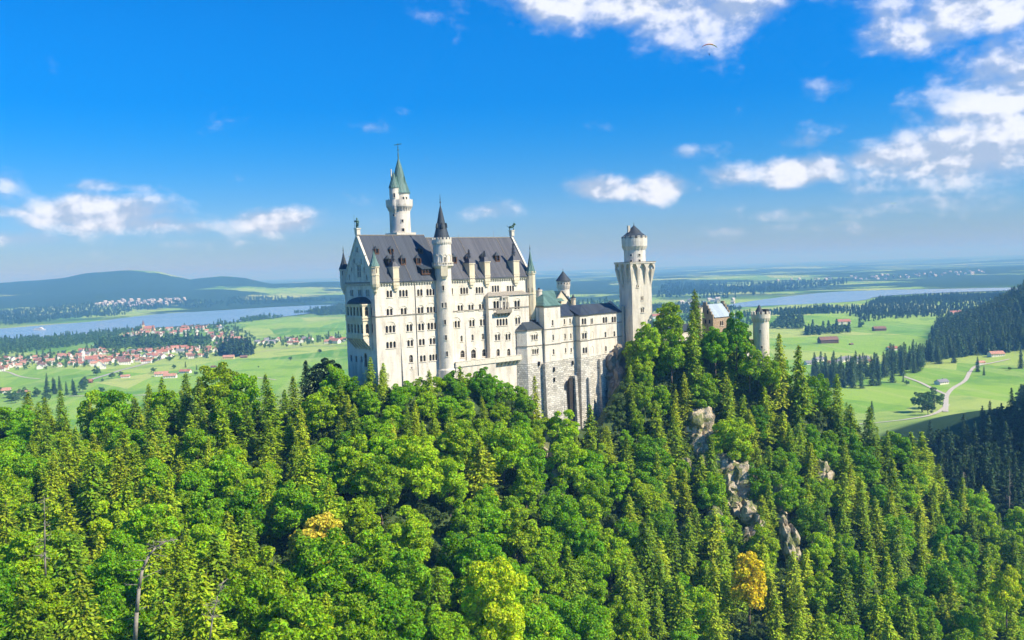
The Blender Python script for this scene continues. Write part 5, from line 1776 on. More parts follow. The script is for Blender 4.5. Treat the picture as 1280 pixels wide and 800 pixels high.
def spruce_crown(seed, H=24.0, R=3.8, dens=1.0, leaf=.62, bare=0.0):
    r = np.random.RandomState(seed)
    C, N, T, w, l = [], [], [], [], []
    z = H * (.06 + bare)
    while z < H * .985:
        f = z / H
        rad = R * (1 - f) ** .72 * (.78 + .36 * r.rand()) * (1 + .16 * math.sin(z * 1.1 + seed)) + .22
        nb = int((6 + 6 * (1 - f)) * dens)
        ph = r.rand() * 6.28
        for k in range(nb):
            if r.rand() < .08: continue
            a = ph + 6.283 * k / nb + r.normal() * .18
            L = rad * r.uniform(.55, 1.2) * (1 + .22 * math.sin(2 * a + z * .35 + seed))
            ns = max(2, int(L / (leaf * .42)))
            t = (np.arange(ns) + .8) / ns
            t = t[t > .12]
            dx, dy = math.cos(a), math.sin(a)
            droop = .30 + .25 * (1 - f)
            x = t * L
            zz = z - droop * L * t ** 1.4 + .16 * L * t ** 4 + r.normal(size=len(t)) * .07
            side = r.normal(size=len(t)) * (.26 * L * (1 - t) + .16)
            c = np.stack([dx * x - dy * side, dy * x + dx * side, zz], 1)
            C.append(c)
            nn = np.stack([dx * .45 + r.normal(size=len(t)) * .38, dy * .45 + r.normal(size=len(t)) * .38, np.full(len(t), .9)], 1)
            N.append(nn)
            T.append(np.stack([dx + r.normal(size=len(t)) * .4, dy + r.normal(size=len(t)) * .4, np.full(len(t), -.35)], 1))
            w.append(leaf * r.uniform(.5, .95, len(t))); l.append(leaf * r.uniform(.9, 1.6, len(t)))
        z += H * .0195 * r.uniform(.8, 1.2) / max(dens, .6)
    # leader
    n = 26
    t = r.rand(n)
    C.append(np.stack([r.normal(size=n) * .12, r.normal(size=n) * .12, H * (.93 + .075 * t)], 1))
    N.append(r.normal(size=(n, 3)) * .6 + [0, 0, .3]); T.append(np.tile([0, 0, 1.0], (n, 1)) + r.normal(size=(n, 3)) * .4)
    w.append(np.full(n, .22)); l.append(np.full(n, .5))
    return quads_from(np.concatenate(C), np.concatenate(N), np.concatenate(T), np.concatenate(w), np.concatenate(l))


def leafy_crown(seed, H=17.0, R=5.6, n=9000, leaf=.42, base=.22, lobes=30, irr=.30, tall=1.0):
    r = np.random.RandomState(seed)
    cz = H * (base + (1 - base) / 2); rz = H * (1 - base) / 2
    LC, LR = [], []
    for i in range(lobes):
        u = r.uniform(-.75, 1); a = i * 2.399 + r.normal() * .3
        s = math.sqrt(max(0, 1 - u * u))
        k = r.uniform(.58, .96)
        LC.append((R * s * math.cos(a) * k, R * s * math.sin(a) * k, cz + rz * u * k))
        LR.append(R * r.uniform(.15, .15 + irr * .62))
    LC.append((0, 0, cz)); LR.append(R * .5)
    LC = np.array(LC); LR = np.array(LR)
    wt_ = LR ** 2; wt_ /= wt_.sum()
    idx = r.choice(len(LR), n, p=wt_)
    d = r.normal(size=(n, 3)); d /= np.linalg.norm(d, axis=1, keepdims=True)
    d[:, 2] = np.where(r.rand(n) < .55, np.abs(d[:, 2]), d[:, 2])
    rad = LR[idx] * (1 - .32 * r.rand(n) ** 2.2)
    C = LC[idx] + d * rad[:, None] * np.array([1, 1, .78])
    # keep what is outside the other lobes, mostly
    keep = np.ones(n, bool)
    for j in range(len(LR)):
        q = (C - LC[j]) / np.array([1, 1, .78]); dd = np.sqrt((q ** 2).sum(1))
        keep &= (dd > LR[j] * .72) | (r.rand(n) < .10)
    C, d = C[keep], d[keep]
    m_ = len(C)
    N = d * .7 + r.normal(size=(m_, 3)) * .6 + [0, 0, .3]
    T = r.normal(size=(m_, 3))
    return quads_from(C, N, T, leaf * r.uniform(.6, 1.15, m_), leaf * r.uniform(.8, 1.4, m_))


def trunk_mesh(seed, H, r0, limbs=0, mat='bark', zfrac=1.0):
    rnd = random.Random(seed)
    t = MB(); t.smooth = True
    p = Vector((0, 0, -1.5)); n = 6
    pts = [p + Vector((rnd.gauss(0, .12) * i * .5, rnd.gauss(0, .12) * i * .5, (H * zfrac + 1.5) * i / n)) for i in range(n + 1)]
    for i in range(n): t.tube(pts[i], pts[i + 1], r0 * (1 - .92 * i / n), r0 * (1 - .92 * (i + 1) / n), 6)
    for k in range(limbs):
        f = rnd.uniform(.3, .8); b = pts[int(f * n)]
        a = rnd.uniform(0, 6.28); L = H * rnd.uniform(.16, .28)
        t.tube(b, b + Vector((math.cos(a) * L * .8, math.sin(a) * L * .8, L * .6)), r0 * .4 * (1 - f * .5), r0 * .08, 5)
    o = t.link('trunk', M[mat]); me = o.data
    bpy.data.objects.remove(o)
    return me


SPR = []
for i, (H, R, dn) in enumerate(((23, 4.6, 1.1), (20, 4.2, 1.1), (25, 5.0, 1.15), (17, 4.2, 1.05), (21, 5.2, 1.1), (14, 3.3, 1.05), (22, 3.9, 1.0))):
    V, Q = spruce_crown(100 + i, H, R, dn)
    SPR.append((np_mesh('spruce_crown', V, Q, M['spruce']), trunk_mesh(i, H, .30), H))
BEE = []
for i, (H, R, n, bs, irr) in enumerate(((18, 5.6, 13500, .10, .30), (16, 4.8, 11000, .08, .34), (20, 6.2, 16000, .10, .28), (14, 4.3, 9000, .06, .36), (19, 4.6, 12000, .06, .30), (12, 3.6, 6500, .03, .36), (17, 5.8, 13500, .06, .26))):
    V, Q = leafy_crown(200 + i, H, R, int(n * .80), .57, bs, 66, irr)
    BEE.append((np_mesh('broadleaf_crown', V, Q, M['beech']), trunk_mesh(20 + i, H, .34, 5, zfrac=.8), H))
def recolour(me, mat):
    m2 = me.copy(); m2.materials.clear(); m2.materials.append(M[mat]); return m2


def tree(kind, loc, H, src, rz, label, cat, group=None, crown=None, sxy=1.0):
    t = root(kind, loc, label, cat, group)
    t.rotation_euler = (0, 0, rz)
    k = H / src[2]
    t.scale = (k * sxy, k * sxy, k)
    if group: t.rotation_euler = (random.Random(rz).gauss(0, .035), random.Random(rz + 1).gauss(0, .035), rz)
    for nm, me in (('crown', crown or src[0]), ('trunk', src[1])):
        o = bpy.data.objects.new(nm, me); COL.objects.link(o); o.parent = t
    return t


# ---- the wood on the castle hill: positions spread evenly over the slope
HS = S                                                     # rows x cols x 3 (ground, crest to bottom)
nr, nc = HS.shape[:2]
cA = HS[:-1, :-1]; cB = HS[1:, :-1]; cC = HS[:-1, 1:]
area = np.linalg.norm(np.cross(cB - cA, cC - cA), axis=2)
rr = np.random.RandomState(11)
flat_i = rr.choice(area.size, 26000, p=(area / area.sum()).ravel())
ii, jj = np.unravel_index(flat_i, area.shape)
fu, fv = rr.rand(len(ii)), rr.rand(len(ii))
PT = (HS[ii, jj] * ((1 - fu) * (1 - fv))[:, None] + HS[ii + 1, jj] * (fu * (1 - fv))[:, None] + HS[ii, jj + 1] * ((1 - fu) * fv)[:, None] + HS[ii + 1, jj + 1] * (fu * fv)[:, None])


def zone(px, py):
    """share of conifers in the wood, by where one stands"""
    if px < 330:
        return .42 if py < 660 else .50
    if px < 450: return .45 if py < 560 else .22
    if px < 560: return .36 if py < 545 else .05
    if px < 780: return .40 if py < 560 else .06
    if px < 1000: return .48 if py < 700 else .35
    if px < 1090: return .50 if py < 650 else .25
    return .52 if py < 700 else .42


SKIP = [(876, 545, 26, 28), (925, 610, 27, 20), (940, 662, 14, 24), (990, 690, 14, 30), (973, 628, 9, 30), (686, 575, 17, 26), (672, 600, 10, 20), (388, 524, 7, 8),
        (905, 588, 16, 14), (1028, 600, 7, 16)]
OPEN = [(772, 486, 18, 44), (893, 388, 24, 12), (735, 480, 62, 46), (690, 462, 40, 46), (640, 466, 24, 14), (476, 480, 14, 22), (952, 415, 14, 28)]
placed = []


def far_enough(p, rad):
    for q, r2 in placed:
        if abs(p[0] - q[0]) < 12 and (p[0] - q[0]) ** 2 + (p[1] - q[1]) ** 2 + ((p[2] - q[2]) * .6) ** 2 < ((rad + r2) * .5) ** 2: return False
    return True


def side_of(px, py):
    h = 'at the left' if px < 330 else ('below the palace' if px < 660 else ('below the bower and crag' if px < 800 else ('below the gatehouse' if px < 1010 else 'on the right-hand ridge')))
    v = 'high up' if py < 570 else ('halfway down' if py < 690 else 'low down')
    return h, v


# special trees first: (kind, px of top, py of top, depth, height, source, crown colour, label)
SPECIAL = [
    ('beech', 403, 642, 203, 15, 3, 'yellow', 'yellow autumn broadleaf tree in the middle of the green slope'),
    ('beech', 372, 664, 206, 7, 5, 'yellow', 'small yellow shrub-like tree left of the bigger yellow tree'),
    ('beech', 935, 692, 262, 15, 5, 'orange', 'golden yellow tree below the pale rock faces'),
    ('beech', 617, 694, 184, 19, 2, 'lime', 'big yellow-green broadleaf tree in the foreground wood'),
    ('beech', 1258, 706, 268, 14, 1, 'lime', 'yellow-green broadleaf tree at the lower right edge'),
    ('beech', 808, 402, 344, 14, 6, 'bright', 'bright lime green tree at the foot of the square tower'),
    ('spruce', 476, 462, 279, 15, 6, None, 'slim spruce standing alone against the white palace wall'),
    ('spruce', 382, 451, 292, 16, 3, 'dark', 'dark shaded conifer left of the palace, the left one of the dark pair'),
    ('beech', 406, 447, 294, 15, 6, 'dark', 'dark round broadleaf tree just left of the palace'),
    ('spruce', 202, 471, 292, 24, 0, None, 'tallest pointed spruce on the left skyline'),
    ('spruce', 232, 466, 296, 22, 4, None, 'broad pointed spruce on the left skyline beside the tallest one'),
    ('spruce', 252, 477, 292, 20, 1, None, 'third and shortest pointed spruce of the left skyline group'),
    ('spruce', 112, 503, 292, 19, 6, None, 'dark pointed spruce standing on the skyline before the meadow'),
    ('spruce', 75, 487, 292, 23, 2, None, 'olive spruce breaking the skyline at the far left'),
    ('beech', 305, 468, 288, 18, 0, None, 'wide round-topped tree on the left skyline before the farm meadow'),
    ('beech', 919, 388, 350, 17, 4, None, 'tall broadleaf tree covering the right half of the gatehouse'),
    ('beech', 838, 412, 346, 15, 6, None, 'broad tree before the low white wing between square tower and gatehouse'),
    ('beech', 936, 428, 350, 14, 3, None, 'bushy tree left of the foot of the round gate tower'),
    ('beech', 893, 408, 348, 14, 6, None, 'round tree right below the stepped brown gable'),
    ('beech', 962, 446, 350, 12, 6, None, 'leafy tree at the foot of the round gate tower'),
    ('spruce', 866, 388, 347, 26, 0, None, 'tall dark spruce left of the gatehouse gable'),
    ('spruce', 974, 416, 352, 22, 1, None, 'pointed spruce just right of the round gate tower'),
    ('spruce', 998, 432, 352, 21, 5, None, 'slim spruce second right of the round gate tower'),
    ('spruce', 575, 458, 294, 17, 5, None, 'spruce in front of the terrace under the palace'),
    ('beech', 603, 459, 298, 11, 6, None, 'dense bushy tree right under the palace terrace'),
    ('spruce', 737, 505, 312, 14, 5, None, 'pale young spruce at the foot of the ashlar base'),
    ('spruce', 536, 462, 286, 18, 1, None, 'tall spruce before the foot of the stair turret'),
    ('spruce', 668, 470, 310, 20, 6, None, 'tall spruce in front of the small polygonal annex'),
]
n_spr = n_bee = 0
# bushy trees that hide the foot of the palace wall
for (px, py, D, H, si) in ((497, 480, 281, 11, 6), (512, 474, 285, 10, 4), (526, 472, 287, 9, 6), (548, 470, 292, 10, 3), (562, 463, 295, 11, 6), (584, 466, 299, 11, 4), (618, 470, 304, 11, 6), (632, 478, 306, 10, 3), (646, 482, 308, 11, 6),
                           (455, 478, 279, 11, 6), (440, 470, 283, 12, 4), (571, 474, 291, 11, 6), (608, 478, 297, 11, 4), (656, 492, 306, 10, 6), (803, 438, 343, 13, 6), (806, 456, 340, 12, 4), (803, 478, 335, 11, 6), (796, 512, 326, 10, 4)):
    SPECIAL.append(('beech', px, py, D, H, si, None, 'bushy green tree hiding the foot of the palace wall' if px < 700 else 'bushy green tree hiding the foot of the square tower'))


def surf_z(x, y):
    """height of the hill under a point (nearest row/column)"""
    d2 = (HS[:, :, 0] - x) ** 2 + (HS[:, :, 1] - y) ** 2
    k = np.argsort(d2.ravel())[:4]
    w_ = 1 / (d2.ravel()[k] + .01)
    return float((HS[:, :, 2].ravel()[k] * w_).sum() / w_.sum())


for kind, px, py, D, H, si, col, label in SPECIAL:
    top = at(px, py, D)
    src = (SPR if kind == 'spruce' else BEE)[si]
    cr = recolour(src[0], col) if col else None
    gz0 = surf_z(top.x, top.y)
    H2 = max(H, min(top.z - gz0, H * 1.3))
    grp = ('trees at the foot of the palace' if 'palace wall' in label and 'bushy' in label else 'trees at the foot of the square tower' if 'foot of the square' in label and 'bushy' in label else None)
    tree(kind + '_tree', (top.x, top.y, top.z - H2), H2, src, (px * 1.7) % 6.28, label, 'tree', grp, cr, sxy=min(1.0, 1.1 * H / H2))
    placed.append((Vector((top.x, top.y, gz0)), 12.0 if col in ('lime', 'yellow', 'orange') else 5.0))
    if col in ('lime', 'yellow', 'orange'): placed.append((Vector((top.x * .955, top.y * .955, surf_z(top.x * .955, top.y * .955))), 9.0))
    if kind == 'spruce': n_spr += 1
    else: n_bee += 1

cand = []
for p in PT:
    P = Vector(p)
    px0, py0 = proj(P)
    if not (-50 < px0 < 1330): continue
    cand.append((P, px0, py0))
MAXS, MAXB = 292, 292
extra = []                                                 # what is past the count: merged as one mass
rnd = random.Random(5)
for P, px0, py0 in cand:
    ptx, pty = proj(P + Vector((0, 0, 13)))
    if pty > 880: continue
    if 420 < ptx < 790 and pty < 430: continue
    if any(((ptx - a) / c) ** 2 + ((pty - b) / d) ** 2 < 1 for a, b, c, d in OPEN): continue
    D = P.y
    inskip = any(((ptx - a) / c) ** 2 + ((pty - 8 - b) / d) ** 2 < 1 for a, b, c, d in SKIP) or any(((px0 - a) / c) ** 2 + ((py0 - 18 - b) / d) ** 2 < 1 for a, b, c, d in SKIP)
    con = rnd.random() < zone(ptx, pty)
    if inskip: continue
    near_castle = pty < 540 and 420 < ptx < 790
    rad = (6.4 if con else 9.0) * (.66 if near_castle else 1) * rnd.uniform(.85, 1.15)
    if ptx > 780 and pty < 640: rad *= .86
    if not far_enough(P, rad): continue
    placed.append((P, rad))
    if con:
        si = rnd.randrange(7); H = SPR[si][2] * rnd.uniform(.75, 1.08) * (.62 if near_castle else 1.0)
    else:
        si = rnd.randrange(7); H = BEE[si][2] * rnd.uniform(.85, 1.15) * (.62 if near_castle else 1.0)
    if near_castle: H = min(H * 1.3, 14 if con else 11) * rnd.uniform(.75, 1.05)
    elif ptx < 400 and pty < 560 and con: H *= .84
    tx_, ty_ = proj(P + Vector((0, 0, H)))
    if 872 < tx_ < 917 and ty_ < 401: continue
    if px0 > 872 and px0 < 915 and ty_ < 401: continue
    # stay below the skyline where the photograph's wood does
    extra.append((con, P, si, H, ptx, pty))
# largest in the picture become individual trees
order = sorted(extra, key=lambda e: -(e[3] / e[1].y) * (1 if -10 < e[4] < 1290 and e[5] < 815 else .2))
rest = []
for con, P, si, H, ptx, pty in order:
    h, v = side_of(ptx, pty)
    rz = rnd.uniform(0, 6.28)
    if con and n_spr < MAXS:
        n_spr += 1
        tree('spruce_tree', P, H, SPR[si], rz, f'olive green spruce in the wood {h}, {v}', 'tree', f'spruces in the wood {h}, {v}', None, rnd.uniform(1.0, 1.35))
    elif not con and n_bee < MAXB:
        n_bee += 1
        tree('broadleaf_tree', P, H, BEE[si], rz, f'green round-crowned tree in the wood {h}, {v}', 'tree', f'broadleaf trees in the wood {h}, {v}', None, rnd.uniform(.9, 1.12) * (1.35 if H < 10 else 1))
    else:
        rest.append((con, P, si, H, rz))
print('NEAR', n_spr, n_bee, 'rest', len(rest))


def merged(name, templ, places, mats, label=None):
    """many small trees as one mass; templ: list of (V, Q), places: (x, y, z, k, rz, ti)"""
    VV, QQ, b = [], [], 0
    for x, y, z, k, rz, ti in places:
        V, Q = templ[ti]
        c, s = math.cos(rz), math.sin(rz)
        R_ = np.array([[c, s, 0], [-s, c, 0], [0, 0, 1]]) * k
        VV.append(V @ R_ + [x, y, z]); QQ.append(Q + b); b += len(V)
    if not VV: return None
    me = np_mesh(name, np.concatenate(VV), np.concatenate(QQ), mats)
    o = bpy.data.objects.new(name, me); COL.objects.link(o)
    tag(o, kind='stuff')
    if label: o['label'] = label; o['category'] = 'wood'
    return o


def crown_arrays(me):
    V = np.empty(len(me.vertices) * 3, np.float32); me.vertices.foreach_get('co', V)
    Q = np.empty(len(me.loops), np.int32); me.loops.foreach_get('vertex_index', Q)
    return V.reshape(-1, 3), Q.reshape(-1, 4)


if rest:
    small_s = [spruce_crown(300 + i, 22, 3.5, .8, .85) for i in range(3)]
    small_b = [leafy_crown(320 + i, 17, 5.4, 5500, .6, .06, 26) for i in range(3)]
    merged('background_spruces', small_s, [(P.x, P.y, P.z, H / 22, rz, si % 3) for con, P, si, H, rz in rest if con], M['spruce'], 'remaining spruces packed among the nearer trees of the wood')
    merged('background_broadleaves', small_b, [(P.x, P.y, P.z, H / 17, rz, si % 3) for con, P, si, H, rz in rest if not con], M['beech'], 'remaining broadleaf trees packed among the nearer trees of the wood')

# undergrowth: low bushes all over the slope, thick round the crags and at the castle's foot
bush = [leafy_crown(400 + i, 4.2, 2.3, 900, .42, .0, 9, .4) for i in range(4)]
bp = []
for P, px0, py0 in cand[:9000]:
    k = rnd.uniform(.5, 1.25)
    if any(((px0 - a) / (c * .8)) ** 2 + ((py0 - 14 - b) / d) ** 2 < 1 for a, b, c, d in SKIP) and rnd.random() < .40: continue
    if py0 > 900: continue
    if P.y < 240 and rnd.random() < .3: continue
    bp.append((P.x, P.y, P.z - .4, k, rnd.uniform(0, 6.28), rnd.randrange(4)))
bp = bp[:4800]
merged('undergrowth', bush, bp, leaf_mat('undergrowth_leaves', [(0, (0.07, .13, .025)), (1, (.09, .15, .03))], .25), 'low bushes covering the ground between the trees')

# dead and bare trees
def bare_tree(name, base, pts, r0, seed, label, nbr=18, blen=2.2, mat='dead', group=None):
    rnd = random.Random(seed)
    t = MB(); t.smooth = True
    q = [Vector(p) for p in pts]
    n = len(q) - 1
    for i in range(n): t.tube(q[i], q[i + 1], r0 * (1 - .85 * i / n), r0 * (1 - .85 * (i + 1) / n), 7)
    rt_ = root(name, tuple(q[0]), label, 'dead tree', group)
    t.link('trunk', M[mat], rt_)
    bb = MB()
    for k in range(nbr):
        f = rnd.uniform(.22, .98) * n; i = min(int(f), n - 1)
        b = q[i].lerp(q[i + 1], f - i)
        a = rnd.uniform(0, 6.28); L = blen * rnd.uniform(.4, 1.2) * (1.2 - f / n * .6)
        e = b + Vector((math.cos(a) * L, math.sin(a) * L, rnd.uniform(-.35, .35) * L))
        bb.tube(b, e, .06, .03, 4)
        for j in range(3):
            m_ = b.lerp(e, rnd.uniform(.4, .95)); bb.tube(m_, m_ + Vector((rnd.gauss(0, .4), rnd.gauss(0, .4), rnd.gauss(0, .35))), .03, .015, 4)
    bb.link('branches', M[mat], rt_)
    return rt_


D0 = 128
bare_tree('dead_tree', None, [tuple(at(x, y, D0)) for x, y in ((164, 850), (169, 800), (171, 765), (174, 735), (178, 712), (186, 695), (195, 684), (207, 677), (222, 674))], .38, 3,
          'leaning bleached dead tree with hooked top in the left foreground', 26, 3.0)
bare_tree('dead_tree', None, [tuple(at(x, y, 250)) for x, y in ((365, 672), (366, 645), (364, 622), (367, 610))], .3, 5, 'grey leafless tree above the yellow tree', 30, 3.0, 'bark')
bare_tree('dead_tree', None, [tuple(at(x, y, 160)) for x, y in ((57, 720), (56, 690), (56, 650), (55, 620))], .2, 6, 'bare grey stem among the spruces at the far left', 22, 1.6)
bare_tree('dead_tree', None, [tuple(at(x, y, 420)) for x, y in ((1261, 640), (1262, 620), (1262, 588))], .4, 8, 'bare white dead spruce before the dark shaded slope', 34, 2.6)
bare_tree('dead_tree', None, [tuple(at(x, y, 395)) for x, y in ((1206, 625), (1205, 606), (1204, 590))], .3, 9, 'small bare dead spruce left of the white one by the dark slope', 26, 2.2)
bare_tree('dead_tree', None, [tuple(at(x, y, 140)) for x, y in ((262, 800), (266, 770), (272, 745), (280, 725))], .16, 11, 'thin bare sapling right of the leaning dead tree', 22, 1.8)

# ------------------------------------------------------------------ valley woods, single trees
lp_s = [spruce_crown(500 + i, 24, 3.9, .62, 1.5) for i in range(4)]
lp_b = [leafy_crown(520 + i, 14, 5.5, 900, 1.15, .03, 18) for i in range(4)]


def blob(seed, n=5, m_=9):
    """coarse leafy crown for woods kilometres away"""
    return leafy_crown(seed, 15, 6.0, 150, 3.0, .0, 8)


def cone_blob(seed): return spruce_crown(seed, 22, 4.2, .42, 3.4)


ff_b = [blob(600 + i) for i in range(3)]
ff_s = [cone_blob(620 + i) for i in range(3)]
print('templ', [len(t[1]) for t in lp_s + lp_b + ff_b + ff_s])


def inside(x, y, poly):
    c = False; n = len(poly); j = n - 1
    for i in range(n):
        if (poly[i][1] > y) != (poly[j][1] > y) and x < (poly[j][0] - poly[i][0]) * (y - poly[i][1]) / (poly[j][1] - poly[i][1]) + poly[i][0]: c = not c
        j = i
    return c


def scatter(pix, step, seed, edge=0.0, maxn=9000, flatz=True):
    rnd = random.Random(seed)
    poly = [tuple((atz(x, y, GZ) if flatz else hit(x, y))[:2]) for x, y in pix]
    x0, x1 = min(p[0] for p in poly), max(p[0] for p in poly); y0, y1 = min(p[1] for p in poly), max(p[1] for p in poly)
    out = []
    ny = int((y1 - y0) / step) + 1; nx = int((x1 - x0) / step) + 1
    for a in range(nx):
        for b in range(ny):
            x = x0 + (a + rnd.random()) * step; y = y0 + (b + rnd.random()) * step
            if inside(x, y, poly): out.append((x, y))
    rnd.shuffle(out)
    return out[:maxn]


def wood(name, label, pix, step, mix, templ_s, templ_b, hs, seed, mat='far_needle', maxn=9000, thin=0.0):
    pts = scatter(pix, step, seed, maxn=maxn)
    rnd = random.Random(seed + 1)
    X = np.array([p[0] for p in pts]); Y = np.array([p[1] for p in pts]); Zg = ground_h(X, Y)
    pl = []
    for (x, y), z in zip(pts, Zg):
        if thin and noise.noise(Vector((x, y, seed * 50)) * (1 / (step * 9))) < thin: continue
        s = rnd.random() < mix
        pl.append((x, y, z - .6, rnd.uniform(.7, 1.15) * hs, rnd.uniform(0, 6.28), (rnd.randrange(len(templ_s)) if s else len(templ_s) + rnd.randrange(len(templ_b)))))
    o = merged(name, templ_s + templ_b, pl, M[mat], label)
    print(name, len(pl), 'faces', len(o.data.polygons) if o else 0)
    return o


LEFT_HORIZ = None
wood('shore_wood', 'dark wood between the left lake and the village', [(-60, 450), (-60, 431), (0, 427), (60, 423), (111, 419), (181, 411), (178, 414), (150, 419), (110, 430), (60, 437), (0, 444)], 14, .35, ff_s, ff_b, .8, 1, 'far_leaf')
wood('village_wood', 'dark trees filling the middle of the lakeside village', [(116, 433), (150, 428), (190, 426), (262, 428), (262, 432), (200, 435), (160, 434), (130, 437)], 12, .3, ff_s, ff_b, 1.1, 2, 'far_leaf')
wood('village_wood', 'dark clump of trees at the right end of the village', [(273, 444), (278, 436), (312, 436), (317, 443), (300, 447)], 9, .5, ff_s, ff_b, 1.15, 3)
wood('shore_trees', 'thin row of trees along the near shore of the left lake', [(270, 405), (320, 398), (370, 391), (430, 384), (430, 388), (370, 395), (320, 401), (272, 408)], 16, .2, ff_s, ff_b, .9, 4, 'far_leaf', thin=-.05)
wood('shore_trees', 'dark wood where the left lake meets the palace', [(385, 391), (430, 383), (520, 380), (520, 388), (430, 393), (400, 395)], 15, .3, ff_s, ff_b, 1.1, 5, 'far_leaf')
wood('far_shore_wood', 'blue-green wood along the far shore of the left lake', [(-60, 410), (0, 407.5), (60, 402), (118, 398), (202, 388), (330, 381), (430, 378), (430, 376), (330, 378), (230, 383), (118, 389), (60, 392), (0, 395), (-60, 397)], 26, .5, ff_s, ff_b, 1.0, 6, maxn=5200, thin=-.12)
wood('lake_ridge_wood', 'dark wooded ridge in front of the right-hand lake', [(1081, 385), (1100, 374), (1180, 370), (1300, 366), (1300, 384), (1240, 392), (1160, 398), (1080, 405), (1060, 401)], 15, .8, ff_s, ff_b, .62, 7, maxn=9000, thin=-.9)
wood('distant_wood', 'blue distant wood between the square tower and the right-hand lake', [(815, 392), (815, 383), (880, 381), (930, 387), (900, 392)], 16, .7, ff_s, ff_b, .7, 8, maxn=3000, thin=-.7)
wood('distant_wood', 'band of distant trees beyond the round gate tower', [(955, 396), (965, 390), (1030, 386), (1075, 388), (1060, 395), (1000, 402)], 15, .7, ff_s, ff_b, .7, 9, maxn=3000, thin=-.25)
wood('distant_wood', 'far wooded hills above the right-hand lake', [(820, 372), (830, 358), (960, 356), (1060, 352), (1060, 355), (980, 364), (900, 374)], 34, .7, ff_s, ff_b, 1.1, 10, maxn=5000, thin=-.1)
wood('field_copse', 'row of small trees between the right-hand fields', [(1004, 420), (1010, 414), (1045, 408), (1078, 406), (1082, 415), (1050, 418)], 12, .3, ff_s, ff_b, 1.0, 11, 'far_leaf', thin=-.1)
wood('field_copse', 'small dark copse at the left of the right-hand fields', [(960, 412), (978, 404), (1004, 404), (1004, 412)], 13, .3, ff_s, ff_b, 1.0, 12, 'far_leaf', thin=0.0)
wood('lowland_wood', 'dark trees around the houses between the square tower and the gate tower', [(812, 428), (812, 398), (870, 396), (940, 400), (940, 415), (870, 425)], 18, .5, ff_s, ff_b, .8, 13, 'far_leaf', maxn=1500, thin=.06)
wood('lowland_wood', 'trees behind the palace and the bower', [(665, 400), (680, 385), (780, 380), (780, 398)], 26, .5, ff_s, ff_b, 1.3, 14, 'far_leaf', maxn=1200, thin=.05)

# steep hillside at the right
pl = []
rnd = random.Random(21)
for k in range(20000):
    x = rnd.uniform(560, 1350); y = rnd.uniform(1240, 2000)
    z = gh(x, y) if k < 1 else None
    pl.append((x, y))
X = np.array(pl); Zg = ground_h(X[:, 0], X[:, 1])
good = []
for (x, y), z in zip(pl, Zg):
    px, py = 640 + F * x / y, 0
    if x - .464 * (y - 1300) > 604 and z > -147.5 and px < 1380:
        good.append((x, y, z - .8, rnd.uniform(.72, 1.12), rnd.uniform(0, 6.28), rnd.randrange(4) if rnd.random() < .72 else 4 + rnd.randrange(4)))
good = good[:2600]
o = merged('hillside_wood', [spruce_crown(540 + i, 24, 4.2, .45, 2.3) for i in range(4)] + [leafy_crown(560 + i, 15, 5.5, 420, 1.8, .03, 12) for i in range(4)], good, M['far_needle'], 'conifers covering the steep hillside at the right edge')
print('hillside', len(good))
# dark shaded wood at the right, below the meadow
pl = []
for k in range(5200):
    x = rnd.uniform(170, 600); y = rnd.uniform(400, 830)
    pl.append((x, y))
X = np.array(pl); Zg = ground_h(X[:, 0], X[:, 1])
good = []
for (x, y), z in zip(pl, Zg):
    px, py = proj((x, y, z))
    top = proj((x, y, z + 22))[1]
    if px < 1128 or px > 1420: continue
    lim = np.interp(px, [1128, 1150, 1175, 1200, 1240, 1280, 1420], [572, 540, 522, 512, 500, 482, 430])
    if top < lim: continue
    good.append((x, y, z - 1, rnd.uniform(.8, 1.15), rnd.uniform(0, 6.28), rnd.randrange(4) if rnd.random() < .7 else 4 + rnd.randrange(4)))
good = good[:900]
merged('shaded_wood', [spruce_crown(580 + i, 24, 3.9, .8, 1.0) for i in range(4)] + [leafy_crown(590 + i, 17, 5.5, 2600, .85, .03, 24) for i in range(4)], good, M['far_needle'], 'dark shaded conifer wood on the slope at the lower right')
print('shaded', len(good))

# individual valley trees
VS = [(np_mesh('spruce_crown', *t, M['far_needle']), trunk_mesh(60 + i, 24, .4), 24) for i, t in enumerate([spruce_crown(700 + i, 24, 4.3, .85, 1.0) for i in range(3)])]
VB = [(np_mesh('broadleaf_crown', *t, M['far_leaf']), trunk_mesh(70 + i, 13, .4, 3, zfrac=.7), 14) for i, t in enumerate([leafy_crown(720 + i, 14, 5.6, 2600, .75, .02, 22) for i in range(3)])]


def valley_tree(kind, px, py, h_px, label, group=None):
    g_ = hit(px, py)
    src = (VS if kind == 's' else VB)[int(px * 7 + py) % 3]
    H = h_px * g_.y / F
    tree('valley_conifer' if kind == 's' else 'valley_tree', (g_.x, g_.y, g_.z - .3), H, src, px % 6.28, label, 'tree', group, None, 1.0 if kind == 's' else 1.1)


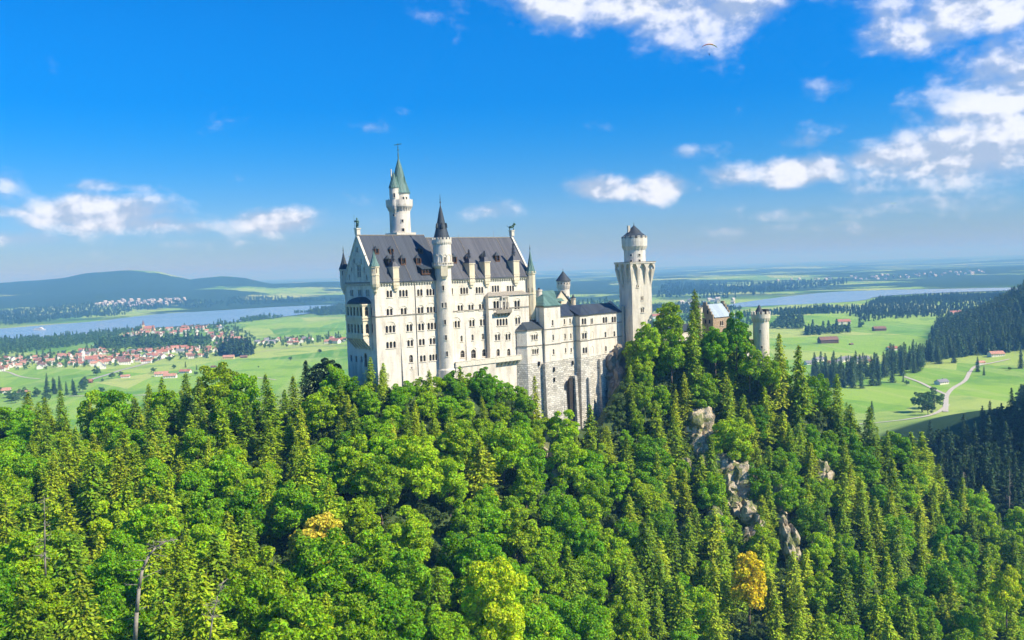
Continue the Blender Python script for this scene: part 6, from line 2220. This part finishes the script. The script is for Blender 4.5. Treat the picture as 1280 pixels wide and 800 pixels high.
for px, py, h, lb in ((363, 451, 6, 'lone dark tree in the meadow left of the palace'), (127, 492, 9, 'lone round tree in the meadow below the road'), (121, 470, 12, 'big round tree beside the road bend below the village'),
                      (140, 474, 9, 'round tree right of the road bend'), (151, 472, 8, 'round tree beside the small red-roofed barn'), (192, 467, 8, 'dark tree left of the farm'),
                      (218, 462, 6, 'small tree behind the farm roofs'), (232, 460, 8, 'pointed tree right behind the farm'), (246, 463, 7, 'pointed tree at the right end of the farm'), (245, 470, 6, 'low tree below the right end of the farm'),
                      (128, 478, 5, 'small bush by the lower road'), (400, 442, 6, 'small tree beside the meadow houses left of the palace'), (323, 460, 2.5, 'tiny bush in the big meadow'),
                      (1168, 512, 27, 'large dark broadleaf tree in the right-hand meadow above the path'), (1153, 516, 30, 'tall dark tree at the left of the meadow clump'), (1160, 519, 20, 'low dark tree in the front of the meadow clump'),
                      (1163, 500, 11, 'small round tree behind the meadow clump'), (1090, 526, 25, 'lone spruce at the lower edge of the right-hand meadow'),
                      (1129, 478, 10, 'small tree where the gravel path meets the conifer belt'), (1134, 482, 7, 'bush beside the gravel path'), (1222, 466, 20, 'dark conifer beside the red-roofed house by the path'),
                      (1230, 470, 12, 'round tree right of the dark conifer by the red-roofed house'), (1276, 461, 26, 'dark conifer at the right edge above the sunny meadow'), (1262, 464, 5, 'bush on the meadow at the right edge')):
    k = 's' if ('conifer' in lb or 'spruce' in lb or 'pointed' in lb) else 'b'
    valley_tree(k, px, py, h, lb)
rnd = random.Random(31)
for i in range(16):
    px = rnd.uniform(58, 106); py = 494 - abs(px - 82) * .3 + rnd.uniform(-4, 5)
    valley_tree('s' if px < 98 else 'b', px, py, rnd.uniform(15, 21) if px < 98 else 12, 'tall conifer in the clump on the near left meadow' if px < 98 else 'round tree at the right of the conifer clump on the near left meadow',
                'conifer clump on the near left meadow' if px < 98 else 'round trees right of the left meadow clump')
for i in range(15):
    px = rnd.uniform(-8, 60); py = 500 - px * .05 + rnd.uniform(-6, 6)
    valley_tree('b', px, py, rnd.uniform(9, 13), 'round tree around the red roofs at the left edge', 'trees around the red roofs at the left edge')
nb_ = 0
for i in range(400):                                       # belt of conifers above the right-hand meadow
    px = rnd.uniform(1016, 1145); lo = np.interp(px, [1016, 1040, 1065, 1115, 1118, 1145], [478, 486, 487, 481, 474, 464])
    py = lo - rnd.random() ** 1.5 * np.interp(px, [1016, 1040, 1145], [10, 22, 30])
    if nb_ >= 30: break
    nb_ += 1
    valley_tree('s', px, py, rnd.uniform(24, 36) * (py / 480) ** 3, 'dark conifer in the belt above the right-hand meadow', 'conifer belt above the right-hand meadow')
for i in range(24):
    px = rnd.uniform(1120, 1285)
    lo = np.interp(px, [1120, 1145, 1160, 1200, 1240, 1285], [470, 468, 458, 455, 440, 446])
    py = lo - rnd.random() * 12
    if abs(px - 1246) < 12 and py > 440: continue
    valley_tree('s', px, py, rnd.uniform(24, 36), 'dark conifer in front of the steep hillside', 'conifers in front of the steep hillside')
wood('conifer_belt', 'rest of the dark conifer belt above the right-hand meadow', [(1012, 476), (1030, 464), (1090, 461), (1140, 448), (1200, 432), (1290, 425), (1290, 444), (1200, 448), (1150, 458), (1115, 468), (1060, 480), (1035, 482)], 13, .85, lp_s, lp_b, 1.1, 15, maxn=420, thin=-.6)

# ------------------------------------------------------------------ houses
ROOFS = {'red': plain('red_tile_roof', (0.40, 0.17, 0.11), .85, .25, .3), 'orange': plain('orange_tile_roof', (0.48, 0.25, 0.17), .85, .2, .3), 'brown': plain('brown_roof', (0.22, 0.12, 0.08), .85, .25, .3),
         'grey': plain('grey_roof', (0.22, 0.22, 0.24), .8, .2, .3)}
M['white_wall'] = plain('white_house_wall', (0.78, 0.76, 0.70), .9, .1, .3)
M['timber'] = plain('dark_timber_wall', (0.16, 0.09, 0.05), .9, .25, .3)
M['yellow_wall'] = plain('ochre_church_wall', (0.72, 0.56, 0.26), .9, .1, .3)


def house_arrays(L, W_, H, R_, ov=.7):
    b = MB(); b.cur = 0
    o = (0, 0, 0); dx = Vector((1, 0, 0)); dy = Vector((0, 1, 0))
    b.add([(-L / 2, -W_ / 2, -1), (L / 2, -W_ / 2, -1), (L / 2, W_ / 2, -1), (-L / 2, W_ / 2, -1), (-L / 2, -W_ / 2, H), (L / 2, -W_ / 2, H), (L / 2, W_ / 2, H), (-L / 2, W_ / 2, H), (-L / 2, 0, H + R_), (L / 2, 0, H + R_)],
          [(0, 1, 5, 4), (2, 3, 7, 6), (1, 2, 6, 9, 5), (3, 0, 4, 8, 7)])
    b.cur = 2                                        # rows of dark windows, each a recess-coloured panel proud of the wall
    for k in range(max(2, int(L / 3.2))):
        x = -L / 2 + (k + .5) * L / max(2, int(L / 3.2))
        for z in ([1.2, 3.9] if H > 5 else [1.2]):
            b.box((0, -W_ / 2, 0), dx, -dy, x - .5, x + .5, -.1, .04, z, z + 1.3)
            b.box((0, W_ / 2, 0), dx, dy, x - .5, x + .5, -.1, .04, z, z + 1.3)
    b.cur = 1
    e = R_ / (W_ / 2) * ov
    for s in (-1, 1):
        q = [(-L / 2 - ov, s * (W_ / 2 + ov), H - e), (L / 2 + ov, s * (W_ / 2 + ov), H - e), (L / 2 + ov, 0, H + R_ + .05), (-L / 2 - ov, 0, H + R_ + .05)]
        lo = [(x, y, z + .3) for x, y, z in q]
        b.add(q + lo, [(0, 1, 2, 3), (7, 6, 5, 4), (0, 4, 5, 1), (1, 5, 6, 2), (3, 7, 4, 0)])
    b.box((L * .2, W_ * .12, 0), dx, dy, -.4, .4, -.4, .4, H, H + R_ + 1.0)
    return b


HM = {}
for rc_ in ROOFS:
    for j, (L, W_, H, R_) in enumerate(((15, 11, 6, 4.2), (12, 10, 5.4, 3.6), (22, 12, 6.5, 4.8))):
        o = house_arrays(L, W_, H, R_).link('house', [M['white_wall'], ROOFS[rc_], M['glass']])
        HM[rc_, j] = o.data; bpy.data.objects.remove(o)


def house(x, y, rz, rc_, j, k, label, group):
    o = bpy.data.objects.new('village_house', HM[rc_, j]); COL.objects.link(o)
    o.location = (x, y, gh(x, y)); o.rotation_euler = (0, 0, rz); o.scale = (k, k, k)
    return tag(o, label, 'house', group)


rnd = random.Random(77)
VPOLY = [('at the left edge of the village below the shore wood', [(-15, 465), (-15, 452), (60, 446), (100, 443), (110, 456), (60, 461)], 48, 17),
         ('around the spired church in the middle of the village', [(75, 452), (96, 440), (128, 438), (160, 442), (160, 456), (125, 462)], 60, 15),
         ('on the lakeside behind the village wood, near the yellow church', [(150, 425), (165, 414), (205, 411), (262, 407), (288, 408), (270, 416), (300, 417), (285, 424), (230, 425), (190, 423)], 80, 19),
         ('along the lower edge of the village beside the big meadow', [(150, 455), (165, 440), (215, 437), (262, 434), (274, 440), (262, 446), (225, 448), (185, 454)], 72, 16),
         ('in the right-hand row of the village towards the palace', [(262, 434), (265, 424), (320, 425), (370, 424), (432, 422), (432, 431), (380, 432), (318, 435)], 40, 22)]
for where, poly, cnt, step in VPOLY:
    pts = scatter(poly, step, int(poly[0][0] + 500))[:cnt]
    print('houses', where, len(pts))
    for x, y in pts:
        rc_ = rnd.choices(['red', 'orange', 'brown', 'grey'], [5, 4, 2, 1.2])[0]
        nm = {'red': 'red', 'orange': 'orange', 'brown': 'brown', 'grey': 'grey'}[rc_]
        house(x, y, rnd.choice([.3, 1.87, .1, 2.4]) + rnd.gauss(0, .15), rc_, rnd.choice([0, 0, 1, 1, 2]), rnd.uniform(.70, .95), f'white house with {nm} roof {where}', f'white houses with {nm} roofs {where}')
wood('village_trees', 'small trees standing between the village houses', [(-15, 465), (-15, 448), (100, 440), (165, 414), (262, 407), (300, 410), (320, 425), (432, 420), (432, 432), (318, 436), (262, 447), (160, 457), (60, 463)], 25, .2, ff_s, ff_b, .72, 16, 'far_leaf', maxn=900, thin=-.3)


def church(px, py, h_px, label, wallm, spire, twh=.55):
    g_ = hit(px, py); k = h_px * g_.y / F / 34.0
    r_ = root('church', tuple(g_), label, 'church')
    r_.scale = (k, k, k); r_.rotation_euler = (0, 0, .25)
    dx = Vector((1, 0, 0)); dy = Vector((0, 1, 0))
    def lk(b, n, m_, p=None):
        o = b.link(n, m_); o.parent = p or r_; return o
    b = MB(); b.add([(0, -6, -1), (26, -6, -1), (26, 6, -1), (0, 6, -1), (0, -6, 10), (26, -6, 10), (26, 6, 10), (0, 6, 10), (0, 0, 17), (26, 0, 17)], [(0, 1, 5, 4), (2, 3, 7, 6), (1, 2, 6, 9, 5), (3, 0, 4, 8, 7)])
    b.box((0, 0, 0), dx, dy, -6, 0, -3, 3, -1, 34 * twh); lk(b, 'nave', wallm)
    b = MB(); b.add([(-.3, -6.8, 9.2), (26.6, -6.8, 9.2), (26.6, 0, 17.3), (-.3, 0, 17.3), (-.3, 6.8, 9.2), (26.6, 6.8, 9.2)], [(0, 1, 2, 3), (3, 2, 5, 4)]); lk(b, 'roof', ROOFS['red'])
    b = MB(); b.prism([(-6.4, -3.4), (.4, -3.4), (.4, 3.4), (-6.4, 3.4)], 34 * twh, 34, .04) if spire else b.lathe((-3, 0), [(3.6, 34 * twh), (3.9, 34 * twh + 2), (2.0, 34 * twh + 5), (1.5, 34 * twh + 7), (1.9, 34 * twh + 8), (.1, 34)], 12)
    lk(b, 'spire', M['white_wall'] if spire else ROOFS['brown'])
    b = MB()
    for x in (4, 9, 14, 19): b.box((0, -6, 0), dx, -dy, x - .7, x + .7, -.1, .06, 3, 8)
    b.box((0, -3, 0), dx, -dy, -3.6, -2.4, -.1, .06, 12, 15); lk(b, 'window', M['glass'])
    return r_


church(107, 455, 19, 'white village church with slender pale spire', M['white_wall'], True, .5)
church(181, 415, 15, 'ochre church with pale tower on the lake shore', M['yellow_wall'], False, .62)


def farm(px, py, L, rc_, rz, label, name='farmhouse', wallm='white_wall', j=2, cat='farmhouse'):
    L *= .58
    g_ = hit(px, py)
    o = house_arrays(L, L * .5, L * .2, L * .16).link('farm_building', [M[wallm], ROOFS[rc_], M['glass']])
    o.name = name; o.location = g_; o.rotation_euler = (0, 0, rz)
    return tag(o, label, cat)


farm(202, 470, 34, 'orange', .25, 'long farmhouse with brown-red roof, left of the farm group')
farm(213, 473, 32, 'orange', .1, 'front farm building with broad orange roof in the middle of the farm group')
farm(232, 467, 30, 'red', -.15, 'right farm building with red roof behind the orange one')
farm(157, 473, 22, 'orange', .2, 'small barn with pink-red roof beside the road trees', 'barn', cat='barn')
farm(109, 479, 26, 'red', .1, 'dark red-roofed barn at the lower end of the road', 'barn', 'timber', cat='barn')
farm(4, 492, 34, 'orange', .3, 'red-roofed farmhouse among trees at the left edge')
farm(30, 493, 26, 'orange', -.2, 'smaller red-roofed house right of the farmhouse at the left edge')
farm(286, 449, 34, 'orange', .1, 'pale yellow house standing alone below the village trees', wallm='yellow_wall')
farm(305, 448, 22, 'brown', .2, 'brown barn right of the pale yellow house', 'barn', 'timber', cat='barn')
farm(267, 460, 14, 'brown', .1, 'tiny hay barn alone in the big left meadow', 'barn', 'timber', cat='barn')
farm(1035, 429, 55, 'brown', .05, 'long dark brown barn in the right-hand fields', 'barn', 'timber', cat='barn')
farm(1099, 414, 42, 'brown', .05, 'small brown barn in the far right-hand field', 'barn', 'timber', cat='barn')
farm(1054, 406, 50, 'red', .1, 'red-roofed farmhouse behind the field copse')
farm(1064, 431, 12, 'brown', .5, 'tiny barn below the copse in the right-hand field', 'barn', 'timber', cat='barn')
farm(1115, 439, 30, 'red', .3, 'red-roofed house among conifers above the meadow')
farm(1245, 446, 34, 'orange', .1, 'orange-roofed house at the end of the gravel path')
farm(1226, 456, 18, 'orange', .3, 'small orange-roofed shed left of the house at the path end', 'shed', cat='shed')
farm(1177, 480, 26, 'grey', .45, 'long low white hut with grey roof beside the gravel path', 'hut', cat='hut')
farm(822, 398, 60, 'red', .2, 'red-roofed houses glimpsed right of the square tower')
farm(1194, 394, 50, 'red', .2, 'small red roof on the wooded hillside edge')
for i, (px, py, rc_, L) in enumerate(((1013, 456, 'grey', 26), (1023, 452, 'grey', 30), (1034, 456, 'brown', 24), (1046, 454, 'grey', 24), (1056, 452, 'grey', 34), (1068, 455, 'grey', 22), (1078, 452, 'grey', 32), (1088, 454, 'brown', 20))):
    farm(px, py, L, rc_, .2 + .3 * (i % 3), f'{"grey" if rc_ == "grey" else "brown"}-roofed white building in the hamlet right of the gate tower, {["first","second","third","fourth","fifth","sixth","seventh","eighth"][i]} from the left', 'hamlet_house', cat='house')
# villages beyond the lakes: too small and many to count
pl = []
for poly, cnt, st in ((([(115, 381), (150, 376), (235, 374), (230, 379), (150, 385)]), 150, 45), ([(960, 352), (1000, 349), (1120, 344), (1230, 338), (1230, 343), (1100, 350)], 110, 110), ([(815, 385), (860, 376), (920, 374), (920, 380)], 20, 80)):
    pts = scatter(poly, st, 5 + cnt, flatz=False)[:cnt]
    for x, y in pts: pl.append((x, y, gh(x, y), rnd.uniform(.9, 1.35), rnd.uniform(0, 3), 0))
b = house_arrays(13, 10, 6, 4)
bm_ = [(np.array(b.v), np.array([f if len(f) == 4 else f[:4] for f in b.f]))]
fo = merged('far_village', bm_, pl, plain('far_house_wall', (0.5, 0.47, 0.42), .9, .3, .05), 'tiny pale villages on the slopes beyond the lakes')

# white motor ship on the left lake
g_ = atz(49.5, 412.6, LZ)
bt_ = root('ferry_boat', (g_.x, g_.y, LZ), 'small white passenger boat on the left lake', 'boat')
def hullpts(L, W_, z): return [(g_.x + L * a, g_.y + W_ * b, z) for a, b in ((-.5, -.5), (.28, -.5), (.5, 0), (.28, .5), (-.5, .5))]
hb = MB(); lo_ = hullpts(40, 6.5, LZ - .5); hi_ = hullpts(44, 9, LZ + 3)
hb.add(lo_ + hi_, [(5, 6, 7, 8, 9), (0, 1, 6, 5), (1, 2, 7, 6), (2, 3, 8, 7), (3, 4, 9, 8), (4, 0, 5, 9)])
hb.link('hull', M['white_wall'], bt_)
cb = MB(); cb.prism([(g_.x - 16, g_.y - 3.5), (g_.x + 12, g_.y - 3.5), (g_.x + 12, g_.y + 3.5), (g_.x - 16, g_.y + 3.5)], LZ + 3, LZ + 6.5, .96)
cb.prism([(g_.x + 2, g_.y - 2.5), (g_.x + 9, g_.y - 2.5), (g_.x + 9, g_.y + 2.5), (g_.x + 2, g_.y + 2.5)], LZ + 6.5, LZ + 9.5, .9); cb.link('cabin', M['white_wall'], bt_)
wb_ = MB(); wb_.box((g_.x, g_.y, 0), Vector((1, 0, 0)), Vector((0, -1, 0)), -15, 11, 3.2, 3.7, LZ + 4.4, LZ + 5.6); wb_.link('window', M['glass'], bt_)

# ------------------------------------------------------------------ paragliders
def paraglider(px, py, D, span, cols, label):
    c = at(px, py, D)
    r_ = root('paraglider', tuple(c), label, 'paraglider')
    n = 24
    for part, (i0, i1), col in (('canopy', (0, 10), cols[0]), ('canopy', (10, 17), cols[1]), ('canopy', (17, 24), cols[2])):
        vs = []; fs = []
        for i in range(i0, i1 + 1):
            t = -1 + 2 * i / n
            ang = t * 1.05
            x = math.sin(ang) * span * .56; z = (math.cos(ang) - 1) * span * .42
            ch = span * .24 * math.sqrt(max(.06, 1 - t * t * .9)); th = ch * .16
            vs += [(c.x + x, c.y - ch * .5, c.z + z), (c.x + x, c.y - ch * .2, c.z + z + th), (c.x + x, c.y + ch * .5, c.z + z), (c.x + x, c.y - ch * .2, c.z + z - th * .3)]
        for i in range(i1 - i0):
            for j in range(4): fs.append((i * 4 + j, i * 4 + (j + 1) % 4, i * 4 + 4 + (j + 1) % 4, i * 4 + 4 + j))
        b = MB(); b.add(vs, fs); b.link(part, plain('canopy_fabric', col, .6, .05), r_)
    b = MB()
    zp = c.z - span * .62
    for t in (-.8, -.4, .4, .8):
        ang = t * 1.05
        b.tube((c.x + math.sin(ang) * span * .56, c.y, c.z + (math.cos(ang) - 1) * span * .42), (c.x + .25 * (1 if t > 0 else -1), c.y, zp + .9), .02, .02, 3)
    b.link('line', M['iron'], r_)
    b = MB(); b.smooth = True
    b.tube((c.x, c.y + .1, zp + .65), (c.x, c.y, zp), .2, .26, 8); b.ball((c.x, c.y + .1, zp + .85), .15, 8)
    for s in (-.12, .12): b.tube((c.x + s, c.y, zp), (c.x + s, c.y - .5, zp - .05), .1, .08); b.tube((c.x + s, c.y - .5, zp - .05), (c.x + s, c.y - .7, zp - .5), .08, .06)
    for s in (-1, 1): b.tube((c.x + s * .2, c.y + .05, zp + .6), (c.x + s * .42, c.y - .1, zp + .95), .06, .05)
    o = b.link('person', plain('dark_suit', (.03, .04, .08), .8, .1))
    return r_, o


r1_, p1_ = paraglider(886.3, 55.5, 560, 10.5, ((.55, .16, .16), (.85, .34, .12), (.90, .72, .62)), 'paraglider with reddish, orange and pale curved canopy high in the sky')
tag(p1_, 'pilot in dark clothing sitting under the curved canopy high up', 'person')
r2_, p2_ = paraglider(1116, 254, 1500, 9.5, ((.75, .8, .3), (.3, .6, .4), (.8, .8, .7)), 'tiny pale green paraglider above the right-hand clouds')
tag(p2_, 'tiny pilot hanging under the pale green canopy', 'person')

# ------------------------------------------------------------------ the air
hb = MB()
hb.hexa([(-60000, -1500, -158), (60000, -1500, -158), (60000, 45000, -158), (-60000, 45000, -158), (-60000, -1500, 165), (60000, -1500, 165), (60000, 45000, 165), (-60000, 45000, 165)])
hm = bpy.data.materials.new('air'); hm.use_nodes = True
ht = hm.node_tree; ht.nodes.clear()
vo_ = ht.nodes.new('ShaderNodeVolumePrincipled')
vo_.inputs['Color'].default_value = (0.19, 0.54, 1.0, 1)
vo_.inputs['Absorption Color'].default_value = (0.70, 0.66, 1, 1)
vo_.inputs['Density'].default_value = 1.5e-4
vo_.inputs['Anisotropy'].default_value = 0.0
oo = ht.nodes.new('ShaderNodeOutputMaterial')
ht.links.new(vo_.outputs[0], oo.inputs['Volume'])
haze = hb.link('haze', hm)
tag(haze, kind='stuff')
print('HOUSES', sum(o.name.startswith('village_house') for o in bpy.data.objects), 'OBJECTS', len(bpy.data.objects))
